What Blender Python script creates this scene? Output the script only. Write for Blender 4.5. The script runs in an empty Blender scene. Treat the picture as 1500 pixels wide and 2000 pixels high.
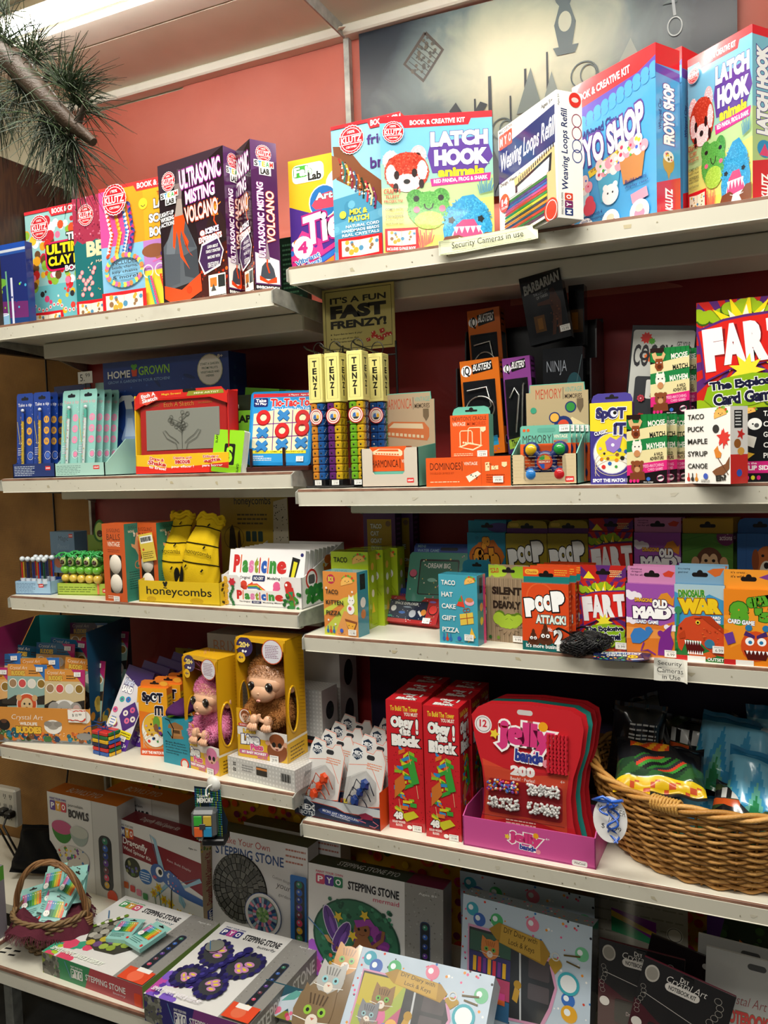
import bpy,math,random
import numpy as np
from mathutils import Matrix,Vector
PI = math.pi
SC = bpy.context.scene
COL = SC.collection
# ---------------------------------------------------------------- camera
YAW,PIT,ROL = [math.radians(a) for a in (25.113,3.737,-1.822)]
CP = np.array([.949,-1.903,1.48]); FPX = 1598.0
FW = np.array([-math.sin(YAW)*math.cos(PIT),math.cos(YAW)*math.cos(PIT),-math.sin(PIT)])
_R = np.array([math.cos(YAW),math.sin(YAW),0.]); _U = np.cross(_R,FW)
RT = _R*math.cos(ROL)+_U*math.sin(ROL); UP = -_R*math.sin(ROL)+_U*math.cos(ROL)
cd = bpy.data.cameras.new('camera'); cam = bpy.data.objects.new('camera',cd); COL.objects.link(cam)
cd.sensor_fit = 'VERTICAL'; cd.sensor_height = 36; cd.lens = 36*FPX/2000; cd.clip_start = .02
cam.matrix_world = Matrix(((RT[0],UP[0],-FW[0],CP[0]),(RT[1],UP[1],-FW[1],CP[1]),(RT[2],UP[2],-FW[2],CP[2]),(0,0,0,1)))
SC.camera = cam
# ---------------------------------------------------------------- light and exposure
SC.view_settings.view_transform = 'Standard'; SC.view_settings.look = 'None'
SC.view_settings.gamma = 1; SC.view_settings.use_curve_mapping = False
SC.view_settings.exposure = -.08
wd = bpy.data.worlds.new('room_ambient'); SC.world = wd; wd.use_nodes = True
wd.node_tree.nodes['Background'].inputs[0].default_value = (.95,.96,1,1)
wd.node_tree.nodes['Background'].inputs[1].default_value = .065
def area(name,loc,size,energy,col,rot=(0,0,0),spread=PI):
 l = bpy.data.lights.new(name,'AREA'); l.shape = 'RECTANGLE'; l.size,l.size_y = size
 l.energy = energy; l.color = col; l.spread = spread
 o = bpy.data.objects.new(name,l); COL.objects.link(o); o.location = loc; o.rotation_euler = rot
 return o
area('ceiling_lamp_light',(.2,-1.25,2.86),(2.2,.3),74,(1,.96,.87))
area('ceiling_lamp_light',(1.9,-1.6,2.86),(1.2,.3),16,(1,.96,.87),(0,0,PI/2))
area('ceiling_lamp_light',(.4,-3.2,2.86),(2.4,.3),36,(1,.96,.87))
SC.cycles.transparent_max_bounces = 24
# ---------------------------------------------------------------- pixel rays -> real points on the shelves
def ray(x,y): return FW+RT*(x-750)/FPX-UP*(y-1000)/FPX
def hz(x,y,z): d = ray(x,y); return CP+d*(z-CP[2])/d[2]
def hy(x,y,Y): d = ray(x,y); return CP+d*(Y-CP[1])/d[1]
def hx(x,y,X): d = ray(x,y); return CP+d*(X-CP[0])/d[0]
def pj(P): v = np.array(P,float)-CP; z = v@FW; return 750+FPX*(v@RT)/z,1000-FPX*(v@UP)/z
_hc = {}
def rgb(h):
 if not isinstance(h,str): return h
 if h not in _hc:
  s = ''.join(c*2 for c in h) if len(h) == 3 else h
  v = [int(s[i:i+2],16)/255 for i in (0,2,4)]
  _hc[h] = tuple(((c+.055)/1.055)**2.4 if c > .04 else c/12.92 for c in v)+(1,)
 return _hc[h]
 # ---------------------------------------------------------------- materials
MT = {}
def mat(name,rough=.4,metal=0,spec=.5,coat=0,bump=0,bscale=200,col=None,clear=None,rvar=0,sub=0):
 m = bpy.data.materials.new(name); m.use_nodes = True; nt = m.node_tree; N = nt.nodes; L = nt.links
 b = N['Principled BSDF']; b.inputs['Roughness'].default_value = rough; b.inputs['Metallic'].default_value = metal
 b.inputs['Specular IOR Level'].default_value = spec; b.inputs['Coat Weight'].default_value = coat
 if col is None:
  a = N.new('ShaderNodeVertexColor'); a.layer_name = 'Col'; L.new(a.outputs[0],b.inputs['Base Color'])
 else: b.inputs['Base Color'].default_value = rgb(col)
 if bump or rvar:
  tc = N.new('ShaderNodeTexCoord'); nz = N.new('ShaderNodeTexNoise'); nz.inputs['Scale'].default_value = bscale
  L.new(tc.outputs['Object'],nz.inputs['Vector'])
  if bump:
   bp = N.new('ShaderNodeBump'); bp.inputs['Strength'].default_value = bump; bp.inputs['Distance'].default_value = .002
   L.new(nz.outputs[0],bp.inputs['Height']); L.new(bp.outputs[0],b.inputs['Normal'])
  if rvar:
   mr = N.new('ShaderNodeMapRange'); mr.inputs[3].default_value = rough-rvar; mr.inputs[4].default_value = rough+rvar
   L.new(nz.outputs[0],mr.inputs[0]); L.new(mr.outputs[0],b.inputs['Roughness'])
 if clear is not None:
  for l in list(b.inputs['Base Color'].links): L.remove(l)
  b.inputs['Base Color'].default_value = (.02,.02,.02,1)
  tr = N.new('ShaderNodeBsdfTransparent'); mx = N.new('ShaderNodeMixShader'); lw = N.new('ShaderNodeLayerWeight')
  lw.inputs[0].default_value = .25; ad = N.new('ShaderNodeMath'); ad.operation = 'MULTIPLY_ADD'; ad.inputs[1].default_value = .35; ad.inputs[2].default_value = clear
  ad.use_clamp = True; tr.inputs[0].default_value = (.97,.97,.97,1)
  L.new(lw.outputs['Fresnel'],ad.inputs[0]); L.new(ad.outputs[0],mx.inputs[0])
  L.new(tr.outputs[0],mx.inputs[1]); L.new(b.outputs[0],mx.inputs[2]); L.new(mx.outputs[0],N['Material Output'].inputs[0])
 MT[name] = m; return m
mat('card',.38,spec=.45,rvar=.08,bscale=30)
mat('gloss',.16,spec=.6,coat=.3,rvar=.05,bscale=25)
mat('matte',.85,spec=.2,bump=.15,bscale=400)
mat('plastic',.3,spec=.5,rvar=.05,bscale=60)
mat('cloth',.95,spec=.1,bump=.5,bscale=700)
mat('metal',.3,metal=1,rvar=.1,bscale=90)
mat('enamel',.42,spec=.4,bump=.05,bscale=25,rvar=.1)
mat('wicker',.5,spec=.35,bump=.5,bscale=300)
mat('fur',.9,spec=.15)
mat('clear',.12,spec=.8,clear=.012)
mat('film',.12,spec=.8,clear=.02,bump=.25,bscale=30)
mat('foil',.22,spec=.7,coat=.4,bump=.5,bscale=28)
mat('foilx',.25,metal=1,bump=.6,bscale=28)
# ---------------------------------------------------------------- mesh builder
EPS = .00004
class M:
 def __init__(s): s.v = []; s.f = []; s.c = []; s.m = []; s.s = []; s.T = None
 def add(s,vs,fs,col,m='card',sm=False):
  n = len(s.v); vs = np.asarray(vs,float)
  if s.T is not None: vs = vs@s.T[:3,:3].T+s.T[:3,3]
  s.v.extend(map(tuple,vs)); c = rgb(col) if not isinstance(col,list) else None
  for i,f in enumerate(fs):
   s.f.append([n+k for k in f]); s.c.append(c if c else rgb(col[i])); s.m.append(m); s.s.append(sm)
 def box(s,a,b,col,m='card',ch=.0006):
  a = np.array(a,float); b = np.array(b,float); lo = np.minimum(a,b); hi = np.maximum(a,b)
  ch = min(ch,.3*float((hi-lo).min())); V = []; idx = {}
  for sx in (0,1):
   for sy in (0,1):
    for sz in (0,1):
     S = (sx,sy,sz)
     for ax in range(3):
      p = [0,0,0]
      for k in range(3):
       e = hi[k] if S[k] else lo[k]; d = -1 if S[k] else 1
       p[k] = e if k == ax else e+d*ch
      idx[S,ax] = len(V); V.append(p)
  F = []
  for ax in range(3):
   o1,o2 = [k for k in range(3) if k != ax]
   for sg in (0,1):
    q = []
    for u,w in ((0,0),(1,0),(1,1),(0,1)):
     S = [0,0,0]; S[ax] = sg; S[o1] = u; S[o2] = w; q.append(idx[tuple(S),ax])
    if (sg == 0) != (ax == 1): q = q[::-1]
    F.append(q)
  for ax in range(3):
   o1,o2 = [k for k in range(3) if k != ax]
   for u in (0,1):
    for w in (0,1):
     S0 = [0]*3; S1 = [0]*3; S0[o1] = S1[o1] = u; S0[o2] = S1[o2] = w; S1[ax] = 1
     F.append([idx[tuple(S0),o1],idx[tuple(S1),o1],idx[tuple(S1),o2],idx[tuple(S0),o2]])
  for k in range(8):
   S = (k & 1,k >> 1 & 1,k >> 2); F.append([idx[S,0],idx[S,1],idx[S,2]])
  s.add(V,F,col,m)
 def prism(s,pts,fr,th,col,m='card',back=None,side=None):
  """extruded outline; pts in canvas 0..100 coordinates of frame fr, thickness goes behind"""
  O,ux,vy,n = [np.array(q,float) for q in fr]; k = len(pts)
  P = [O+ux*x/100+vy*y/100 for x,y in pts]; Q = [p-n*th for p in P]
  s.add(P+Q,[list(range(k))[::-1],[k+i for i in range(k)]],[col,back or col],m)
  s.add(P+Q,[[i,(i+1) % k,k+(i+1) % k,k+i] for i in range(k)],side or col,m)
 def tube(s,pts,r,col,m='plastic',n=8,closed=False,caps=True):
  P = [np.array(p,float) for p in pts]; K = len(P); rr = r if hasattr(r,'__len__') else [r]*K; V = []; prev = None
  for i in range(K):
   a = P[(i-1) % K] if (closed or i) else P[0]; b = P[(i+1) % K] if (closed or i < K-1) else P[-1]
   t = b-a; t = t/(np.linalg.norm(t)+1e-12)
   if prev is None: prev = np.cross(t,(0,0,1) if abs(t[2]) < .9 else (1,0,0))
   u = prev-t*(prev@t); u /= np.linalg.norm(u)+1e-12; prev = u; w = np.cross(t,u)
   V += [P[i]+rr[i]*(u*math.cos(2*PI*j/n)+w*math.sin(2*PI*j/n)) for j in range(n)]
  F = [[i*n+j,i*n+(j+1) % n,((i+1) % K)*n+(j+1) % n,((i+1) % K)*n+j] for i in range(K if closed else K-1) for j in range(n)]
  s.add(V,F,col,m,True)
  if caps and not closed: s.add(V[:n]+V[-n:],[list(range(n))[::-1],list(range(n,2*n))],col,m)
 def ell(s,c,r,col,m='plastic',nu=16,nv=10,R=None):
  r = (r,r,r) if not hasattr(r,'__len__') else r; V = []
  for i in range(nv+1):
   t = PI*i/nv
   for j in range(nu):
    a = 2*PI*j/nu; V.append((r[0]*math.sin(t)*math.cos(a),r[1]*math.sin(t)*math.sin(a),r[2]*math.cos(t)))
  V = np.array(V)
  if R is not None: V = V@np.array(R).T
  F = [[i*nu+j,(i+1)*nu+j,(i+1)*nu+(j+1) % nu,i*nu+(j+1) % nu] for i in range(nv) for j in range(nu)]
  s.add(V+np.array(c),F,col,m,True)
 def lathe(s,prof,c,col,m='plastic',n=24,ax=None,sy=1.):
  V = []; c = np.array(c,float)
  for r,z in prof:
   for j in range(n):
    a = 2*PI*j/n; p = np.array((r*math.cos(a),sy*r*math.sin(a),z))
    V.append(p if ax is None else np.array(ax)@p)
  V = np.array(V)+c; K = len(prof)
  s.add(V,[[i*n+j,i*n+(j+1) % n,(i+1)*n+(j+1) % n,(i+1)*n+j] for i in range(K-1) for j in range(n)],col,m,True)
 def build(s,name,parent=None,label=None,kind=None):
  me = bpy.data.meshes.new(name); me.from_pydata(s.v,[],s.f)
  ms = sorted(set(s.m)); ix = {k: i for i,k in enumerate(ms)}
  for k in ms: me.materials.append(MT[k])
  me.polygons.foreach_set('material_index',[ix[k] for k in s.m]); me.polygons.foreach_set('use_smooth',s.s)
  at = me.color_attributes.new('Col','FLOAT_COLOR','CORNER')
  at.data.foreach_set('color',np.repeat(np.array(s.c,np.float32),[len(f) for f in s.f],axis=0).ravel())
  me.update()
  o = bpy.data.objects.new(name,me); COL.objects.link(o)
  if parent is not None: o.parent = parent
  if label: o['label'] = label
  if kind: o['kind'] = kind
  return o
  # ---------------------------------------------------------------- lettering
_gl = {}
def glyph(txt,off):
 k = (txt,round(off,3))
 if k not in _gl:
  c = bpy.data.curves.new('t','FONT'); c.body = txt; c.size = 1; c.offset = off; c.resolution_u = 3 if len(txt) < 14 else 2
  c.dimensions = '2D'; c.fill_mode = 'BOTH'
  o = bpy.data.objects.new('t',c); COL.objects.link(o); dg = bpy.context.evaluated_depsgraph_get()
  me = bpy.data.meshes.new_from_object(o.evaluated_get(dg)); v = np.empty(len(me.vertices)*3); me.vertices.foreach_get('co',v)
  f = [list(p.vertices) for p in me.polygons]
  bpy.data.objects.remove(o); bpy.data.curves.remove(c); bpy.data.meshes.remove(me)
  _gl[k] = (v.reshape(-1,3)[:,:2],f)
 return _gl[k]
class CV:
 """print on one face of a pack; x, y run 0..100 from the top left corner of the face"""
 def __init__(s,m,fr,mt='card',lay=1):
  s.M = m; s.O,s.ux,s.vy,s.n = [np.array(q,float) for q in fr]; s.W = np.linalg.norm(s.ux); s.H = np.linalg.norm(s.vy)
  s.mt = mt; s.lay = lay; s.clip = None; s.px = s.ux/s.W; s.py = s.vy/s.H
 def sub(s,x0,y0,x1,y1):
  c = CV(s.M,(s.O+s.ux*x0/100+s.vy*y0/100,s.ux*(x1-x0)/100,s.vy*(y1-y0)/100,s.n),s.mt,s.lay); return c
 def raw(s,P,F,col,mt=None,st=0):  # P in metres from the top left corner; print is trimmed at the face's edges
  P = np.asarray(P,float); x0,y0,x1,y1 = s.clip or (0,0,s.W,s.H)
  if (P[:,0].min() < x0-1e-5 or P[:,1].min() < y0-1e-5 or P[:,0].max() > x1+1e-5 or P[:,1].max() > y1+1e-5):
   NP = []; NF = []; NC = []
   for k,f in enumerate(F):
    q = [tuple(P[i]) for i in f]
    for ax,lim,sg in ((0,x0,1),(0,x1,-1),(1,y0,1),(1,y1,-1)):
     r = []
     for i in range(len(q)):
      a,b = q[i-1],q[i]; da,db = sg*(a[ax]-lim),sg*(b[ax]-lim)
      if (da < 0) != (db < 0): t = da/(da-db); r.append((a[0]+(b[0]-a[0])*t,a[1]+(b[1]-a[1])*t))
      if db >= 0: r.append(b)
     q = r
     if len(q) < 3: break
    if len(q) >= 3: n = len(NP); NP += q; NF.append(list(range(n,n+len(q)))); NC.append(col[k] if isinstance(col,list) else col)
   if not NP: return s
   P,F = np.array(NP),NF; col = NC if isinstance(col,list) else col
  off = np.full(len(P),s.lay*EPS)
  if st:
   for k,f in enumerate(F): off[f] += (k % 12)*.000004
   s.lay += 1
  V = s.O+P[:,:1]*s.px+P[:,1:]*s.py+s.n*off[:,None]
  s.M.add(V,F,col,mt or s.mt); s.lay += 1; return s
 def p(s,pts,col,mt=None):
  return s.raw([(x*s.W/100,y*s.H/100) for x,y in pts],[list(range(len(pts)))[::-1]],col,mt)
 def r(s,x0,y0,x1,y1,col,mt=None): return s.p([(x0,y0),(x1,y0),(x1,y1),(x0,y1)],col,mt)
 def e(s,cx,cy,rx,ry=None,col='fff',n=20,a=0,mt=None):
 # rx in percent of width, ry percent of height; ry None = round
  rx = rx*s.W/100; ry = rx if ry is None else ry*s.H/100; cx *= s.W/100; cy *= s.H/100; P = []
  for i in range(n):
   t = 2*PI*i/n; x = rx*math.cos(t); y = ry*math.sin(t); P.append((cx+x*math.cos(a)-y*math.sin(a),cy+x*math.sin(a)+y*math.cos(a)))
  return s.raw(P,[list(range(n))[::-1]],col,mt)
 def rr(s,x0,y0,x1,y1,col,q=.2,mt=None):
  W = (x1-x0)*s.W/100; H = (y1-y0)*s.H/100; r = q*min(W,H); X = x0*s.W/100; Y = y0*s.H/100; P = []
  for cx,cy,a0 in ((W-r,r,-PI/2),(W-r,H-r,0),(r,H-r,PI/2),(r,r,PI)):
   for i in range(5): a = a0+i*PI/8; P.append((X+cx+r*math.cos(a),Y+cy+r*math.sin(a)))
  return s.raw(P,[list(range(20))[::-1]],col,mt)
 def ring(s,cx,cy,rx,w,col,ry=None,n=24):
  rx = rx*s.W/100; ry = rx if ry is None else ry*s.H/100; w = w*s.W/100; cx *= s.W/100; cy *= s.H/100
  P = []; F = []
  for i in range(n):
   t = 2*PI*i/n; c,q = math.cos(t),math.sin(t); P += [(cx+rx*c,cy+ry*q),(cx+(rx-w)*c,cy+(ry-w)*q)]; j = (i+1) % n
   F.append([2*i,2*i+1,2*j+1,2*j])
  return s.raw(P,F,col)
 def burst(s,cx,cy,r1,r2,n,col,a=0):
  W = s.W/100; P = []
  for i in range(2*n):
   t = PI*i/n+a; r = (r1 if i % 2 == 0 else r2)*W; P.append((cx*W+r*math.cos(t),cy*s.H/100+r*math.sin(t)))
  return s.raw(P,[list(range(2*n))[::-1]],col)
 def l(s,pts,w,col):
  w = w*s.W/200; A = [np.array((x*s.W/100,y*s.H/100)) for x,y in pts]; P = []; F = []; K = len(A)
  for i in range(K):
   t = A[min(i+1,K-1)]-A[max(i-1,0)]; t /= np.linalg.norm(t)+1e-9; nn = np.array((-t[1],t[0])); P += [A[i]+nn*w,A[i]-nn*w]
   if i < K-1: F.append([2*i,2*i+2,2*i+3,2*i+1])
  return s.raw(P,F,col)
 def t(s,txt,x0,y0,x1,y1,col,b=.012,o=None,ow=.035,rot=0,sh=0,arc=0,mt=None):
  if txt in ('I','!','i','l'): d = (x1-x0)*.33; x0 += d; x1 -= d
  X0,X1,Y0,Y1 = x0*s.W/100,x1*s.W/100,y0*s.H/100,y1*s.H/100; cx,cy = (X0+X1)/2,(Y0+Y1)/2; w,h = X1-X0,Y1-Y0
  if abs(rot) > 45 and abs(rot) < 135: w,h = h,w
  base,_ = glyph(txt,b)
  if len(base) == 0: return s
  lo,hi = base.min(0),base.max(0); sz = hi-lo; a = math.radians(rot)
  def put(v,f,c):
   q = (v-lo)/np.where(sz < 1e-6,1,sz); x = (q[:,0]-.5)*w; y = (.5-q[:,1])*h
   if sh: x = x-y*sh
   if arc: y = y+arc*h*(q[:,0]-.5)**2*4
   P = np.stack([cx+x*math.cos(a)-y*math.sin(a),cy+x*math.sin(a)+y*math.cos(a)],1); s.raw(P,f,c,mt)
  if o is not None: v,f = glyph(txt,b+ow); put(v,f,o)
  v,f = glyph(txt,b); put(v,f,col); return s
 def dots(s,n,x0,y0,x1,y1,r0,r1,cols,seed=1,k=9):
  R = random.Random(seed); P = []; F = []; C = []
  for i in range(n):
   cx = R.uniform(x0,x1)*s.W/100; cy = R.uniform(y0,y1)*s.H/100; r = R.uniform(r0,r1)*s.W/100; b = len(P)
   P += [(cx+r*math.cos(2*PI*j/k),cy+r*math.sin(2*PI*j/k)) for j in range(k)]; F.append([b+j for j in range(k)][::-1]); C.append(R.choice(cols))
  return s.raw(P,F,C,None,1)
 def ln(s,x0,y0,x1,n,dy,col,h=.4,seed=3):  # rows of print too small to read
  R = random.Random(seed); P = []; F = []
  for i in range(n):
   x = x0; y = y0+i*dy; e = x1-(x1-x0)*R.uniform(0,.2)
   while x < e:
    w = min(R.uniform(.06,.16)*(x1-x0),e-x); b = len(P)
    P += [(x*s.W/100,y*s.H/100),((x+w)*s.W/100,y*s.H/100),((x+w)*s.W/100,(y+dy*h)*s.H/100),(x*s.W/100,(y+dy*h)*s.H/100)]
    F.append([b+3,b+2,b+1,b]); x += w+.025*(x1-x0)
  return s.raw(P,F,col)
def frames(W,H,D):
 return {'f': ((0,0,H),(W,0,0),(0,0,-H),(0,-1,0)),'r': ((W,0,H),(0,D,0),(0,0,-H),(1,0,0)),
'l': ((0,D,H),(0,-D,0),(0,0,-H),(-1,0,0)),'t': ((0,D,H),(W,0,0),(0,-D,0),(0,0,1))}
 # ---------------------------------------------------------------- things
def tag(o,label,cat,group=None):
 o['label'] = label; o['category'] = cat
 if group: o['group'] = group
 return o
def empty(name,label,cat,loc,rz=0,group=None,rx=0,ry=0):
 o = bpy.data.objects.new(name,None); COL.objects.link(o); o.location = loc; o.rotation_euler = (rx,ry,rz); o.empty_display_size = .03
 return tag(o,label,cat,group)
class Th:
 def __init__(s,o,W,H,D): s.o = o; s.W = W; s.H = H; s.D = D; s.fr = frames(W,H,D)
SHZ = {'1L': 1.852,'1R': 1.903,'2L': 1.458,'2R': 1.418,'3L': 1.14,'3R': 1.09,'4L': .742,'4R': .676,'5': .224}
SHD = {'1L': .388,'1R': .339,'2L': .338,'2R': .337,'3L': .334,'3R': .333,'4L': .386,'4R': .372,'5': .52}
def solve_h(P,rz,lean,yt):
 d = np.array((-math.sin(rz)*math.sin(lean),math.cos(rz)*math.sin(lean),math.cos(lean))); lo,hi = 0,1.
 for _ in range(40):
  m = (lo+hi)/2
  if pj(P+d*m)[1] > yt: lo = m
  else: hi = m
 return lo
def place(s,L,R,yt,YL=None,YR=None,lean=0,z0=0,H=None,D=0,ytr=None):
 """front bottom corners L, R and the top's row -> base point, turn about z, width, height"""
 z = (SHZ.get(s,0) if isinstance(s,str) else s)+z0
 if s == 'px': z = hy(*L,YL)[2]
 A = hz(*L,z) if YL is None else hy(*L,YL); B = hz(*R,z) if YR is None and YL is None else hy(*R,YL if YR is None else YR)
 if ytr is not None and YL is not None:  # the top right corner's row settles how far the pack is turned
  A[2] = z; h = H or solve_h(A,0,0,yt); best = None
  for k in range(-120,121):
   Q = hy(*R,YL+k*.002); Q[2] = z+h; e = abs(pj(Q)[1]-ytr)
   if best is None or e < best[0]: best = (e,Q)
  B = best[1]
 A[2] = B[2] = z; v = B-A; rz = math.atan2(v[1],v[0]); W = float(np.hypot(v[0],v[1])); ln = math.radians(lean)
 A = A+np.array((0,0,D*math.sin(abs(ln))))
 return A,rz,W,(H or solve_h(A,rz,ln,yt)),ln
def box(name,label,cat,s,L,R,yt,D,art=None,side=None,left=None,top=None,col='eee',sc=None,m='card',group=None,
YL=None,YR=None,lean=0,z0=0,H=None,tab=None,st=None,ch=.0008,roll=0,ytr=None):
 A,rz,W,H,ln = place(s,L,R,yt,YL,YR,lean,z0,H,D,ytr)
 o,= [mkbox(name,W,H,D,art,side,left,top,col,sc,m,tab,st,ch)]
 o.location = A; o.rotation_euler = (-ln,math.radians(roll),rz); tag(o,label,cat,group)
 return Th(o,W,H,D)
def mkbox(name,W,H,D,art=None,side=None,left=None,top=None,col='eee',sc=None,m='card',tab=None,st=None,ch=.0008):
 b = M(); b.box((0,0,0),(W,D,H),sc or col,m,ch); fr = frames(W,H,D)
 if sc: CV(b,fr['f'],m,.6).r(.3,.2,99.7,99.8,col)
 for k,a in (('f',art),('r',side),('l',left),('t',top)):
  if a: a(CV(b,fr[k],m))
 o = b.build(name)
 if tab:  # hanging tab with its slot: (colour, height, art)
  t = M(); th = tab[1]; f2 = ((0,D*.45,H+th),(W,0,0),(0,0,-th),(0,-1,0))
  q = min(.2*W,.012)/W*100; qy = min(.2*W,.012)/th*100
  t.prism([(1,100),(1,qy),(1+q*.3,qy*.3),(1+q,0),(99-q,0),(99-q*.3,qy*.3),(99,qy),(99,100)],f2,.0008,tab[0],m)
  c = CV(t,f2,m)
  if len(tab) > 2 and tab[2]: tab[2](c)
  c.rr(34,38,66,62,'1a1412',.5).e(50,38,6,None,'1a1412',10); t.build('hang_tab',o)
 if st: sticker(o,fr['f'],*st)
 return o
def sticker(par,fr,x,y,txt='9.99',w=.021,h=.013):
 b = M(); O,ux,vy,n = [np.array(q,float) for q in fr]; W = np.linalg.norm(ux); Hh = np.linalg.norm(vy)
 O2 = O+ux*x/100+vy*y/100+n*.0028; f2 = (O2,ux/W*w,vy/Hh*h,n); b.prism([(0,0),(100,0),(100,100),(0,100)],f2,.0002,'f2f0ea')
 c = CV(b,f2); c.ln(12,14,88,1,30,'aaa').t(txt,22,42,84,82,'555',0); return b.build('price_sticker',par)
def dup(t,off=(0,0,0),label=None,loc=None,rz=None,local=True,group=None,name=None):
 """copy of a thing with its parts and sub-parts; off is in the thing's own turned axes"""
 src = t.o if isinstance(t,Th) else t
 def cp(o,par=None):
  c = o.copy(); COL.objects.link(c)
  if par is not None: c.parent = par
  for k in [q for q in kids.get(o.name,[])]: cp(k,c)
  return c
 kids = {}
 def walk(o):
  kids[o.name] = list(o.children)
  for k in o.children: walk(k)
 walk(src); c = cp(src)
 if rz is not None: c.rotation_euler.z = rz
 if loc is None:
  a = c.rotation_euler.z; x,y,z = off
  loc = Vector(src.location)+Vector((x*math.cos(a)-y*math.sin(a),x*math.sin(a)+y*math.cos(a),z)) if local else Vector(src.location)+Vector(off)
 c.location = loc
 if label: c['label'] = label
 if group: c['group'] = group
 return Th(c,t.W,t.H,t.D) if isinstance(t,Th) else c
ORD = ['front','second','third','fourth','fifth','sixth','seventh','eighth','ninth','tenth']
def row(t,n,off,lab,group=None,jit=0):
 """n more copies behind the front one; lab has one {} for the ordinal word"""
 R = random.Random(len(lab)); out = []
 if group: t.o['group'] = group
 for i in range(1,n+1):
  out.append(dup(t,(off[0]*i+R.uniform(-jit,jit),off[1]*i,off[2]*i),lab.format(ORD[i])))
 return out
def struct(name,b): o = b.build(name); o['kind'] = 'structure'; return o
# ================================================================ the setting
def pmat(name,build,rough=.7,bump=None):
 m = bpy.data.materials.new(name); m.use_nodes = True; nt = m.node_tree; N = nt.nodes; L = nt.links; b = N['Principled BSDF']
 b.inputs['Roughness'].default_value = rough; tc = N.new('ShaderNodeTexCoord')
 build(N,L,b,tc.outputs['Object']); MT[name] = m; return m
def ramp(N,L,src,stops):
 r = N.new('ShaderNodeValToRGB'); e = r.color_ramp.elements
 while len(e) < len(stops): e.new(.5)
 for q,(p,c) in zip(e,stops): q.position = p; q.color = rgb(c)
 L.new(src,r.inputs[0]); return r.outputs[0]
def noise(N,L,v,sc,det=3,dist=0):
 n = N.new('ShaderNodeTexNoise'); n.inputs['Scale'].default_value = sc; n.inputs['Detail'].default_value = det; n.inputs['Distortion'].default_value = dist
 L.new(v,n.inputs['Vector']); return n.outputs[0]
def bump(N,L,b,h,st=.4,d=.01):
 q = N.new('ShaderNodeBump'); q.inputs['Strength'].default_value = st; q.inputs['Distance'].default_value = d; L.new(h,q.inputs['Height']); L.new(q.outputs[0],b.inputs['Normal'])
def m_paper(c1,c2):
 def f(N,L,b,v):
  L.new(ramp(N,L,noise(N,L,v,5,6),[(.3,c1),(.7,c2)]),b.inputs['Base Color']); bump(N,L,b,noise(N,L,v,3.5,4,.5),.6,.02)
 return f
pmat('salmon_paper',m_paper('b85c4a','c06654'),.5)
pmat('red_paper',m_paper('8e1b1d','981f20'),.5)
pmat('purple_paper',m_paper('1d1230','241838'),.6)
def m_burlap(N,L,b,v):
 w = N.new('ShaderNodeTexWave'); w.bands_direction = 'Z'; w.inputs['Scale'].default_value = 130; w.inputs['Distortion'].default_value = 2.5
 w2 = N.new('ShaderNodeTexWave'); w2.bands_direction = 'X'; w2.inputs['Scale'].default_value = 110; w2.inputs['Distortion'].default_value = 2.5
 L.new(v,w.inputs[0]); L.new(v,w2.inputs[0]); mu = N.new('ShaderNodeMath'); mu.operation = 'ADD'; L.new(w.outputs[1],mu.inputs[0]); L.new(w2.outputs[1],mu.inputs[1])
 n = noise(N,L,v,6,5); m2 = N.new('ShaderNodeMath'); m2.operation = 'MULTIPLY_ADD'; m2.inputs[1].default_value = .22; L.new(mu.outputs[0],m2.inputs[0]); L.new(n,m2.inputs[2])
 L.new(ramp(N,L,m2.outputs[0],[(.3,'4c3116'),(.62,'7d5829'),(.95,'9a7038')]),b.inputs['Base Color']); bump(N,L,b,mu.outputs[0],.5,.002)
pmat('burlap',m_burlap,.9)
def m_wood(N,L,b,v):
 w = N.new('ShaderNodeTexWave'); w.bands_direction = 'Z'; w.inputs['Scale'].default_value = 1.2; w.inputs['Distortion'].default_value = 9; w.inputs['Detail Scale'].default_value = 3
 mp = N.new('ShaderNodeMapping'); mp.inputs['Scale'].default_value = (1,30,2); L.new(v,mp.inputs[0]); L.new(mp.outputs[0],w.inputs[0])
 L.new(ramp(N,L,w.outputs[1],[(0,'1d130a'),(1,'33220f')]),b.inputs['Base Color'])
pmat('dark_wood',m_wood,.5)
def m_shelf(N,L,b,v):
 L.new(ramp(N,L,noise(N,L,v,14,6),[(.2,'cdc8b8'),(.4,'d9d5c5'),(.8,'dcd8c8')]),b.inputs['Base Color'])
pmat('shelf_white',m_shelf,.4)
def m_edge(N,L,b,v):
 L.new(ramp(N,L,noise(N,L,v,30,4),[(.3,'6f4b3c'),(.7,'96705c')]),b.inputs['Base Color'])
pmat('shelf_edge',m_edge,.45)
def m_plaster(c1,c2):
 def f(N,L,b,v): L.new(ramp(N,L,noise(N,L,v,8,5),[(.3,c1),(.7,c2)]),b.inputs['Base Color'])
 return f
pmat('cream',m_plaster('e2d8bd','ebe2c9'),.6)
pmat('floor_dark',m_plaster('2c2f30','4a4c4c'),.6)
def m_steel(N,L,b,v):
 L.new(ramp(N,L,noise(N,L,v,40,3),[(.3,'8f9089'),(.7,'b5b5ac')]),b.inputs['Base Color']); b.inputs['Metallic'].default_value = .35
pmat('grey_steel',m_steel,.45)
def m_canopy(N,L,b,v):
 L.new(ramp(N,L,noise(N,L,v,6,5),[(.3,'cfc6ae'),(.75,'dad2bd')]),b.inputs['Base Color'])
pmat('canopy_cream',m_canopy,.5)
XL,XR = -.945,1.25
b = M(); b.box((-2.2,-5,-.1),(3,.3,0),'fff','floor_dark'); struct('floor',b)
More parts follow.
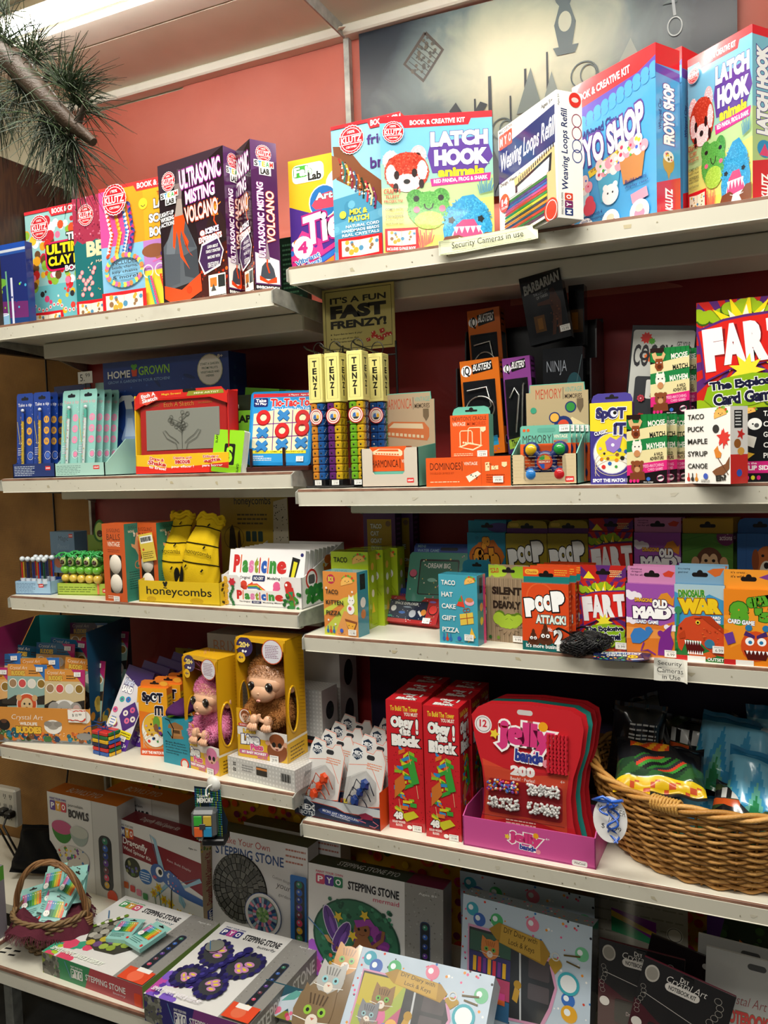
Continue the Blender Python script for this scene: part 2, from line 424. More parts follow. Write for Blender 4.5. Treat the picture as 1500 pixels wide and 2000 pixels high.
b = M(); b.box((-2.2,-5,2.88),(3,.3,2.96),'fff','cream'); struct('ceiling',b)
b = M(); b.box((-2.3,-5,0),(-2.2,.3,2.88),'fff','cream'); struct('wall_left',b)
b = M(); b.box((-2.2,.2,0),(XL-.03,.3,2.88),'fff','cream'); struct('wall_far',b)
# back wall with its coloured paper coverings
b = M(); b.box((XL,.012,0),(XR+1,.2,2.88),'fff','cream'); struct('wall_back',b)
def sheet(x0,x1,z0,z1,m,y=.011,amp=.003,seed=1):
 b = M(); nx,nz = 40,40; R = random.Random(seed); ph = [R.uniform(0,6) for _ in range(6)]; V = []
 for i in range(nx+1):
  for j in range(nz+1):
   x = x0+(x1-x0)*i/nx; z = z0+(z1-z0)*j/nz; q = math.sin(9*x+4*z+ph[0])+.6*math.sin(17*x-11*z+ph[1])+.5*math.sin(5*z+23*x+ph[2])
   V.append((x,y-.004-amp*.5-amp*.3*q,z))
 F = [[i*(nz+1)+j,(i+1)*(nz+1)+j,(i+1)*(nz+1)+j+1,i*(nz+1)+j+1] for i in range(nx) for j in range(nz)]
 b.add(V,F,'fff',m,True); return b
struct('trim_1',sheet(XL,-.5,1.83,2.525,'salmon_paper',.011,.002,2)); struct('trim_2',sheet(-.52,0,1.83,2.545,'salmon_paper',.0085,.002,3))
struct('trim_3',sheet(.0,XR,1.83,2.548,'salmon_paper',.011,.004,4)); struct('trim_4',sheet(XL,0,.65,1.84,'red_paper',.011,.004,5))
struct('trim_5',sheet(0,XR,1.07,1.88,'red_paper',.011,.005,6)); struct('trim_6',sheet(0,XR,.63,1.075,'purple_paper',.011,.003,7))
# polka dot paper behind the bottom shelf
b = sheet(XL+.02,XR,.2,.655,'matte',.011,.002,8); b.c = [rgb('c79420')]*len(b.c)
c = CV(b,((XL+.02,.0015,.655),(XR-XL-.02,0,0),(0,0,-.455),(0,-1,0)),'matte')
R = random.Random(5); pl = []; cols = ['a81f2c','7b1f4d','d0401f','c2216a','e0b21c','4d5a1b','d9571e']
for i in range(2200):
 x,y = R.uniform(.5,99.5)*c.W/100,R.uniform(1,99)*c.H/100; r = R.choice((.006,.008,.010,.013,.017,.020))
 if all((x-a)**2+(y-q)**2 > (r+w+.001)**2 for a,q,w in pl): pl.append((x,y,r))
P = []; F = []; C = []
for x,y,r in pl:
 cc = R.choice(cols); k = len(P); P += [(x+r*math.cos(t*PI/8),y+r*math.sin(t*PI/8)) for t in range(16)]; F.append([k+t for t in range(16)][::-1]); C.append(cc)
c.raw(P,F,C); P = []; F = []; C = []
for x,y,r in pl:
 if r > .012 and R.random() < .55:
  k = len(P); P += [(x+r*.6*math.cos(t*PI/6),y+r*.6*math.sin(t*PI/6)) for t in range(12)]; F.append([k+t for t in range(12)][::-1]); C.append(R.choice(['c79420','6b1840','b5331f']))
c.raw(P,F,C); struct('trim_7',b)
# burlap wall of the corner beyond the left bay, dark wood panel above it
b = M(); b.box((-2.2,.02,0),(XL,.03,2.0),'fff','burlap'); struct('wall_side',b)
b = M(); b.box((XL-.02,-.075,1.80),(XL+.003,.0,2.31),'fff','dark_wood'); b.box((XL-.02,-.75,1.80),(XL+.003,-.082,2.335),'fff','dark_wood'); struct('trim_8',b)
b = M()
b.box((-.94,-.012,.1),(-.93,.006,2.55),'9a9a90','grey_steel'); b.box((-.009,-.012,1.9),(.006,.006,2.55),'9a9a90','grey_steel')
b.box((XR-.03,-.012,.1),(XR-.01,.006,2.55),'9a9a90','grey_steel'); struct('trim_9',b)
b = M(); b.box((XL,-.03,2.53),(XR,.01,2.556),'fff','shelf_white',.004); struct('trim_10',b)
# canopy with its lamp
cn = empty('shelf_canopy','cream metal light canopy above the top shelves','canopy',(0,0,2.556))
b = M(); b.box((XL,-.24,0),(XR,.0,.012),'fff','canopy_cream'); b.box((XL,-.62,.02),(XR,-.24,.03),'fff','canopy_cream')
b.box((XL,-.64,-.03),(XR,-.62,.05),'fff','canopy_cream'); b.build('panel',cn)
b = M(); b.box((XL,-.335,.0),(XR,-.24,.02),'f4efdd','shelf_white',.006); b.build('rail',cn)
b = M(); b.prism([(0,0),(100,0),(100,60),(60,100),(0,100)],((-.004,-.02,.03),(0,-.6,0),(0,0,-.06),(-1,0,0)),.004,'bbb','grey_steel'); b.build('rib',cn)
b = M()
b.add([(-.003,-.03,-.018),(.02,-.05,-.02),(.012,-.075,-.032),(.0,-.06,-.03),(-.012,-.08,-.026),(-.006,-.05,-.014)],[[0,1,2,3,4,5]],'e6e0cc','matte'); b.build('torn_tape',cn)
LM = Matrix.Translation((0,-.41,-.016))
em = bpy.data.materials.new('tube_glow'); em.use_nodes = True; q = em.node_tree.nodes['Principled BSDF']; q.inputs['Emission Color'].default_value = (1,.98,.95,1); q.inputs['Emission Strength'].default_value = 30; MT['tube_glow'] = em
b = M(); b.T = np.array(LM); b.tube([(-.88,0,0),(.98,0,0)],.013,'fff','tube_glow',12); tb = b.build('fluorescent_tube',cn)
b = M(); b.T = np.array(LM); b.box((-.92,-.035,.016),(1.0,.035,.034),'f2ecd9','canopy_cream'); b.build('lamp_housing',cn)
for x in (-.9,.99): b = M(); b.T = np.array(LM); b.box((x-.008,-.012,-.016),(x+.008,.012,.02),'ddd','plastic'); b.build('socket',tb)
for x in (-.62,.4): b = M(); b.T = np.array(LM); b.tube([(x,-.02,.01),(x,-.018,-.012),(x,0,-.02),(x,.018,-.012),(x,.02,.01)],.0015,'999','metal'); b.build('tube_clip',tb)
# ---------------------------------------------------------------- shelves
def shelf(k,x0,x1,label,lipc='e0dccb',beam=True):
 z = SHZ[k]; d = SHD[k]; o = empty('store_shelf',label,'shelf',(0,0,z),0)
 b = M(); b.box((x0,-d+.004,-.022),(x1,-.002,0),'fff','shelf_white',.001)
 if beam: b.box((x0+.05,-d*.55,-.065),(x1-.03,-.03,-.024),'fff','shelf_white',.003)
 b.build('board',o)
 b = M(); b.box((x0,-d-.0015,-.006),(x1,-d+.004,-.0005),'fff','shelf_edge',.0005); b.build('edge_strip',o)
 b = M(); b.prism([(0,0),(100,0),(100,100),(0,100)],((x0,-d-.003,-.0065),(x1-x0,0,0),(0,.004,-.03),(0,-1,0)),.003,lipc,'shelf_white')
 b.box((x0,-d,-.038),(x1,-d+.02,-.036),'fff','shelf_white');
 c = CV(b,((x0,-d-.0032,-.0065),(x1-x0,0,0),(0,.004,-.03),(0,-1,0)),'matte',1); R = random.Random(hash(k) if 0 else ord(k[0])*7+ord(k[-1]))
 for i in range(4):
  x = R.uniform(3,95); y = R.uniform(8,60); c.p([(x,y),(x+R.uniform(.5,1.3),y+R.uniform(-5,5)),(x+R.uniform(.4,1.2),y+R.uniform(18,30)),(x+.1,y+R.uniform(14,25))],R.choice(['c9c2aa','cfc9b6','bdb59c','c9bd9c']))
 for i in range(14):
  x = R.uniform(1,98); y = R.uniform(5,90); c.e(x,y,R.uniform(.06,.16),R.uniform(2,7),R.choice(['9a927c','807a68','b5ac92']),7)
 b.build('price_rail',o)
 for x in (x0,x1):
  b = M(); sg = -1 if x == x0 else 1
  b.prism([(0,8),(4,0),(100,0),(100,100),(70,62),(12,42),(0,38)],((x+(.003 if sg > 0 else 0),-d-.008,.0),(0,d+.005,0),(0,0,-.085),(1,0,0)),.003,'aaa','grey_steel'); b.build('bracket',o)
 return o
shelf('1L',-.925,-.006,'topmost left shelf carrying the craft kits')
shelf('1R',.006,XR-.03,'topmost right shelf with the security paper taped on its edge')
shelf('2L',-.918,-.006,'second left shelf holding pens and red drawing toy')
shelf('2R',.006,XR-.03,'second right shelf holding orange vintage toy boxes')
shelf('3L',-.918,-.006,'third left shelf under the yellow bee bag tray')
shelf('3R',.006,XR-.03,'third right shelf under the row of card games')
shelf('4L',-.93,-.006,'fourth left shelf under the monkey dolls')
shelf('4R',.006,XR-.03,'fourth right shelf under the large wicker basket')
k = '5'; o = empty('store_shelf','deep bottom shelf under the stepping stone kits','shelf',(0,0,SHZ['5']))
d = SHD['5']; b = M(); b.box((XL+.03,-d+.004,-.03),(XR,0,0),'fff','shelf_white',.001); b.box((-1.45,-.299,-.03),(XL+.03,.018,0),'fff','shelf_white',.001)
c = CV(b,((XL+.03,-d,0),(XR-XL-.03,0,0),(0,.51,0),(0,0,1)),'matte',1)
for x in (2,3.5,15,16.4,30,31.4,46,47):
 for y in (8,11.5): c.p([(x,y),(x+.9,y+.7),(x+.9,y+2),(x,y+1.3)],'151515')
b.build('board',o)
b = M(); b.box((XL+.03,-d-.003,-.008),(XR,-d+.004,.0008),'fff','shelf_edge',.001); b.build('edge_strip',o)
b = M(); b.box((XL+.03,-d-.001,-.045),(XR,-d+.003,-.008),'fff','shelf_white'); b.build('price_rail',o)
b = M(); b.box((XL+.06,-d+.06,-.223),(XL+.09,-d+.09,-.03),'fff','grey_steel'); b.build('leg',o)
b = M(); b.box((XL+.09,-.25,-.223),(XR,-.22,-.03),'2a2118','matte'); b.build('kick_board',o)
o = empty('store_shelf','low shelf of the corner bay at the bottom left edge','shelf',(-.875,-.405,.245)); b = M(); b.box((-.6,-1.2,-.05),(-.004,0,0),'fff','shelf_white'); b.build('board',o); b = M(); b.box((-.004,-1.2,-.008),(0,0,.0008),'fff','shelf_edge'); b.build('edge_strip',o); b = M(); b.box((-.003,-1.2,-.05),(-.0005,0,-.009),'fff','shelf_white'); b.build('price_rail',o)
# ================================================================ top shelves: boxed craft kits
def klutz(c,x,y,r,col='d81f2a'):
 k = r*c.W/c.H
 r *= .8; k *= .8; c.burst(x,y,r*1.05,r*1.0,22,'fff').burst(x,y,r*1.0,r*.94,22,col).ring(x,y,r*.86,r*.05,'fff')
 c.r(x-r*.97,y-k*.33,x+r*.97,y+k*.3,col).r(x-r*.9,y-k*.34,x+r*.9,y-k*.29,'fff').r(x-r*.9,y+k*.27,x+r*.9,y+k*.32,'fff')
 c.t('KLUTZ',x-r*.85,y-k*.24,x+r*.85,y+k*.22,'fff',.03).t('100%',x-r*.3,y-k*.66,x+r*.3,y-k*.46,'fff').t('CERTIFIED',x-r*.45,y+k*.45,x+r*.45,y+k*.6,'fff')
def rband(c,txt,x0,x1,h=6,col='e01f2b',y=1.3):
 c.r(0,0,100,h*.35,col).p([(x0-4,0),(x1+4,0),(x1,h),(x0+1,h)],col).t(txt,x0+2,y,x1-3,h-1.6,'fff',.03)
def bookinset(c,x0,y0,x1,y1):
 c.r(x0,y0,x1,y1,'d92129'); w = x1-x0; h = y1-y0
 c.p([(x0+w*.08,y0+h*.1),(x0+w*.5,y0+h*.14),(x0+w*.92,y0+h*.1),(x0+w*.92,y0+h*.72),(x0+w*.5,y0+h*.76),(x0+w*.08,y0+h*.72)],'f3ead2')
 c.l([(x0+w*.5,y0+h*.12),(x0+w*.5,y0+h*.75)],.5,'b5a98c').dots(14,x0+w*.14,y0+h*.18,x0+w*.88,y0+h*.62,w*.02,w*.07,['c5542e','4d8ab0','d9a13c','7a9c4a','8d6a4a'],4)
 c.t('INCLUDES 52-PAGE BOOK',x0+w*.05,y0+h*.82,x0+w*.92,y0+h*.95,'fff',.02)
def a_clay(c):
 c.r(0,0,100,100,'9ccfcf').r(0,60,100,100,'6fbcc4'); cols = ['d9302c','e8a62a','f1c83a','e4572e','8dbf3f','f07ba0','fff','c92b3b','6d4a2c']
 c.dots(150,-2,8,102,62,2.5,6,cols,3,10).dots(40,15,62,100,96,1.2,3.5,['e24a7b','2aa39b','f2f0e6','f2c12f','333','e2483b'],8,8)
 for k in range(16): c.e(8+k*5.2,80+3*math.sin(k*.8)+abs(k-8)*-.6,2,None,'f4e9e0',8).e(8+k*5.2,80+3*math.sin(k*.8)+abs(k-8)*-.6,1.1,None,'e0394a',6)
 rband(c,'BOOK & CREATIVE KIT',36,96,7,'e0303a')
 c.rr(26,27,106,50,'e6245e',.3).rr(28,28.5,106,48.5,'161214',.3).t('THE',56,22,76,28,'fff',.05,'111',.09)
 c.t('ULTIMATE',28,29,102,37,'f7e421',.05,'111',.06).t('CLAY BOOK',30,38.5,100,46,'f7e421',.05,'111',.06).t('BOOK',52,47,78,51.5,'fff',.04,'111',.09)
 klutz(c,20,14,15); bookinset(c,6,81,46,99)
def a_bead(c):
 c.r(0,0,100,100,'1e6f73').p([(0,0),(100,0),(100,36),(70,34),(50,40),(20,35),(0,38)],'a8334f').dots(160,0,0,100,36,.8,1.8,['c65a78','7d1c3a','d98aa0','8a2747'],5,6)
 c.p([(0,36),(6,32),(20,37),(40,33),(70,38),(100,34),(100,42),(0,42)],'1e6f73')
 c.t('BEADS',22,34,110,46,'f2e2b4',.05).t('MAKE JEWELRY',38,49,96,51.5,'e8dcc0').t('more',80,22,99,30,'f2e2b4')
 for x,y in ((8,60),(12,57),(14,63),(18,66),(22,64),(27,62),(30,66),(24,70),(16,70),(32,58),(35,55),(12,74),(28,75)): c.e(x,y,3.4,None,'e58090',8).e(x,y,2.4,None,'f2b8b4',8)
 c.burst(56,58,8,3,6,'f0ece0').e(56,58,2.5,None,'e3bd3a').dots(20,2,50,100,76,.6,1.4,['c9a24a','e0d6b8'],3,6); klutz(c,24,14,17); bookinset(c,0,79,52,98)
 c.r(0,97,100,100,'d92129')
def braid(c,pts,w,cs):
 n = 26; P = [np.array(p,float) for p in pts]; tot = len(P)-1
 for k in range(n):
  u = k/n*tot; i = int(u); q = P[i]+(P[i+1]-P[i])*(u-i); d = P[i+1]-P[i]; a = math.atan2(d[1]*c.H,d[0]*c.W)+(.7 if k % 2 else -.7)
  c.e(q[0],q[1],w,w*.55*c.W/c.H,cs[k % len(cs)],8,a)
def a_lanyard(c):
 c.r(0,0,100,100,'f0a62c').r(0,44,50,82,'86bfe2').r(0,0,52,44,'e99a2b').p([(0,0),(20,0),(40,44),(0,44)],'e5509b').r(50,44,100,66,'b77fc4').r(50,66,100,100,'ead13f').p([(0,60),(50,44),(50,82),(0,82)],'86bfe2')
 c.e(78,54,17,7,'a5694a').e(62,52,14,5,'8d563b').e(76,55,7,3,'4a2b78').l([(60,60),(100,53)],1.5,'d96bb0')
 rband(c,'BOOK & ACTIVITY KIT',44,110,7,'e53a3a')
 c.t('The BEST Book of',68,10,108,13,'a52a20',.01).t('LANYARDS',64,15,112,22,'fff',.05,'222',.05).t('SCOUBIDOU',58,25.5,112,32,'fff',.05,'222',.05).t('BOONDOGGLE',58,35,112,42,'fff',.05,'222',.05)
 c.e(52,17,5,None,'f6d736').l([(49.5,18),(52,19.2),(54.5,18)],.7,'333')
 for x,cs in ((14,['fff','e8492e']),(24,['e88a20','f5c04a']),(33,['3a74c0','f0e6d2']),(40,['243a7a','4a4aa0','c8326a'])): braid(c,[(x-6 if x < 30 else x-4,15),(x,36),(x-6,52)],3,cs)
 for k in range(36):
  t = 2*PI*k/36; c.e(28+21*math.cos(t),63+11*math.sin(t),2.6,None,['d86ba8','f2cf57','5ab6c2','e98a4b'][k % 4],6)
 for i,q in enumerate(('INCLUDES','beads, charms,','key chains','& more!')): c.t(q,14,56+i*3.6,44,58.6+i*3.6,'333',.01)
 for x,cs in ((60,['2aa0a0','e2487a']),(74,['d2402c','f0b23a']),(88,['e26a9a','fff']),(100,['e0402c','3a9a50'])): c.ring(x-4,67,6,1,'ddd'); braid(c,[(x-2,72),(x+6,96)],3.4,cs)
 klutz(c,22,11,17); bookinset(c,2,79,54,99)
def a_volcano(c):
 c.r(0,0,100,100,'1f1119').p([(45,20),(100,12),(100,60),(60,58)],'2b1526').p([(50,70),(100,62),(100,100),(50,100)],'3d0f10')
 c.dots(70,58,66,100,98,.5,2.4,['c23516','6e1a12','e0641f','4d120f','8f2415'],7,5).p([(0,0),(100,0),(60,10),(30,12),(0,22)],'3a2a36')
 c.p([(66,56),(78,42),(86,38),(94,43),(100,50),(100,60)],'2d1a1d')
 for dx,dy in ((-6,-10),(-3,-12),(1,-13),(5,-11),(9,-7),(-9,-5)): c.l([(85,41),(85+dx*.5,41+dy*.5),(85+dx,41+dy*.7)],1.2,'f08a2a')
 c.l([(85,40),(83,47),(88,52),(84,57)],1.8,'e0461c').p([(80,44),(90,44),(87,38),(84,38)],'f2a03a')
 c.p([(4,57),(12,52),(20,42),(38,40),(46,50),(56,62),(58,84),(4,88)],'565d66')
 c.p([(10,54),(20,44),(24,58),(20,66),(8,62)],'6b737d').p([(38,42),(46,50),(54,62),(38,60)],'474d57').p([(4,62),(30,64),(28,84),(4,86)],'4d545e').p([(34,66),(56,63),(58,84),(36,80)],'3c424b')
 c.p([(21,44),(24,36),(36,35),(40,42),(37,50),(44,57),(41,62),(50,68),(46,66),(38,58),(33,48),(31,54),(35,66),(44,76),(30,66),(28,54),(26,48),(22,60),(19,58)],'e04a18')
 c.p([(24,38),(29,26),(36,27),(37,38)],'a3968e').p([(26,26),(25,16),(38,14),(36,27)],'7d7070').p([(28,16),(31,6),(42,8),(38,16)],'4e4049')
 c.p([(3,84),(30,89),(60,80),(61,92),(40,97),(14,97),(3,93)],'e8481c').e(42,90,4,None,'d43d12').ring(42,90,4,.6,'b73209')
 c.t('ULTRASONIC',34,7,96,20,'fff',.03,'a03a98',.05,-3).t('MISTING',42,22,86,31,'fff',.03,'a03a98',.05,-3).t('VOLCANO',40,33,90,44,'f4d8d0',.03,'b0432a',.05,-3)
 for i,q in enumerate(('LIGHT-UP','VAPORIZING','ACTION!')): c.t(q,2,33+i*3.6,23,36+i*3.6,'fff',.03,None,0,-2)
 c.t('9',62,52,69,58,'fff',.06,'c03a2a',.05).t('SCIENCE',70,51,90,55,'fff',.05,'5a2378',.05,-3).t('EXPERIMENTS',60,56,94,60,'fff',.05,'c0331f',.05,-3)
 c.p([(64,61),(88,58),(96,68),(90,78),(66,82),(58,72)],'fff').p([(65,62.4),(87.5,59.6),(94.5,68),(89,76.8),(67,80.5),(59.5,72)],'3d2050').t('LEARN ABOUT',72,63,88,65,'fff').t('DEADLY DISASTERS',70,66,91,68,'fff').t('MAKE MIST WITH',72,70,90,72,'fff').t('CREATE ERUPTIONS',72,74.5,88,78,'fff')
 c.r(72,83,97,97,'f0ece2').r(74,85,84,91,'c8742c').r(86,84,96,92,'222a2c').p([(75,94),(79,89),(83,94)],'444').t('BOOK INCLUDED',72,97.4,98,99.4,'fff')
 klutz(c,17,13,13); steam(c,4,20,32,29)
def steam(c,x0,y0,x1,y1):
 h = (y1-y0)/2; c.r(x0,y0,x1,y0+h*.94,'f5f5f0').r(x0+(x1-x0)*.25,y0+h*.94,x1-(x1-x0)*.15,y1,'f5f5f0'); w = (x1-x0)/5.2
 for i,(ch,cc) in enumerate(zip('STEAM',('2a2a2a','2a9ad2','e8c22a','3aa652','d83a2a'))): c.t(ch,x0+w*(i+.12),y0+h*.14,x0+w*(i+1),y0+h*.84,cc,.03)
 c.t('LAB',x0+(x1-x0)*.32,y0+h*1.1,x1-(x1-x0)*.24,y1-h*.12,'1a1a1a',.04)
def a_volcano_spine(c):
 c.r(0,0,100,100,'4c1f52').p([(0,0),(100,0),(100,12),(0,20)],'5d3168').r(0,94,100,100,'1a1216')
 c.p([(4,73),(96,77),(96,93),(4,93)],'f2eeea'); c.p([(20,90),(28,82),(42,79),(60,79),(74,83),(82,90)],'454b54').p([(18,88),(50,91),(84,88),(84,92),(50,93),(18,91)],'e0461a').l([(50,76),(48,81),(56,86)],6,'dd4617').p([(42,77),(50,62),(60,77)],'9a8a92')
 klutz(c,50,8,36); steam(c,12,12.5,88,22)
 c.t('ULTRASONIC MISTING',18,27,44,76,'fff',.03,'a03a98',.05,-90).t('VOLCANO',52,32,84,66,'f4d8d0',.03,'b0432a',.05,-90).t('ENVIRONMENTAL',4,94.8,96,96.8,'fff',.03).t('SCIENCE',24,97.4,70,99.2,'fff',.03)
def a_chem(c):
 c.r(0,0,100,100,'1b2a6e').r(0,0,100,6,'1d4fb0').r(0,6,100,9,'ccd4e0').r(0,9,100,12,'2450a0').p([(0,60),(100,66),(100,84),(0,80)],'6a2a6a').p([(0,80),(100,84),(100,100),(0,100)],'1d3f7a')
 c.t('SLIMER',-60,18,42,29,'f2d32b',.06,'e0661f',.03).t('LAB',4,32,22,37,'f08a24',.05).e(46,42,16,5,'6fae3a').e(30,52,22,6,'8ac23c').e(40,47,12,4,'9ed24a').l([(60,30),(62,92)],3,'6fae8a').l([(70,38),(70,92)],4,'d8dcf0').dots(26,4,44,98,92,.8,2.4,['8bd22f','48b0d8','203a80'],3,8)
 c.r(20,74,28,96,'e8eef4').r(40,78,62,94,'8ab6d8').ring(51,78,11,1.5,'eef',1.6)
def a_tiedye(c):
 c.r(0,0,100,100,'efb92c').p([(0,40),(40,50),(100,62),(100,100),(0,100)],'4c2f86')
 for k,cc in enumerate(('d3357f','2e6cc0','e8812b','5b2f90','2aa0c8')): c.p([(100,66+k*5),(0,96+k*6),(0,100+k*6),(100,70+k*6)],cc)
 c.p([(0,78),(18,62),(46,72),(50,84),(24,88),(0,88)],'e23c86').dots(24,0,64,40,100,1.5,4,['3a6ac8','e8812b','d3357f','fff','5b2f90'],5)
 c.e(80,26,24,13,'f4e6d8').p([(66,40),(74,10),(90,0),(100,4),(100,44)],'f0dcd0').p([(72,14),(84,2),(100,4),(100,22),(86,20)],'a86a42').p([(60,34),(80,24),(100,30),(100,46),(66,44)],'a26ad0')
 c.rr(6,5,54,21,'fdfdf2',.3).rr(8,6,30,16,'4aae3c',.3).t('Fab',9,7,36,15,'fff',.05,'2f8a2a',.04).t('Lab',30,13,50,20,'222',.04)
 c.e(52,40,22,None,'fff').e(52,40,20.5,None,'2a6fb4').p([(34,42),(44,34),(64,32),(72,40),(66,46),(40,46)],'e2475f').t('Art',40,32,66,38,'fff',.04,'333',.04)
 c.t('Tie',20,48,78,74,'fff',.04,'b02c7c',.05,-8,.1).t('Dye',84,50,130,74,'fff',.04,'b02c7c',.05,-8,.1)
 c.e(19,77,15,None,'fff').e(19,77,13,None,'f3f3f6').t('4',11,71.5,26,82,'c0307a',.05).t('Vibrant',6,85,44,89.5,'2a72b8',.03,'fff',.05,-14).t('Colors!',12,90,46,94,'2a72b8',.03,'fff',.05,-14)
 for k in range(5): c.e(70+k*7,90-k*2,5,7,['d3357f','8a4ab8','2aa0c8','e8812b','fff'][k])
def a_friend(c):
 c.r(0,0,100,100,'8cc6dc').p([(0,52),(100,46),(100,100),(0,100)],'4b93b5').p([(0,70),(100,60),(100,66),(0,78)],'5da4c4').dots(20,0,52,100,96,3,8,['5aa0c0','4288aa','6ab0cc'],3)
 c.p([(2,14),(22,16),(44,32),(70,44),(100,54),(100,96),(78,66),(54,52),(30,46),(6,38)],'7a4a30').p([(0,20),(14,24),(20,34),(0,38)],'8e5a3c')
 for k,cc in enumerate(('9a3a30','2e6e6a','c8a83a','8a2a40','3a5a80','b8602a','2a3a2a','c22e44','d8c090','7a2a5a')):
  x = 10+k*5.4; y = 30+k*2.8; c.l([(x,y-7),(x+4,y),(x+2,y+8)],2.6,cc).dots(6,x-1,y-6,x+5,y+7,.8,1.4,['e8d8a0','fff','222'],k,6)
 rband(c,'BOOK & CRAFT KIT',56,126,7,'d8232e'); c.t('friendship',52,11,130,20,'4a2c78',.02).t('wrap',72,20.5,110,26,'c22a4a',.02).t('bracelets',56,27,130,35,'4a2c78',.02)
 c.t('MIX &',24,61,50,65,'f3e34a',.04).t('MATCH',22,66,52,70,'f3e34a',.04).e(14,64,5,None,'c8d84a')
 for i,q in enumerate(('NATURAL CORD','HANDMADE BEADS','REAL CRYSTALS','GOLD & SILVER CHARMS')): c.t(q,12 if i else 18,72+i*3,66,74+i*3,'fff')
 klutz(c,30,12,22); bookinset(c,6,81,70,99); c.r(6,96,72,100,'d92129')
def pile(c,cx,cy,rx,ry,col,cols,n=260,seed=1,sh=None):
 R = random.Random(seed); P = []; F = []; C = []
 c.e(cx,cy,rx,ry,col,24) if sh is None else c.p(sh,col)
 for _ in range(n):
  t = R.uniform(0,2*PI); q = math.sqrt(R.random())
  x = (cx+rx*q*math.cos(t))*c.W/100; y = (cy+ry*q*math.sin(t))*c.H/100; k = len(P); a = R.uniform(0,PI); l = .012*c.W; w = .006*c.W
  P += [(x+l*math.cos(a),y+l*math.sin(a)),(x-w*math.sin(a),y+w*math.cos(a)),(x-l*math.cos(a),y-l*math.sin(a)),(x+w*math.sin(a),y-w*math.cos(a))]; F.append([k+3,k+2,k+1,k]); C.append(R.choice(cols))
 return c.raw(P,F,C,None,1)
def a_latch(c):
 c.r(0,0,100,100,'74b8d8').p([(0,34),(100,30),(100,70),(0,74)],'94c8b8').p([(0,52),(100,46),(100,74),(0,78)],'b5d493').p([(0,68),(100,62),(100,100),(0,100)],'e6df7a').p([(0,88),(100,88),(100,100),(0,100)],'efdc66')
 c.r(0,0,100,4.6,'e02431').p([(16,0),(84,0),(79,9),(22,9)],'e02431').t('BOOK & CREATIVE KIT',27,3.6,76,7.2,'fff',.03)
 c.p([(45,21),(94,17),(100,33),(92,42),(46,43),(42,30)],'5d3f94').t('LATCH',45,13,96,24,'fff',.07,'4f3a8c',.03).t('HOOK',48,26,96,38,'fff',.07,'4f3a8c',.03).t('animals',51,39,92,46,'f2dc2c',.05,'5b3a80',.04)
 c.p([(44,47),(98,44.5),(97,50),(45,52.5)],'e0348c').t('RED PANDA, FROG & SHARK',47,46.8,95,50.2,'fff',.03,None,0,-2)
 pile(c,9,32,7,7,'f3b9be',['fff','f6c4c8']); pile(c,34,29,7,7,'f3b9be',['fff','f6c4c8'],60); c.e(10,33,3.4,None,'41211d').e(33,30,3.4,None,'41211d')
 pile(c,23,41,20,14.5,'c23a26',['d24c33','a92c1d','c8442c','e0614a'],500); pile(c,9,42,4.5,7,'f2c7c8',['fff','f4d4d4'],50); pile(c,37,40,4.5,7,'f2c7c8',['fff','f4d4d4'],50); pile(c,23,49,12,6.6,'f2d8d8',['fff','f8e8e8','eebfc4'],160)
 for x,y in ((14,43),(30,42),(13,52),(36,50)): c.e(x,y,2.5,3.4,'2b1a1a',8)
 c.e(23,48,3,1.8,'222')
 for x in (30,53): pile(c,x,60,7.5,6,'4f9a44',['5fb050','44883a'],80)
 pile(c,42,69,19,13,'57a548',['6cbc58','468f3c','5fae50'],420); pile(c,42,77,13,6.5,'a8cf4e',['bede62','98c244'],150)
 for x in (31,53): c.e(x,61,2.8,None,'222',8)
 for x in (31,54): c.e(x,69,3,None,'ef6a8a',8)
 c.l([(38,65),(39,68),(42,69.4),(45,68),(46,65)],1.2,'2a2a2a')
 pile(c,76,80,22,18,'2f93c8',['3ba6dc','2682b4','4cb4e4'],700,3,[(56,98),(54,84),(60,70),(72,61),(82,60),(92,68),(98,82),(97,98)]); pile(c,76,90,14,8,'f0f0f4',['fff','e4ecf2'],120)
 c.p([(62,92),(66,82),(72,78),(82,78),(90,90)],'e5487a')
 for x in (66,71,76,81,86): c.p([(x-2.4,83),(x+2.4,83),(x,88)],'fff')
 for x in (62,88): c.burst(x,78,3.4,2.4,5,'1d2226')
 c.p([(50,97),(56,90),(68,89),(73,91),(70,95),(66,100),(50,100)],'6f3f28').p([(82,93),(92,88),(100,88),(100,97),(86,97)],'77452c').l([(68,91),(78,93),(88,92)],.8,'d8dce0')
 c.t('CRAFT 3',2,53,17,56.5,'c03a30',.02).t('FLUFFY',4,57.5,16,60,'c03a30',.02).t('PROJECTS!',2,61,19,63.5,'c03a30',.02)
 for i,q in enumerate(('COMES WITH','custom-shaped','canvases','8 colors of yarn','latch hook tool')): c.t(q,3,67+i*2.6,19,68.8+i*2.6,'5a5a3a')
 for k in range(10): c.l([(33+k*1.2,98-k*.5),(30+k*1.8,88-(k % 3)*2)],.8,'e23a5a').l([(88+k*1.1,60-k*.2),(86+k*1.6,53-(k % 3)*2)],.7,'3a88b8')
 klutz(c,12,12,11.5); bookinset(c,2,82,32,99)
def a_spine_latch(c):
 c.r(0,0,100,100,'7fbfd4').r(0,45,100,80,'b5cf8c').r(0,0,100,5,'e02431').p([(0,76),(100,72),(100,100),(0,100)],'d82430')
 c.t('LATCH HOOK',16,10,62,60,'fff',.08,'4f3a8c',.05,-90).t('animals',62,24,88,58,'f2dc2c',.06,'4f3a8c',.04,-90).e(48,68,30,5,'2f93c8').p([(26,72),(48,65),(70,72)],'e5487a').t('KLUTZ',34,82,64,96,'fff',.05,None,0,-90)
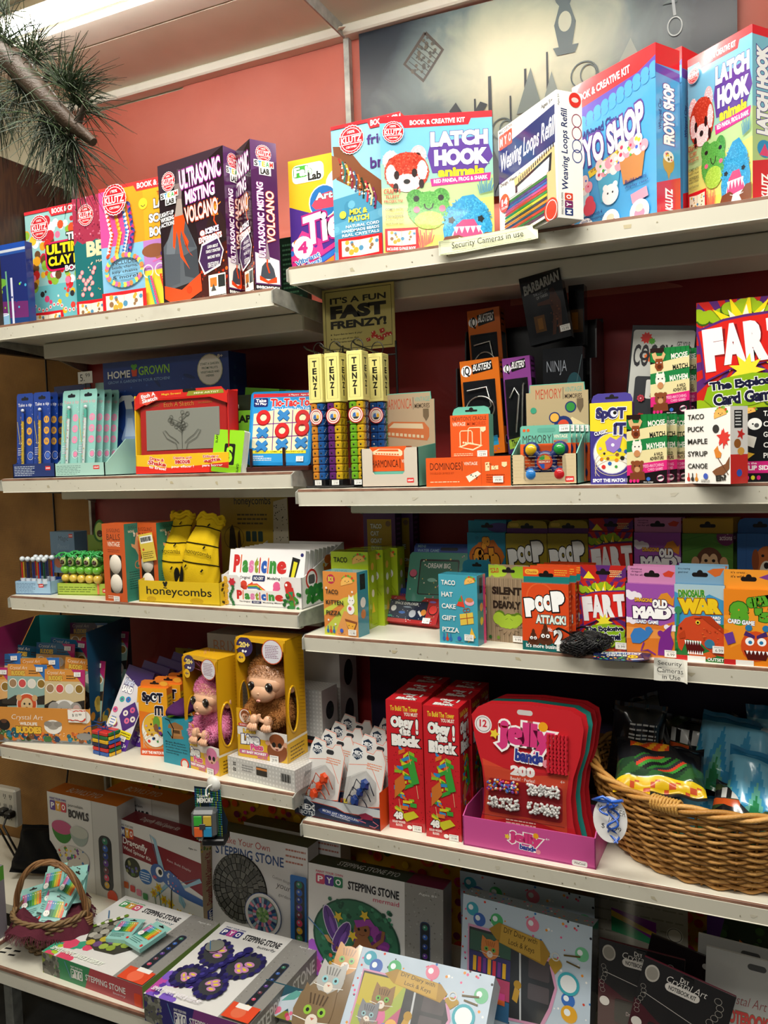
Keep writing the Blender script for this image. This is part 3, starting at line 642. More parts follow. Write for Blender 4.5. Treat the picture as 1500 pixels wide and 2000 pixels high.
def a_weave(c):
 c.r(0,0,100,100,'f6f4ee').p([(0,17),(97,10),(97,40),(0,47)],'24356f').t('Weaving Loops Refill',3,20,96,40,'fff',.02,None,0,-3,.15)
 pyo(c,2,1,26,18,'MYO',('d84a2a','d84a2a','d84a2a')); c.t('Ages 5+',76,4,94,8,'444').t('Design, Weave, Create',3,47,50,51,'444')
 c.p([(28,50),(96,42),(98,96),(40,100)],'d8bf88').p([(30,56),(92,46),(90,60),(30,64)],'22242a').p([(34,58),(88,49),(86,60),(34,64)],'fafafa')
 for k in range(17): c.p([(36+k*3.6,55-k*.75),(37.6+k*3.6,54.6-k*.75),(37.4+k*3.6,51-k*.75),(36.4+k*3.6,51.2-k*.75)],'1e1e22')
 for k,cc in enumerate(('e8ece8','2a7a40','4a3a90','2f6ab8','c84a8a','d2342c','2a8a44','d8d030','3a3a44','e88a28','25406a','d8352c','2a7048','5a2a5a','f0f0ec','161618')):
  y = 61+k*2.45; c.p([(14-k*.4,y+3),(84,y-1.5),(84,y+.6),(14-k*.4,y+5)],cc).l([(10,y+4),(60,y+1.4)],.5,'333')
 c.e(11,66,9,None,'d8432b').t('14',6,62,17,68,'fff',.05).t('COLORS',5,69,17,71,'fff').e(91,92,11,None,'d8432b').ring(91,92,9,.7,'fff')
def a_weave_spine(c):
 c.r(0,0,100,100,'f7f5ef'); c.t('Weaving Loops Refill',16,14,48,78,'2a3560',.02,None,0,-90,.1).t('Ages 5+',4,3,12,12,'555',.01,None,0,-90)
 for y,cc in ((22,'8a2a4a'),(32,'8a2a4a'),(42,'2a3a80'),(50,'2a3a80')): c.ring(78,y,20,3,cc,5.4)
 for i,(q,cc) in enumerate(zip('OYM',('d8432b','7a2a60','24356f'))): c.rr(26,80+i*6,58,85.6+i*6,cc,.15).t(q,32,81.2+i*6,52,84.6+i*6,'fff',.04,None,0,-90)
 c.t('MAKE YOUR OWN',12,80,20,97,'444',.0,None,0,-90).e(72,6,24,None,'d8352c').e(72,6,14,2,'f2cfc8')
def a_froyo(c):
 c.r(0,0,100,100,'4aa0d8').p([(0,16),(100,3),(100,16),(0,32)],'5b4ab0'); c.r(0,0,100,6,'dd2630').p([(0,0),(100,0),(100,7),(80,12),(0,17)],'dd2630')
 for k in range(11): c.e(4+k*9.4,26.5-k*1.3,4.7,3.4,'4aa0d8').e(4+k*9.4,30-k*1.3,4.6,3,'4aa0d8')
 c.t('BOOK & CREATIVE KIT',6,6,72,11,'fff',.03,None,0,-3); c.t('Whipped Clay-',12,31,58,39,'2a2f78',.03,None,0,-4)
 c.t('FROYO SHOP',-16,36,88,55,'fff',.05,'5a3a8c',.06,-6,0,-.2).p([(20,59),(82,49),(83,53.5),(22,63.5)],'f2d03a').t('craft 12 whipped clay treats',23,54,81,58.5,'8a3a28',.01,None,0,-9)
 for x,y,r in ((10,72,12),(46,66,14),(74,60,15)):
  c.p([(x-r,y),(x+r,y-2),(x+r*.7,y+15),(x-r*.7,y+16)],['bfe0ea','4fa8c8','c8854a'][(x > 30)+(x > 60)])
  for k in range(9): c.e(x-r*.8+(k % 5)*r*.42,y-2-(k//5)*4-(k % 3),5,3.6,['f6e8e4','f2a0b0','f7d8d0'][k % 3])
  c.dots(12,x-r*.9,y-9,x+r*.9,y,.9,1.9,['e23a5a','f2c83a','5ab648','4a6ad0','fff'],x)
 c.e(22,83,8,5,'e0475a').e(22,78.6,5.4,3.6,'e0475a').e(48,79,10,6.4,'f6f2f0').e(42,74,3,2,'f6f2f0').e(54,73.6,3,2,'f6f2f0').e(45,78,1,None,'333').e(51,78,1,None,'333').p([(72,84),(90,82),(92,88),(74,90)],'e89ab0')
 for x in (16,48,82): c.e(x,96,11,None,'fff').e(x,97,6,3.4,['c8943a','c05a6a','d88aa8'][x//33]).e(x,93.6,4.6,2.4,'f2dcc0')
 c.t('Decorate with 4',12,86.5,38,89,'243a80',.01).t('kinds of toppings!',12,89.6,40,92,'243a80',.01).t('Build a mini',66,74,90,76.6,'243a80',.01).t('display case!',66,77.6,92,80,'243a80',.01)
def a_froyo_spine(c):
 c.r(0,0,100,100,'4aa0d8').r(0,0,100,12,'dd2630').p([(0,12),(100,14),(100,19),(0,17)],'5b4ab0').p([(0,82),(100,76),(100,100),(0,100)],'d82430')
 c.t('FROYO SHOP',30,22,76,58,'fff',.06,'5a3a8c',.06,-90).t('Whipped Clay',10,32,26,50,'243a80',.01,None,0,-90).e(50,69,24,6,'c8943a').p([(34,70),(66,70),(50,79)],'c8943a').e(50,65,22,3.4,'f4e8d8').dots(8,36,63,64,67,3,5,['e23a5a','5a3a2a','f2c83a'],2)
 c.t('KLUTZ',34,84,66,97,'fff',.05,None,0,-90)
def pyo(c,x0,y0,x1,y1,txt,cols,tl='PAINT YOUR OWN'):
 w = (x1-x0)/3; h = y1-y0; c.t(tl if txt == 'PYO' else 'MAKE YOUR OWN',x0,y0,x1,y0+h*.17,cols[0] if txt == 'PYO' else '444',.02)
 for i,q in enumerate(txt): c.rr(x0+w*i,y0+h*.24,x0+w*(i+1),y1,cols[i],.18).t(q,x0+w*(i+.2),y0+h*.4,x0+w*(i+.8),y1-h*.16,'fff',.03)
red = 'd8242e'
box('craft_kit','blue zippered science pouch at the left end of the top left shelf','craft kit','1L',(-40,632),(57,625),489,.025,a_chem,None,None,None,'1b2a6e',YL=-.28,m='gloss')
box('craft_kit','kit covered in tiny clay fruit, yellow lettering on black, red band on top','craft kit','1L',(60,626),(205,606),416,.03,a_clay,col='9ccfcf',sc=red,YL=-.195,m='gloss')
box('craft_kit','teal and crimson bead kit with large cream letters','craft kit','1L',(152,611),(262,596),390,.03,a_bead,col='1e6f73',sc='a8334f',YL=-.23,m='gloss')
box('craft_kit','orange and blue lanyard weaving kit with braided cords','craft kit','1L',(204,601),(372,577),371,.035,a_lanyard,col='f0a62c',sc='e53a3a',YL=-.265,m='gloss')
box('craft_kit','large dark volcano kit showing its front cover and purple spine','craft kit','1L',(320,585),(447,568),325,.06,a_volcano,a_volcano_spine,col='1f1119',sc='2a1826',YL=-.325,ytr=284,m='gloss')
V = box('craft_kit','second volcano kit turned so its purple spine faces out','craft kit','1L',(499,558),(549,549),271,.19,a_volcano_spine,None,a_volcano,col='4c1f52',sc='2a1826',YL=-.36,ytr=281,m='gloss')
box('craft_kit','yellow tie dye kit with swirling rainbow letters','craft kit','1R',(570,522),(700,502),316,.02,a_tiedye,col='efb92c',YL=-.262,m='gloss')
box('craft_kit','bracelet kit with an arm wearing many friendship bands','craft kit','1R',(655,508),(790,487),249,.03,a_friend,left=lambda c: c.r(0,0,100,100,'c9d6d8').r(0,0,100,8,red),col='8cc6dc',sc=red,YL=-.288,m='gloss')
box('craft_kit','fluffy red panda, frog and shark kit facing straight out','craft kit','1R',(749,492),(966,457),229,.04,a_latch,a_spine_latch,col='9bd0c0',sc=red,YL=-.332,ytr=215,m='gloss')
box('craft_kit','white weaving loops refill box with a stack of coloured loops','craft kit','1R',(977,455),(1091,437),257,.055,a_weave,a_weave_spine,col='f6f4ee',sc='f4f2ec',YL=-.27,ytr=175,m='gloss')
F1 = box('craft_kit','blue frozen yogurt clay kit showing cover and spine beside the loops box','craft kit','1R',(1121,428),(1283,402),172,.065,a_froyo,a_froyo_spine,col='4aa0d8',sc=red,YL=-.225,ytr=82,m='gloss')
box('craft_kit','blue frozen yogurt clay kit half hidden between its twin and the shark kit','craft kit','1R',(1200,408),(1334,393),152,.065,a_froyo,a_froyo_spine,col='4aa0d8',sc=red,YL=-.15,ytr=90,m='gloss')
box('craft_kit','shark latch hook kit turned at the right end of the top shelf','craft kit','1R',(1345,392),(1470,368),118,.065,a_latch,a_spine_latch,col='9bd0c0',sc=red,YL=-.22,ytr=47,m='gloss')
box('picture_book','dark green book mostly hidden behind the tie dye kit','book','1L',(549,560),(600,550),466,.02,lambda c: c.ln(10,10,80,12,7,'4a7a5a'),col='1b3326',YL=-.2)
# poster of an old workshop behind the top right shelf
c0 = hy(705,62,.0); P0 = (.036,-.0135,2.53); W0,H0 = .86,.44
b = M(); fr = (P0,(W0,0,-.02),(0,0,-H0),(0,-1,0)); b.prism([(0,0),(100,0),(100,100),(0,100)],fr,.0008,'28323b','poster' if 0 else 'gloss')
ps = b.build('workshop_poster'); tag(ps,'misty poster of an old workshop with lantern and abacus above the top shelf','poster')
def m_poster(N,L,bs,v):
# printed picture: a pale misty centre fading to slate at the edges
 mp = N.new('ShaderNodeMapping'); mp.inputs['Location'].default_value = (-.44,0,-2.37); mp.inputs['Scale'].default_value = (1,0,1); L.new(v,mp.inputs[0])
 sp = N.new('ShaderNodeVectorMath'); sp.operation = 'MULTIPLY'; sp.inputs[1].default_value = (1,0,1.35); L.new(mp.outputs[0],sp.inputs[0])
 ln = N.new('ShaderNodeVectorMath'); ln.operation = 'LENGTH'; L.new(sp.outputs[0],ln.inputs[0])
 n = noise(N,L,v,7,6,.6); ad = N.new('ShaderNodeMath'); ad.operation = 'MULTIPLY_ADD'; ad.inputs[1].default_value = .22; L.new(n,ad.inputs[0]); L.new(ln.outputs[1],ad.inputs[2])
 L.new(ramp(N,L,ad.outputs[0],[(.17,'e2dfbe'),(.27,'b4baa2'),(.36,'6a7b7c'),(.47,'28323c'),(.7,'12181e')]),bs.inputs['Base Color'])
pmat('poster',m_poster,.35); ps.data.materials.clear(); ps.data.materials.append(MT['poster'])
b = M(); c = CV(b,((P0[0],P0[1]-.0006,P0[2]),(W0,0,-.02),(0,0,-H0),(0,-1,0)),'card',1)
dk = '2b333a'; md = '5b6a6c'
c.l([(20.5,8),(25.5,19),(19.5,33),(14,22),(20.5,8)],.9,'4a4038')
for k in range(7): c.l([(14.6+k*.8,23-k*1.9),(20+k*.75,33-k*1.9)],.18,'3a3a3a'); c.dots(5,15+k*.8,22-k*1.9,20+k*.7,30-k*1.7,.35,.6,['4a4a44','5c564a'],k,6)
c.p([(56.5,6),(59,4),(61.5,6),(61,9),(60.5,11),(62,20),(61,31),(57.5,31),(56.4,20),(57.8,11),(57,9)],md).ring(59,4,2.4,.35,md,6); c.e(59.2,19,1.7,5,'b8bda8'); c.p([(56,31),(62.6,31),(61.6,35),(57,35)],md)
for x,h,w in ((31,40,1.4),(34,52,1),(38,62,1.6),(44,50,.8),(48,62,1.2),(54,68,.9),(57,46,1.8),(66,44,1.2),(71,40,2),(90,40,1.6)): c.p([(x,100),(x+w,100),(x+w*.7,100-h),(x+w*.2,100-h)],dk)
for x,y,q in ((42,66,3),(64,47,3.6),(58,62,3.4)): c.ring(x,y,q,.35,md,q*1.9); c.ring(x+1,y,q*.6,.3,md,q*1.4)
c.p([(33,74),(35,56),(42,88),(39,100),(30,100)],dk).p([(71,50),(75.5,34),(79,50)],'9aa49a').p([(46,60),(50,38),(53,60)],'7a8784').p([(53,58),(55.5,42),(58,58)],'8a9690').p([(27,52),(29,48),(37,74),(35,77)],dk).p([(36,50),(38,52),(29,76),(27,74)],dk).p([(84,2),(85,20),(83,22),(86.5,22),(86,2)],md).ring(86,33,1.8,.3,'b8c4c4',4.6).l([(85.6,20),(86,28)],.7,'a8b4b8')
c.l([(80,0),(83,10),(88,4),(92,12),(94,2)],.5,dk).l([(86,0),(87,16)],.9,'8f9a98')
for x in (10,14,18): c.ring(x+4,84,5,.5,md,9)
c.p([(12,100),(13,86),(27,84),(31,100)],'202a30').ring(20,90,6,.8,'8a9490',7); c.ring(78,90,9,.7,'4a5a5c',14); c.ring(71,84,6,.7,'4a5a5c',10)
b.build('printed_drawing',ps)
# paper notes taped to the shelf edges
def note(loc_px,Y,w,h,lines,label,rot=0,cur=.004):
 A = hy(*loc_px,Y); o = empty('paper_sign',label,'sign',A,0,None,0,math.radians(rot)); b = M(); n = 8; V = []
 for i in range(n+1):
  u = i/n; q = -cur*abs(2*u-1)**3; V += [(u*w,q-.001,0),(u*w+.002*math.sin(u*9),q-.002-.004*(u > .9),-h-.001*math.sin(7*u))]
 b.add(V,[[2*i,2*i+1,2*i+3,2*i+2] for i in range(n)],'dfe3bd' if len(lines) == 1 else 'e9e7dc','card')
 c = CV(b,((0,-.0062,0),(w,0,0),(0,0,-h),(0,-1,0)),'matte',2)
 for q,x0,y0,x1,y1 in lines: c.t(q,x0,y0,x1,y1,'23231f',.0)
 if len(lines) == 1: c.l([(1.5,8),(98,4),(98,92),(1.5,96),(1.5,8)],.4,'8a9a6a')
 b.build('note',o); t = M(); t.prism([(0,0),(100,0),(100,100),(0,100)],((-.006,-.0075,.006),(.03,0,0),(0,0,-.016),(0,-1,0)),.0002,'fff','clear'); t.build('tape',o); return o
note((858,472),-.3465,.2,.0285,[('Security Cameras in use',14,28,86,82)],'pale green typed camera notice taped on the top shelf edge',-1.5)
note((1278,1283),-.3425,.058,.042,[('Security',12,10,84,34),('Cameras',10,40,88,62),('in Use',26,70,80,90)],'small torn camera notice taped under the card games',1)
# ================================================================ second shelves
def tray(name,label,cat,s,L,R,yt,D,col,YL=None,YR=None,H=None,hb=None,hf=None,cut=None,art=None,artr=None,artl=None,inner=None,lean=0,backtop=None,backart=None,m='card',dip=None,ytr=None,z0=0,floor=.004):
 """open cardboard display tray: front wall (with a dip cut out), sloping side walls, back card"""
 A,rz,W,H,ln = place(s,L,R,yt,YL,YR,0,z0,H,D,ytr); hb = hb or H; inner = inner or col
 o = empty(name,label,cat,A,rz); th = .0022
 b = M(); b.box((0,0,0),(W,D,floor),inner,m); b.build('tray_floor',o)
 b = M(); P = [(0,0),(100,0),(100,100),(0,100)]
 if cut: x0,x1,y1 = cut; P = [(0,0),(x0-4,0),(x0,8),(x0,y1-6),(x0+3,y1),(x1-3,y1),(x1,y1-6),(x1,8),(x1+4,0),(100,0),(100,100),(0,100)]
 fr = ((0,0,H),(W,0,0),(0,0,-H),(0,-1,0)); b.prism(P,fr,th,col,m,inner)
 if art: art(CV(b,fr,m))
 b.build('front_panel',o)
 for side in (0,1):
  b = M(); x = W if side else 0; k = 100*(hb-H)/hb; d1,d2 = dip or (.25,.75)
  fr = ((x,0,hb),(0,D,0),(0,0,-hb),(1,0,0)) if side else ((x,D,hb),(0,-D,0),(0,0,-hb),(-1,0,0))
  P = [(0,k),(100*d1,k),(100*d2,0),(100,0),(100,100),(0,100)] if side else [(0,0),(100-100*d2,0),(100-100*d1,k),(100,k),(100,100),(0,100)]
  b.prism(P,fr,th,(artr if isinstance(artr,str) else col),m,inner)
  if side and callable(artr): artr(CV(b,fr,m))
  if not side and callable(artl): artl(CV(b,fr,m))
  b.build('side_panel',o)
 hh = backtop or hb; b = M(); fr = ((0,D,hh),(W,0,0),(0,0,-hh),(0,-1,0)); hump = [(0,8),(5,8),(6,0),(94,0),(95,8),(100,8),(100,100),(0,100)] if backart else [(0,0),(100,0),(100,100),(0,100)]
 b.prism(hump,fr,th,inner,m,col)
 if backart: backart(CV(b,fr,m))
 b.build('back_panel',o); return Th(o,W,H,D)
def legami(c,x0,y0,x1,y1): c.rr(x0,y0,x1,y1,'d8322e',.15).t('LEGAMI',x0+(x1-x0)*.12,y0+(y1-y0)*.3,x1-(x1-x0)*.12,y1-(y1-y0)*.3,'fff',.03)
def child(th,name,loc,obj): obj.parent = th.o; obj.location = loc; return obj
# --- pens in blister cards
def pencard(name,label,base,c1,dotc,pen,tipc,loc,rz=0,lean=8,W=.047,H=.158):
 b = M(); fr = ((0,0,H),(W,0,0),(0,0,-H),(0,-1,0)); b.prism([(0,3),(6,0),(94,0),(100,3),(100,100),(0,100)],fr,.0008,base)
 c = CV(b,fr); c.t('Take a tip',8,12,92,17,'fff' if base < '7' else 'e58a9a',.0).rr(28,5,72,8.5,'0c1322',.5).e(50,5.4,7,None,'0c1322',10).dots(26,4,19,96,96,.8,1.6,[c1,'fff',dotc],3,6)
 for i,q in enumerate(('11','20','16')): c.e(77,33+i*13,16,None,dotc).t(q,69,31+i*13,85,34.5+i*13,base,.02)
 c.ring(84,76,18,2,'e8e8f0').e(84,76,12,None,c1).l([(4,34),(22,62)],3,'d8c04a').ln(8,66,36,4,2.6,'dde',.4)
 o = b.build(name); o.location = loc; o.rotation_euler = (-math.radians(lean),0,rz); tag(o,label,'pen')
 b = M(); x = W*.47; b.tube([(x,-.006,H*.08),(x,-.006,H*.2),(x,-.006,H*.62),(x,-.006,H*.76)],.0036,pen,'plastic',10)
 R = random.Random(4)
 for k in range(14): z = H*(.12+.045*k); b.ell((x+R.uniform(-.003,.003),-.0092,z),(.0012,.0012,.002),R.choice(['d8b83a','fff',dotc,'223a80']),'plastic',6,4)
 b.tube([(x,-.006,0.004),(x,-.006,H*.08)],.003,'d0463a','plastic',8); b.tube([(x,-.006,H*.66),(x,-.006,H*.76)],.0042,tipc,'plastic',10); b.ell((x,-.0062,H*.79),.0046,'e8ecf0','gloss',10,8); b.build('pen',o)
 b = M(); b.box((x-.008,-.012,.006),(x+.008,-.0005,H*.84),'fff','clear',.004); b.build('blister',o); return o
def back_take(c,base):
 c.t('Take a tip',24,10,76,18,'aac' if base < '7' else 'd88',.0); legami(c,78,4,94,12)
 for i in range(3): c.e(26+i*22,32,9,None,'d8a83a').t(('11','20','16')[i],22+i*22,29.5,30+i*22,34.5,base,.01)
for nm,colr,L,Rr,yt,hdr,lab in (('a','16306f',(26,932),(108,931),907,'navy','navy blue pen display tray at the left end of the second shelf'),('b','a9d3c8',(108,931),(205,931),906,'pale','pale green pen display tray beside the navy one')):
 T = tray('pen_display_tray',lab,'display tray','2L',L,Rr,yt,.15,colr,YL=-.322,hb=.095,backtop=.255,dip=(.06,.55),art=lambda c: (c.ln(4,18,55,6,12,'dde8f0' if nm == 'a' else '5a7a78',.3),legami(c,78,20,90,48)),backart=lambda c: back_take(c,colr))
 A = Vector(T.o.location); a = T.o.rotation_euler.z; n = 2
 for col2 in range(2):
  for k in range(3 if nm == 'a' else 4):
   y = .012+k*.022; x = .0005+col2*(.063 if nm == 'a' else .058)+(.003*k if nm == 'a' else .004*k+.004)
   p = A+Vector((x*math.cos(a)-y*math.sin(a),x*math.sin(a)+y*math.cos(a),.006))
   args = ('1b3f94','4a70c8','e3a83c','d0b040','2a4fae') if nm == 'a' else ('8fc9c0','e88ab0','ec8fb2','d8e4e0','5ab6a4')
   pencard('carded_pen',('navy' if nm == 'a' else 'pale green')+' carded pen, '+ORD[k]+' in the '+('left' if col2 == 0 else 'right')+' column of the '+('navy' if nm == 'a' else 'pale green')+' tray',*args,p,a+(0 if nm == 'a' else .0),4 if nm == 'a' else 7,W=.061,H=.222)['group'] = ('navy' if nm == 'a' else 'pale green')+' carded pens'
b = M(); b.prism([(0,0),(100,0),(100,100),(0,100)],((0,0,.032),(.052,0,0),(0,0,-.032),(0,-1,0)),.0006,'e9e6dc'); c = CV(b,((0,0,.032),(.052,0,0),(0,0,-.032),(0,-1,0)),'matte'); c.t('5.',14,22,46,80,'1d1d1d',-.005).t('99',52,16,84,50,'1d1d1d',-.005)
b.tube([(.026,.0,.0),(.026,.002,-.06)],.0012,'222'); o = b.build('price_card'); o.location = hy(153,750,-.2); tag(o,'white handwritten price card reading 5.99 above the pens','price card')
# --- garden kit, drawing toy
def a_grown(c):
 c.r(0,0,100,100,'1c3f8c').dots(40,0,12,100,88,.3,.8,['16336f','2f5ab0'],3)
 for x,y,a in ((12,60,.7),(30,30,-.5),(60,66,.4),(76,40,1),(8,82,.2),(88,70,-.8),(44,20,.9),(70,18,.3),(52,84,1.2),(22,44,1.5)): c.e(x,y,5,1.6,'17356f',10,a)
 c.p([(30,78),(48,74),(50,82),(36,86)],'2f6b3a'); c.r(0,84,100,92,'4f8f2c').r(0,92,100,100,'3a6fb0').t('GROWING KIT',8,85.5,46,90.5,'f0f0e0',.03)
 c.t('HOME',4,8,23,14.5,'f2f2ea',.02).t('GROWN',30,6,55,13.5,'8dc63f',.02).t('GROW A GARDEN IN YOUR KITCHEN!',4,16.5,55,19,'8fb4e4',.01).p([(24,8),(29,8),(28.3,14),(24.7,14)],'d8482c').e(26.5,6.4,1.6,2.4,'5aa63a').e(25.2,5,1.3,1.6,'5aa63a').e(27.8,5,1.3,1.6,'5aa63a')
 c.e(86,14,9.6,None,'b8c09a').e(86,14,9,None,'f0f0e4').t('START A GARDEN',79,8,93,10,'2a5a3a').t('FROM FRUITS',80,11.5,92,13.4,'2a5a3a').t('VEGETABLES AND',79,15,93,16.8,'2a5a3a').t('HERBS',83,18,89,19.8,'2a5a3a').t('8+',92,2,96,5,'e8e8d8',.03)
 c.p([(18,42),(24,42),(26,56),(29,68),(28,70),(14,70),(13,68),(17,56)],'8aa4cc').p([(19,50),(23,50),(25,66),(16,66)],'b0c4dc').p([(18,42),(17,34),(13,36),(11,42),(9.6,42),(11,35),(15,30),(23,30),(27,34),(23,36),(24,42)],'e4e8ec').t('WARNING:',4,93.5,20,96,'dde').ln(4,97,60,1,2,'cdd')
box('garden_kit','large navy garden growing kit behind the red drawing toy','kit box','2L',(212,927),(456,922),710,.075,a_grown,lambda c: c.r(0,0,100,100,'142c62').dots(8,10,10,90,90,4,8,['1a3a6a','24476a'],3),col='1c3f8c',sc='142c62',YL=-.2,m='card')
A,rz,W,H,_ = place('2L',(266,930),(447,926),776,-.325,None)
o = empty('drawing_toy','red framed grey screen drawing toy in its open yellow and red box','toy',A,rz,None,math.radians(-2)); o.location.z += .003
b = M(); D = .045; b.box((0,0,0),(W,.003,H*.24),'e8b81e'); b.box((0,0,0),(W,D,.002),'d8281e'); b.box((0,D-.003,0),(W,D,H*1.02),'c01f1a'); b.box((0,0,0),(.003,D,H),'e8c01e'); b.box((W-.003,.004,0),(W,D,H),'c2201c')
b.prism([(6,0),(94,0),(100,14),(100,34),(78,16),(22,16),(0,38),(0,14)],((0,-.0,H*1.04),(W,0,0),(0,0,-H*.6),(0,-1,0)),.002,'c9231d')
c = CV(b,((0,0,H*.24),(W,0,0),(0,0,-H*.24),(0,-1,0))); c.p([(0,58),(40,72),(72,62),(100,50),(100,100),(0,100)],'d8281e').t('Draw &',16,16,32,34,'c9231d',.04,'fff',.05,8).t('Shake',14,36,34,58,'c9231d',.04,'fff',.05,8).t('to Erase!',15,62,34,78,'fff',.02,None,0,8)
c.t('Dessine, puis',42,14,62,30,'c9231d',.03,'fff',.05).t('secoue',44,32,60,52,'c9231d',.04,'fff',.05).t('pour effacer !',40,60,64,76,'fff').t('Dibuja y',74,12,90,28,'c9231d',.03,'fff',.05).t('agita',75,30,92,50,'c9231d',.04,'fff',.05,-5).t('para borrar',73,58,94,74,'fff')
c = CV(b,((0,0,H*1.04),(W,0,0),(0,0,-H*.24),(0,-1,0))); c.p([(6,4),(22,0),(28,40),(14,70),(6,60)],'d84a3a').t('Etch A',8,8,24,28,'fff',.03,'b01a18',.03,-8).t('Sketch',9,30,26,52,'fff',.03,'b01a18',.03,-8).t('Magic Screen!',31,14,52,26,'e8c83a').rr(54,-1,68,16,'12100e',.4).p([(60,12),(96,14),(97,34),(58,36)],'8a8a2a').t('MINI ARTIST',66,20,92,29,'e8e8c8')
b.build('box',o)
b = M(); x0,x1,z0,z1 = .008,W-.006,H*.2,H*.93; fr = ((x0,.006,z1),(x1-x0,0,0),(0,0,-(z1-z0)),(0,-1,0))
b.box((x0,.008,z0),(x1,.026,z1),'a31c1d','plastic',.004); b.build('toy_frame',o)
b = M(); fx = .022; b.box((x0+fx,.0065,z0+.018),(x1-fx,.0085,z1-.024),'7e8078','plastic',.001); fr = ((x0+fx,.0062,z1-.024),(x1-x0-2*fx,0,0),(0,0,-(z1-z0-.042)),(0,-1,0)); c = CV(b,fr,'plastic')
g = '4b4d47'
c.l([(50,98),(50,40),(50,20)],.8,g); R = random.Random(9)
for k in range(26):
 x = 50+R.uniform(-17,17); y = R.uniform(8,52);
 if abs(x-50)/17+abs(y-30)/26 < 1.25: c.ring(x,y,2.6,.45,g,5).l([(x,y+3),(50,y+14+R.random()*6)],.35,g)
for sg in (-1,1): c.l([(50+sg*6,99),(50+sg*8,84),(50+sg*20,72),(50+sg*26,54),(50+sg*22,52),(50+sg*17,64),(50+sg*9,74),(50+sg*4,84)],.7,g)
for k,tx in enumerate((0,)): CV(b,((x0+.02,.0072,z1-.006),(x1-x0-.04,0,0),(0,0,-.012),(0,-1,0)),'plastic').t('Etch A Sketch',26,5,66,95,'b8863a',-.01).t('MAGIC',5,35,20,70,'9a5a2a').t('SCREEN',72,35,90,70,'9a5a2a')
b.build('screen',o)
# --- green card boxes
def a_slap(c): c.r(0,0,100,100,'6fb52a').p([(0,70),(40,62),(100,30),(100,74),(0,96)],'14160f').t('SLAPZI',10,28,90,40,'14160f',.04).t('fast-matching',6,52,94,60,'22260f',.02).t('card-slapping',6,62,94,70,'9ac83a',.02).t('TENZI',10,18,40,23,'14160f',.03)
def a_slap1(c):
 c.r(0,0,100,100,'7ab82c').r(0,0,100,20,'1d2412').t('TENZI',8,12,44,17,'d8d8c8',.02).t('SLAPZI',8,26,120,36,'15180d',.05).t('fast-matching',6,50,130,57,'22260f',.02).t('card-slapping',6,59,130,66,'22260f',.02).t('everyone-laughing',6,69,140,74,'22260f',.01)
box('card_game','green slap card game standing behind the small green card deck','game','2L',(450,920),(500,919),773,.04,a_slap1,col='7ab82c',sc='5a9a20',YL=-.25,YR=-.235)
t = None
for i in range(4):
 L = (477+i*22,915); o = mkbox('card_game',.1,.2,.03,a_slap,lambda c: c.r(0,0,100,100,'4f8f22').r(0,50,100,100,'12140d'),None,lambda c: c.r(0,0,100,100,'63a826'),'7fc62c');
 p = hy(*L,-.16+.034*i); o.location = (p[0],-.17+.035*i,1.4585+.012); o.rotation_euler = (0,math.radians(6),0)
 tag(o,'green and black slap card game, '+ORD[i]+' of the slanting row behind the tic-tac-toe tin','game','green slap card games in a slanting row')
 CVb = M(); f2 = frames(.1,.2,.03)['f']; cc = CV(CVb,((f2[0][0],-.0006,f2[0][2]),f2[1],f2[2],f2[3])); cc.t('S',42,22,68,44,'14160f',.06).e(78,14,12,None,'d8402c').e(78,14,9,None,'e8e4d0'); CVb.build('front_print',o)
b = M(); W,H,D = .084,.1,.026
b.box((0,0,0),(W,D,H),'f2f2ea','card',.003); fr = frames(W,H,D); c = CV(b,fr['f']); c.rr(-1,-1,101,101,'8fd11f',.08).rr(38,32,74,82,'141611',.12).t('S',45,38,67,76,'9be02a',.05).t('SLAPZI',6,8,13,32,'141611',.03,None,0,-90).t('SLAPZI',84,78,91,98,'141611',.03,None,0,-90)
for k in range(16): b.box((W,.001+k*.0012,.001),(W+.0002,.0016+k*.0012,H-.001),'b8bcb0')
P = hy(406,912,-.337); o = b.build('card_deck'); o.location = (P[0],-.326,1.463); o.rotation_euler = (math.radians(-7),math.radians(5),0); tag(o,'small bright green deck of slap cards in an acrylic holder','card deck')
b = M(); b.box((-.003,-.003,-.003),(W+.004,0,.02),'fff','clear'); b.box((-.003,-.003,-.003),(W+.004,D+.004,-.001),'fff','clear'); b.box((-.003,D+.001,-.003),(W+.004,D+.003,.05),'fff','clear'); b.build('acrylic_holder',o)
# --- tic tac toe tin
A,rz,W,H,_ = place('2L',(482,902),(606,904),762,-.29,-.27,z0=.016)
o = empty('tictactoe_game','blue magnetic tic-tac-toe tin propped on a dark wooden stand','game',A,rz,None,math.radians(-10),math.radians(1.5)); D = .016
b = M(); fr = ((0,0,H),(W,0,0),(0,0,-H),(0,-1,0)); P = []
for cx,cy,a0 in ((94,5,-PI/2),(94,95,0),(6,95,PI/2),(6,5,PI)):
 for i in range(5): a = a0+i*PI/8; P.append((cx+6*math.cos(a),cy+5*math.sin(a)))
b.prism(P,fr,D,'1f86c8','gloss'); c = CV(b,fr,'gloss'); c.r(4,3,96,11,'d8303a').rr(3,8,97,96,'2f96d8',.05).p([(6,30),(50,24),(94,26),(94,78),(50,84),(6,76)],'ece6c0')
c.rr(5,9,28,21,'1d2a6a',.2).t('Take',8,10,25,14.5,'fff',.03).t("'N Play",7,15,26,19,'fff',.03).t('Tic-Tac-Toe',32,10,100,21,'d82a2e',.05,'fff',.04).t('Plus : Lotto-Tac-Toe',34,22,94,25,'fff').t('2 Players  Ages 4+',60,4.5,94,7,'fff')
for x in (38,68): c.l([(x,26),(x+1,80)],1.2,'7a2a8a')
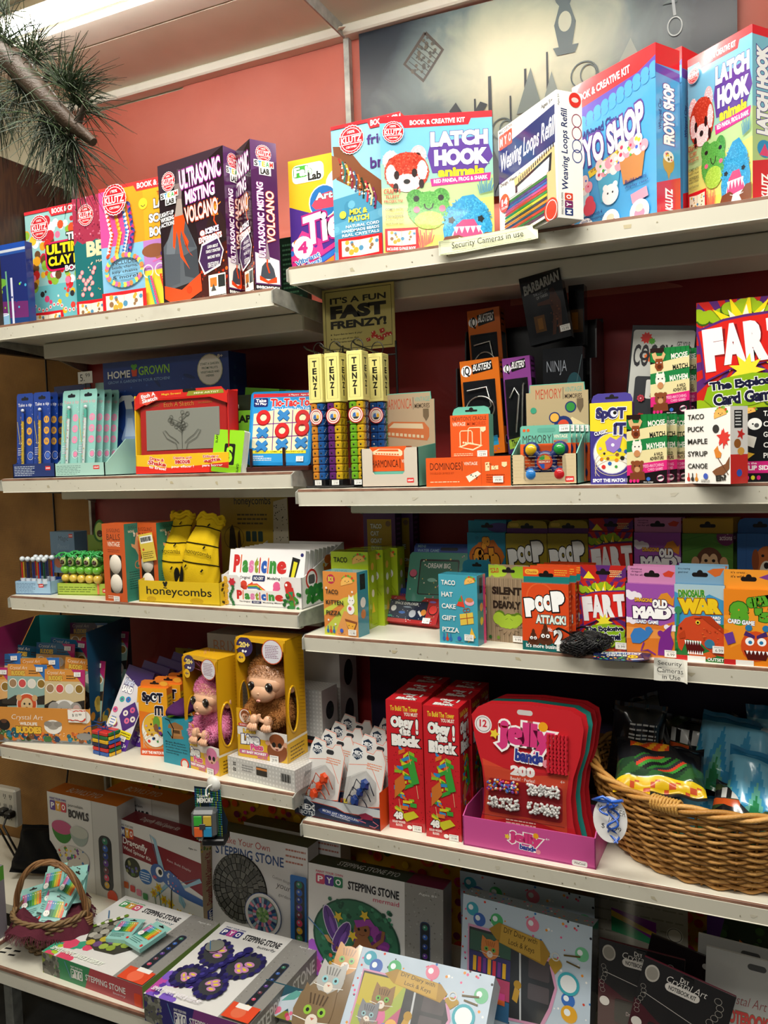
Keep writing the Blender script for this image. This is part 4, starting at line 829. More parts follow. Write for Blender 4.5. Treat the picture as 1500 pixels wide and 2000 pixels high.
for y in (45,63): c.l([(6,y),(94,y-3)],1.2,'7a2a8a')
c.r(8,80,92,84,'f2e23a').t('MAGNETIC GAME   JEU MAGNETIQUE',12,80.8,88,83.2,'222').t('WARNING:',8,87,26,89,'fff').ln(8,90,40,2,2.4,'fff')
for x,y,k in ((22,35,'o'),(54,33,'x'),(84,36,'o'),(22,56,'x'),(53,53,'o'),(84,50,'o'),(22,74,'x'),(54,72,'x'),(84,70,'x')):
 if k == 'o': c.ring(x,y+1,11.5,6,'8a1418').ring(x,y,11,5.6,'d2282c')
 else: c.l([(x-8,y-5),(x+8,y+6)],6.5,'1d5a96').l([(x-8,y+6),(x+8,y-5)],6.5,'1d5a96').l([(x-8,y-6),(x+8,y+5)],6,'3a86c8').l([(x-8,y+5),(x+8,y-6)],6,'3a86c8')
b.build('tin',o); sticker(o,fr,78,88,'12.99',.018,.012)
A2 = place('2L',(480,917),(603,917),905,-.305)
o = empty('wooden_stand','dark reddish wooden easel holding the tic-tac-toe tin','stand',A2[0],A2[1]); W = A2[2]
b = M(); b.box((0,0,0),(W,.05,.012),'3a1512','plastic',.002); b.build('base',o)
for x in (.012,W*.6): b = M(); b.box((x,-.001,.01),(x+.006,.006,.055),'2a0f10','plastic',.001); b.build('peg',o)
# --- dice tubes on a black wire rack
def dice_tube(ca,cb,side,label,loc,rz=0.):
 W,D,H = .0365,.0365,.288; o = empty('dice_tube',label,'dice game',loc,rz,'tall yellow topped dice tubes')
 b = M(); hh = H*.368; b.box((0,0,H-hh),(W,D,H),'e3da86','card',.0012); fr = {'f': ((0,0,H),(W,0,0),(0,0,-hh),(0,-1,0)),'r': ((W,0,H),(0,D,0),(0,0,-hh),(1,0,0))}
 for k in 'fr':
  c = CV(b,fr[k],'card'); c.l([(14,8),(86,8),(86,93),(14,93),(14,8)],1.6,'2a2a1c')
  for i,q in enumerate('TENZI'): c.t(q,34,13+i*15.4,66,26+i*15.4,'1d1d14',.04)
 hs = b.build('header_sleeve',o); b = M(); b.box((.001,.001,0),(W-.001,D-.001,.012),'17171a','plastic'); b.build('base_cap',o)
 n = 10; s = (H-hh-.013)/n*1.0; R = random.Random(len(label))
 for k in range(n):
  for i in (0,1):
   for j in (0,1):
    cc = ca if i == 0 else cb
    if j == 1: cc = side if i == 1 else ca
    b = M(); x = .0018+i*.0166; y = .0018+j*.0166; z = .0125+k*s; b.box((x,y,z),(x+.0162,y+.0162,z+s*.97),cc,'plastic',.0022)
    if j == 0: b.lathe([(0,-.0003),(.0022,-.0003),(.0022,.001)],(x+.0081,y+.0002,z+s*.48),'1c1410' if cc != '1d4f96' else 'e8e8e8','plastic',8,[[1,0,0],[0,0,1],[0,-1,0]])
    if i == 1:
     for u,w in ((.3,.3),(.7,.7),(.5,.5)): b.lathe([(0,-.0003),(.0015,-.0003),(.0015,.001)],(x+.0160,y+.0162*u,z+s*w),'e8e8e0' if side != 'e3b820' else '1c1410','plastic',7,[[0,0,-1],[0,1,0],[1,0,0]])
    if j == 0 or i == 1: b.build('die',o)
 b = M(); b.box((0,0,.012),(W,D,H-hh),'fff','clear',.001); b.build('clear_case',o)
 b = M(); fr = ((0,-.0006,H-hh-.012),(W,0,0),(0,0,-W),(0,-1,0)); c = CV(b,fr); c.e(50,50,49,None,'c8302c',28).e(50,50,44,None,'f2efe6',28).ring(50,50,38,5,'c8302c').e(50,50,30,None,'d8d0c0').p([(28,60),(34,40),(48,36),(52,62)],'3a6ab0').p([(52,62),(56,38),(70,42),(72,60)],'e0a82a').p([(30,62),(72,62),(60,74),(40,74)],'2a2a2a').t('WORLD',30,12,70,20,'7a2420'); b.build('round_seal',o)
 sticker(o,((0,-.001,.0125),(W,0,0),(0,0,-.0125),(0,-1,0)),30,2,'27.99',.018,.011)
 b = M(); P = [(W/2+.014*math.cos(t),D/2,H+.012+.015*math.sin(t)) for t in [PI*1.5+k*2*PI/14 for k in range(15)]]; b.tube(P,.0011,'141414','plastic',6); b.ell((W/2,D/2,H+.003),.003,'141414','plastic',8,6); b.build('hanging_loop',hs); return o
zb = 1.4245
for i,(px,Y,ca,cb,sd,rz,lab) in enumerate(((609,-.32,'e8962c','1d5fa8','1d4f96',-.12,'orange and blue'),(641,-.322,'6a2a7a','e3b820','e3b820',-.02,'purple and yellow'),(684,-.327,'7ac02a','e3b820','4a5a7a',.05,'lime green and yellow'),(724,-.255,'1d4f96','2a5fa8','5a8a5a',.02,'all blue, set back'))):
 p = hy(px,930,Y); dice_tube(ca,cb,sd,'tall dice tube of '+lab+' dice with a yellow sleeve',(p[0],Y,zb),rz)
A = hy(600,930,-.325); x0 = A[0]; o = empty('wire_rack','black wire rack carrying the dice tubes and the frenzy sign','rack',(x0,-.33,1.418))
b = M(); X1 = .17; z1 = .296
for y in (.002,.045): b.tube([(0,y,.004),(.118,y,.004)],.0025,'121212','plastic',6)
b.tube([(0,.13,.004),(X1,.13,.004)],.0025,'121212','plastic',6)
for x in (0,X1/3,.118): b.tube([(x,.002,.004),(x,.13,.004)],.0022,'121212','plastic',6)
for x in (.035,X1): b.tube([(x,.13,.002),(x,.13,z1+.03)],.0025,'121212','plastic',6)
for z in (.15,z1): b.tube([(.035,.13,z),(X1,.13,z)],.002,'121212','plastic',6)
b.build('frame',o)
for x in (.02,.06,.1,.14): b = M(); b.tube([(x,.13,z1),(x,.07,z1+.003),(x-.006,.0,z1+.01),(x-.01,-.006,z1+.016)],.0018,'121212','plastic',6); b.build('hook',o)
A = hy(633,690,-.2); B = hy(773,690,-.2); W = B[0]-A[0]; Ht = solve_h(A,0,0,568)
b = M(); fr = ((0,0,Ht),(W,0,0),(0,0,-Ht),(0,-1,0)); b.prism([(0,0),(100,0),(100,100),(0,100)],fr,.0025,'b9ad6a'); c = CV(b,fr); c.l([(4,4),(96,4),(96,96),(4,96),(4,4)],.9,'24221a')
c.t("IT'S A FUN",11,14,89,24,'1d1b15',.03).t('FAST',11,27,89,48,'1d1b15',.07).t('FRENZY!',11,51,89,64,'1d1b15',.05).t('Super-fast to learn & play!',15,71,55,74.5,'2a271c').t('First to get all ten dice',15,78,50,81.5,'2a271c').t('on the same number wins!',15,83,54,86,'2a271c')
for y in (72.5,79.5): c.p([(11,y-1.5),(13,y),(11,y+1.5)],'1d1b15')
R = random.Random(3)
for k in range(12): x,y = 60+R.uniform(0,30),70+R.uniform(0,16); c.p([(x,y),(x+5,y-1.6),(x+6.4,y+3.4),(x+1.4,y+5)],'b02a24').dots(2,x+1.5,y,x+5,y+4,.5,.8,['f2e8d0'],k)
o = b.build('printed_sign'); o.location = A; tag(o,'yellow frenzy sign with black capitals above the dice tubes','sign')
# --- harmonica tray and its neighbours
TL = '67b09c'; OR = 'e2591f'; KR = 'a8946f'
def vint(c,big,x0,y0,x1,y1,colr='4a1a10',two=True):
 m = x0+(x1-x0)*.66; c.t(big,x0,y0,m-1,y1,colr,-.005).r(m,y0,m+.7,y1,colr)
 h = y1-y0; c.t('VINTAGE',m+2.4,y0,x1,y0+h*.46,'f4e4d0',.0)
 if two: c.t('MEMORIES',m+2.4,y0+h*.56,x1,y1,colr,.0)
def harm(c,x0,y0,x1,y1,col,bg):
 w = x1-x0; h = y1-y0; c.p([(x0,y0+h*.35),(x0+w*.2,y0),(x0+w*.9,y0+h*.1),(x1,y0+h*.4),(x1,y0+h*.8),(x0+w*.95,y1),(x0,y0+h*.7)],col).p([(x0+w*.12,y0+h*.3),(x0+w*.24,y0+h*.08),(x0+w*.86,y0+h*.17),(x0+w*.88,y0+h*.42)],bg)
 for k in range(9): c.p([(x0+w*(.1+k*.09),y0+h*(.52+k*.025)),(x0+w*(.16+k*.09),y0+h*(.53+k*.025)),(x0+w*(.16+k*.09),y0+h*(.68+k*.025)),(x0+w*(.1+k*.09),y0+h*(.66+k*.025))],bg)
def bk_harm(c):
 c.r(0,8,100,100,'aa967a').r(7,.8,93,20,'aa967a'); c.t('HARMONICA',11,6,60,17,'b8482c',-.005).r(62,5,62.8,18,'444').t('VINTAGE',65,5,92,10,'6fa090').t('MEMORIES',65,12,92,17,'4a3a2a'); harm(c,6,30,90,52,'b8683c','c8b896'); c.l([(8,74),(96,74)],.5,'555').ln(50,66,78,2,4,'4a4030').p([(80,18),(90,18),(90,26),(85,31),(80,26)],'6a5a44')
T = tray('harmonica_display','kraft and teal display tray holding orange harmonica boxes','display tray','2R',(707,948),(818,948),877,.1,'cfc4b4',YL=-.33,hb=.092,backtop=.205,inner=TL,artr=TL,cut=(20,76,66),backart=bk_harm,dip=(.02,.98),art=lambda c: legami(c,80,76,92,88))
def a_hbox(c): c.r(0,0,100,100,OR); harm(c,8,8,90,40,'f2d8b0',OR); c.t('HARMONICA',5,54,78,84,'3a140c',-.005).r(82,50,83.5,88,'3a140c').t('VIN',87,54,99,68,'f4e4d0')
A = T.o.location
for k,(dx,y,z,h) in enumerate(((.018,.006,.035,.052),(.018,.04,.03,.05))):
 o = mkbox('harmonica_box',.085 if k == 0 else .08,h,.03,a_hbox,lambda c: c.r(0,0,100,100,OR),None,lambda c: c.r(0,0,100,100,'c94c1a'),OR); o.location = A+Vector((dx,y,z)); tag(o,['orange harmonica box standing in the notch of its tray','orange harmonica box tucked behind the front one in the tray'][k],'harmonica')
o = mkbox('harmonica_box',.09,.03,.03,lambda c: (c.r(0,0,100,100,TL),c.t('HARMONICA',4,30,78,90,'3a140c',-.005).r(82,20,83.5,96,'3a140c')),col=TL); o.location = A+Vector((.015,.006,.0045)); tag(o,'teal harmonica box lying under the orange one','harmonica')
def a_newton(c):
 c.r(0,0,100,100,OR).t("NEWTON'S CRADLE",6,4,94,14,'4a1a10',-.005).t('VINTAGE',6,17,40,26,'f4e4d0',.01).t('MEMORIES',44,17,92,26,'c4401a',.01)
 w = 'f4ddb4'
 for q in (((25,76),(25,42),(28,38),(54,38),(57,42),(57,82)),((45,66),(47,34),(50,31),(76,31),(79,34),(79,74))): c.l(q,2.2,w)
 c.p([(20,76),(48,66),(84,74),(58,86)],w).p([(28,77),(48,70),(76,75),(58,82)],OR)
 for k in range(5): c.e(34+k*6,66+k*.8,2.6,None,w)
 c.p([(78,30),(92,30),(92,38),(85,43),(78,38)],'f4ddb4').ln(8,92,60,2,4,'f4ddb4')
DM = box('domino_set','wide orange vintage dominoes box','game','2R',(833,946),(998,943),895,.045,lambda c: (c.r(0,0,100,100,OR).r(66,0,66.6,100,'c94c1a'),c.t('DOMINOES',5,18,42,42,'3a140c',-.005).r(43.4,14,44,46,'3a140c').t('VINTAGE',46,17,62,28,'f4e4d0').t('DOUBLE-SIX 28 PIECE SET',5,50,34,57,'b8400f').ln(5,82,42,1,6,'f4ddb4').p([(48,66),(62,48),(66,58),(52,86)],'f2ead8').dots(6,51,58,61,76,.5,.8,['222'],2).p([(71,20),(76,19),(76,48),(71,49)],'f2dca8').p([(78,32),(86,31),(86,44),(78,45)],'f2dca8').dots(9,72,24,85,44,.5,.8,['a8441a'],6).ln(72,60,94,4,8,'b8400f').p([(90,20),(96,20),(96,32),(93,38),(90,32)],'f2dca8')),lambda c: c.r(0,0,100,100,TL),col=OR,sc='d4521c',YL=-.328,st=(80,66,'19.99'))
NC = box('desk_toy_box',"orange swinging ball toy box with teal hang tab, on the dominoes",'toy','2R',(881,893),(956,889),812,.03,a_newton,lambda c: c.r(0,0,100,100,TL),None,lambda c: c.r(0,0,100,100,TL),col=OR,sc=TL,YL=-.322,z0=DM.H+.0005,tab=(TL,.017),st=(70,86,'12.99'))
# memory handheld cards
def bk_mem(c):
 c.r(0,8,100,100,'b5a27c').r(7,.8,93,20,'b5a27c'); c.t('MEMORY',16,5,58,15,'b8442a',-.005).r(60,4,60.8,16,'333').t('VINTAGE',63,4,90,9,'6fa090').t('MEMORIES',63,11,90,15.5,'3a2a20')
 c.p([(100,44),(74,34),(64,40),(72,46),(60,54),(74,58),(86,68),(100,80)],'e2cfa0').e(60,42,15,None,'1d2f6a').e(60,42,9,None,'d8482c')
 for x,y,cc in ((46,34,'e8b04a'),(72,24,'2f8a3a'),(48,58,'2a5fc0'),(76,54,'b82a20')): c.e(x,y,9,None,'1d2f6a').e(x,y,7,None,cc)
 c.e(12,26,5,None,'3a9a7a').e(12,44,5,None,'3a9a7a').ln(5,64,44,5,3.4,'4a4030').ln(18,86,90,2,4,'5a5040').p([(82,16),(92,16),(92,24),(87,30),(82,24)],'6a5a44')
T = tray('memory_game_display','pale wood patterned display tray with teal sides for handheld memory toys','display tray','2R',(1000,942),(1128,942),889,.118,'d2bf98',YL=-.328,hb=.118,backtop=.205,inner=TL,artr='7fc3ae',cut=(20,78,58),backart=bk_mem,dip=(.0,.9),art=lambda c: (c.ln(0,6,100,9,11,'c8b48c',.12),legami(c,82,72,95,90)))
b = M(); W,H = .1,.113; fr = ((0,0,H),(W,0,0),(0,0,-H),(0,-1,0)); b.prism([(0,3),(3,0),(97,0),(100,3),(100,100),(0,100)],fr,.0008,TL); c = CV(b,fr); c.r(0,32,100,100,OR)
c.t('MEMORY',5,17,62,31,'2a2420',-.005).r(64,15,65,34,'2a2420').t('VINTAGE',67,17,94,23,'f0e6d0').t('MEMORIES',67,26,94,31,'c8401a').rr(34,5,70,12,'5aa08e',.5).e(8,8,3,None,OR).e(16,8,3,None,OR).p([(84,36),(94,36),(94,44),(89,49),(84,44)],'f2dca8').ln(6,38,16,3,4,'8a2a10')
o = b.build('handheld_game'); o.location = Vector(T.o.location)+Vector((.014,.012,.0045)); o.rotation_euler = (math.radians(-3),0,T.o.rotation_euler.z); tag(o,'handheld memory toy with four coloured buttons, front card in its tray','handheld game','handheld memory toys in the wood patterned tray')
b = M(); cx,cz = W*.52,H*.36; b.lathe([(0,-.006),(.019,-.006),(.022,-.002),(.022,.004)],(cx,-.005,cz),'1d2b66','plastic',28,[[1,0,0],[0,0,1],[0,-1,0]])
for sx in (-1,1):
 for sz in (-1,1): b.tube([(cx,-.004,cz),(cx+sx*.028,-.004,cz+sz*.024)],.009,'1d2b66','plastic',10); b.ell((cx+sx*.028,-.004,cz+sz*.024),(.0165,.009,.0165),'1d2b66','plastic',20,10)
CV(b,((cx-.016,-.0142,cz+.016),(.032,0,0),(0,0,-.032),(0,-1,0)),'plastic').e(50,50,49,None,'c83a28').e(50,50,42,None,'d85a3a').p([(50,50),(12,40),(30,12),(50,8)],'3aa050').p([(50,50),(50,8),(76,16),(90,44)],'e2b02a').p([(50,50),(14,60),(34,90),(50,92)],'2a60c0').r(10,40,90,62,'c83a28').t('MEMORY',14,44,86,57,'f4ead8',.02)
tb = b.build('toy_body',o)
for (sx,sz),cc in zip(((-1,1),(1,1),(-1,-1),(1,-1)),('e8bc1e','1f9a44','2f8ae0','d8242c')): b = M(); b.ell((cx+sx*.028,-.008,cz+sz*.024),(.012,.009,.012),cc,'gloss',20,10); b.build('button',tb)
b = M(); b.box((cx-.042,-.019,cz-.038),(cx+.042,-.001,cz+.038),'fff','clear',.012); b.build('blister',o); sticker(o,fr,78,1,'14.99',.02,.013)
row(Th(o,W,H,.02),4,(.0055,.0185,.0),'handheld memory toy, {} card back in the wood patterned tray','handheld memory toys in the wood patterned tray')
# --- black display rack with wire puzzles and dark boxes
xa = hy(909,805,-.12)[0]; xb = hy(1152,805,-.2)[0]; W = xb-xa
o = empty('display_rack','tall black two step display rack behind the vintage toys','display rack',(xa,-.2,1.418)); b = M(); b.box((0,.165,0),(W,.17,.355),'131316','plastic',.001); b.build('back_panel',o)
for x in (0,W-.003):
 b = M(); b.prism([(0,52),(12,50),(14,26),(50,24),(52,6),(56,0),(100,0),(100,100),(0,100)],((x+.003,-.0,.345),(0,.17,0),(0,0,-.345),(1,0,0)),.003,'17171a','plastic'); b.build('side_panel',o)
b = M(); b.box((.003,0,.0),(W-.003,.075,.062),'101013','plastic'); b.build('lower_step',o); b = M(); b.box((.003,.075,.0),(W-.003,.165,.14),'101013','plastic'); b.build('upper_step',o)
def iq(c,top,bot,name,bw=None):
 c.r(0,0,100,100,top).r(5,22,88,84,'121214').p([(5,22),(60,22),(88,34),(88,84),(5,84)],'17181b').e(16,11,14,None,'d8dce0').e(16,11,12,None,'f2f2f0').t('iQ',8,6,25,17,'161616',.03).p([(30,5),(82,2),(84,12),(32,15)],'141414').t('BUSTERS',34,4.4,80,11.6,'e8e8e8',.02,None,0,-3,.3)
 c.r(0,84,100,100,'3a2a5a' if top != 'c8661a' else 'c8661a').p([(4,85),(84,81),(86,91),(6,95)],bot).t(name,14,85,74,92,'1a1a1a',.02,None,0,-4).dots(4,66,95,90,98,1.5,2.2,['7a4ab0'],1)
def iqbox(label,L,R,yt,Y,z0,top,bot,nm,kind,rz=None):
 T = box('wire_puzzle',label,'puzzle','2R',L,R,yt,.04,lambda c: iq(c,top,bot,nm),lambda c: c.r(0,0,100,100,top).r(12,22,88,72,'161618').e(50,86,26,None,'e8e8e8').e(50,86,20,None,'222').ln(20,4,80,3,5,'222'),col=top,sc=top,YL=Y,z0=z0,m='gloss',roll=-3,group='wire puzzles on the black rack')
 b = M(); cx,cz,w = T.W*.46,T.H*.48,T.W
 if kind:
  b.tube([(cx+w*.36*math.cos(t),-.004-.003*math.sin(2*t),cz+T.H*.13*math.sin(t)) for t in [k*2*PI/24 for k in range(24)]],.0018,'cfd0cc','metal',8,True); b.tube([(cx-w*.3,-.005,cz+T.H*.2),(cx+w*.2,-.005,cz+T.H*.22),(cx+w*.3,-.006,cz+.004),(cx+w*.1,-.006,cz-T.H*.05),(cx-w*.3,-.005,cz-.002),(cx-w*.3,-.005,cz-T.H*.2),(cx+w*.1,-.005,cz-T.H*.22)],.0018,'cfd0cc','metal',8)
 else:
  b.tube([(cx-w*.1,-.004,cz-T.H*.26),(cx+w*.08,-.004,cz+T.H*.12),(cx-w*.05,-.005,cz+T.H*.2),(cx-w*.25,-.004,cz+T.H*.1)],.0024,'cfd0cc','metal',8); b.tube([(cx+w*.12,-.004,cz-T.H*.22),(cx+w*.26,-.004,cz+T.H*.22),(cx+w*.3,-.004,cz+T.H*.24)],.0024,'cfd0cc','metal',8)
 b.build('wire_link',T.o); b = M(); b.box((w*.05,-.009,T.H*.17),(w*.88,-.0006,T.H*.77),'fff','film',.004); b.build('window_film',T.o)
iqbox('orange wire puzzle box on the upper step of the black rack',(925,704),(988,700),607,-.118,.1405,'c8661a','2a8ab8','The Twister',1)
iqbox('orange wire puzzle box on the lower step beside the purple one',(909,806),(985,803),706,-.192,.0625,'c8661a','2a8ab8','The Twister',1)
iqbox('purple wire puzzle box on the lower step',(992,806),(1046,802),700,-.192,.0625,'7a3a80','8aa83a','The Nailer',0)
def a_barb(c):
 c.r(0,0,100,100,'191a1c').t('THE',8,13,20,17,'b0b0b0').t('BARBARIAN',6,8,96,22,'a8a8a4',.04,None,0,-10,.2).t('THE LOST CITY',28,26,66,30,'a0a0a0',.0,None,0,-8).t('OF TARSES',34,32,62,36,'a0a0a0',.0,None,0,-8)
 c.r(12,56,96,90,'0f0f10').r(20,60,46,84,'5a3a10').r(28,64,40,80,'7a5014').p([(70,30),(78,28),(84,36),(90,48),(88,62),(82,92),(74,92),(76,66),(66,92),(58,92),(68,62),(64,48),(34,46),(34,42),(64,40)],'4a2a1a').e(74,30,7,5,'3a2018').dots(18,62,38,88,84,1,3,['5a3420','38201a','6a3c24'],3,6)
def a_dark(c): c.r(0,0,100,100,'111214').t('NINJA',10,12,60,26,'7c8088',-.01).e(78,40,20,16,'1d3a40').e(78,44,12,6,'2f4a4a').l([(70,60),(98,8)],1,'4a5a5c')
box('book_puzzle','dark leaning puzzle book with a warrior and grey title','puzzle box','px',(1036,676),(1117,676),541,.03,a_barb,lambda c: c.r(0,0,100,100,'0e0f10'),col='191a1c',YL=-.19,m='gloss',st=(78,82,'15.95'),roll=-9)
box('book_puzzle','dark puzzle box with amber windows behind the warrior book','puzzle box','px',(1112,676),(1142,676),535,.035,lambda c: c.r(0,0,100,100,'121315').r(10,50,92,82,'4a2f0c').r(20,54,60,78,'7a4c10').dots(14,10,8,90,40,2,5,['2a1a1a','1d1d22','3a1f1a'],3),col='121315',YL=-.11,m='gloss')
box('book_puzzle','black ninja puzzle box on the lower step of the rack','puzzle box','2R',(1062,806),(1140,806),682,.04,a_dark,col='111214',YL=-.19,z0=.0625,m='gloss')
# --- tall gear puzzle, card games at the right end
T = box('gear_puzzle','tilted gear puzzle in a grey card with coloured cogs','puzzle','2R',(1205,806),(1330,806),636,.035,None,col='15161a',sc='15161a',YL=-.17,roll=6,m='plastic',z0=.0)
b = M(); fr = frames(T.W,T.H,T.D)['f']; c = CV(b,((fr[0][0],-.0006,fr[0][2]),*fr[1:])); c.rr(3,3,98,98,'b9bab4',.05).rr(12,32,94,90,'2f3135',.06).rr(30,34,58,46,'d8d8d2',.1); CVt = c
c.burst(24,8,10,7,10,'c8281e').burst(30,20,8,6,9,'e0661f').burst(33,10,6,4,8,'4a9a2a').t('COGGY',6,12,66,26,'26262a',.02).ring(23.5,19,8,4,'26262a').t('GET YOUR',72,10,92,14,'333').t('MENTAL GEARS',68,16,96,20,'333').t('SPINNING',72,22,92,26,'333')
CI = b.build('card_insert',T.o)
R = random.Random(2)
for x,y,r,cc in ((64,38,12,'2a1420'),(44,44,11,'8a4a30'),(24,46,10,'c23a4a'),(26,58,12,'b0241e'),(28,72,12,'d8b418'),(26,88,12,'2466a8'),(44,84,10,'1d3a6a'),(48,66,9,'2a6a3a'),(60,52,11,'5a4a6a')):
 b = M(); f2 = ((fr[0][0],-.0035,fr[0][2]),*fr[1:]); P = []
 k = r*.6
 for i in range(32): q = k*(1 if (i//2) % 2 else .86); P.append((x+q*math.cos(i*PI/16),y+q*T.W/T.H*math.sin(i*PI/16)))
 b.prism(P,f2,.0028,cc,'plastic'); CV(b,f2,'plastic').ring(x,y,k*.55,k*.12,'333').e(x,y,k*.16,None,'e8e8e8'); b.build('cog',CI)
def rays(c,cx,cy,n,c1,c2,y1=100,R=160):
 c.r(0,0,100,100,c1); P = []; F = []
 def clip(a):
  dx,dy = math.cos(a),math.sin(a); t = min([q for q in ((100-cx)/dx if dx > 1e-6 else 9e9,-cx/dx if dx < -1e-6 else 9e9,(100-cy)/dy if dy > 1e-6 else 9e9,-cy/dy if dy < -1e-6 else 9e9)]); return cx+dx*t,cy+dy*t
 for i in range(0,n,2):
  a = 2*PI*i/n; b_ = 2*PI*(i+1)/n; q = [(cx,cy),clip(a),clip((a+b_)/2),clip(b_)]; k = len(P); P += [(x*c.W/100,y*c.H/100) for x,y in q]; F.append([k+3,k+2,k+1,k])
 c.raw(P,F,c2)
def cloud(c,x,y,r,col,n=5,sq=.6,seed=1):
 R = random.Random(seed)
 for k in range(n): c.e(x+r*(k-(n-1)/2)*.5,y+R.uniform(-.3,.3)*r*sq,r*R.uniform(.45,.65),None,col,14)
def a_fart(c):
 rays(c,50,42,44,'c8261e','5b2a72'); c.p([(0,78),(50,70),(100,78),(100,100),(0,100)],'c8261e')
 for k in range(5): c.p([(10+k*18,78),(18+k*18,78),(26+k*16,100),(6+k*19,100)],'d8641e')
 for x,y,r in ((14,12,12),(50,7,15),(88,12,14),(10,84,13),(54,88,15),(92,82,12)): cloud(c,x,y+1,r*1.08,'3a5a1a',5,.6,int(x)); cloud(c,x,y,r,'9ab81e',5,.6,int(x))
 c.burst(52,28,46,22,13,'f2d81e').burst(52,30,36,18,11,'f8f4d0',.2)
 P = [(2,24),(30,17),(52,15),(104,13),(104,48),(80,50),(56,54),(38,55),(10,64),(8,50),(6,38)]
 c.p([(x+(x-52)*.05,y+(y-38)*.09) for x,y in P],'5b2a72').p(P,'d8261e')
 for q,x0,x1,y0,y1 in (('F',8,30,22,57),('A',28,52,19,52),('R',52,76,18,51),('T',76,100,17,49)): c.t(q,x0+1.2,y0+1,x1+1.2,y1+1,'8a1a1a',.1).t(q,x0,y0,x1,y1,'f4f2f4',.09,None,0,-5)
 c.burst(54,58,20,10,9,'f2e23a').p([(12,70),(30,63),(60,60),(92,62),(100,68),(98,78),(60,86),(20,88),(8,80)],'8ab41e').t('The Explosive',14,64,96,73,'1d1d3a',.05,'f2f2f0',.06,-4).t('Card Game!',18,74,90,84,'1d1d3a',.05,'f2f2f0',.06,-4)
FARTT = lambda c: (rays(c,50,160,30,'b8261e','5b2a72'),c.p([(6,90),(18,40),(32,90)],'f0e02a').ln(64,34,92,4,12,'f0e8a0'))
def a_fartbig(c): rays(c,50,30,44,'c8261e','5b2a72'); [cloud(c,x,74,15,'9ab81e',5,.6,int(x)) for x in (16,54,92)]; q = c.sub(0,0,100,68); q.lay = c.lay; a_fart(q)
box('card_game','big explosive card game box standing at the right end of the second shelf','game','2R',(1362,893),(1545,893),592,.05,a_fartbig,lambda c: c.r(0,0,100,100,'8a1d1a'),lambda c: c.r(0,0,100,100,'5b2a72'),col='c8261e',sc='9a2020',YL=-.235,m='gloss')
def a_spot(c,zoo=False):
 top,mid = ('f0a41e','e3c33a') if zoo else ('f2d62a','f2d62a'); c.r(0,0,100,100,'e87a1e' if zoo else '3d3486').p([(0,0),(100,0),(100,40),(0,34)],top)
 c.e(52,62,46,26,'f6f2e8',28).ring(52,62,46,2,'9a8a6a' if zoo else '8a84b8',26,28).e(52,55,38,17,'e8b83a' if zoo else 'f2da2a',28); R = random.Random(5)
 for k in range(3): c.ring(54,74+k*6,44,1.6,'c8b89a',16,28)
 for k in range(16): a = k*2.4; q = 12+k*1.7; c.e(52+q*math.cos(a),64+q*.5*math.sin(a),R.uniform(3,6),None,R.choice(['d8302c','2a60b0','3a9a40','222','e08a20','8a5a30','c0a0d8']),7)
 if zoo: c.e(60,50,12,9,'6aa03a').e(58,58,8,6,'8a5a3a').e(72,66,6,None,'7a3a8a').e(58,72,9,5,'f2f0ea').e(50,74,4,None,'222')
 else: c.p([(36,48),(48,42),(62,46),(78,40),(70,56),(56,62),(40,58)],'9a7ac8').e(54,52,4,None,'fff')
 c.t('SpOT',14,6,86,24,'2d2a66' if not zoo else '14142a',.07,'fff',.05,2).e(58,14,8,None,'fff').e(60,13,4.4,None,'111').t('iT!' if zoo else 'iT',56,25,86,40,'2d2a66' if not zoo else '14142a',.07,'fff',.05,2)
 if not zoo: c.t('CLASSIC',10,34,42,39,'fff',.03,'3d3486',.04,-12)
 c.r(0,90,100,100,'d8501e' if zoo else '3d3486').t('SPOT THE MATCH FIRST!',5,93,110 if not zoo else 96,97.5,'fff',.04)
box('card_game','yellow and purple symbol spotting game beside the moose boxes','game','2R',(1154,934),(1236,934),788,.03,a_spot,col='f2d62a',sc='3d3486',YL=-.318,tab=('4a3f92',.018))
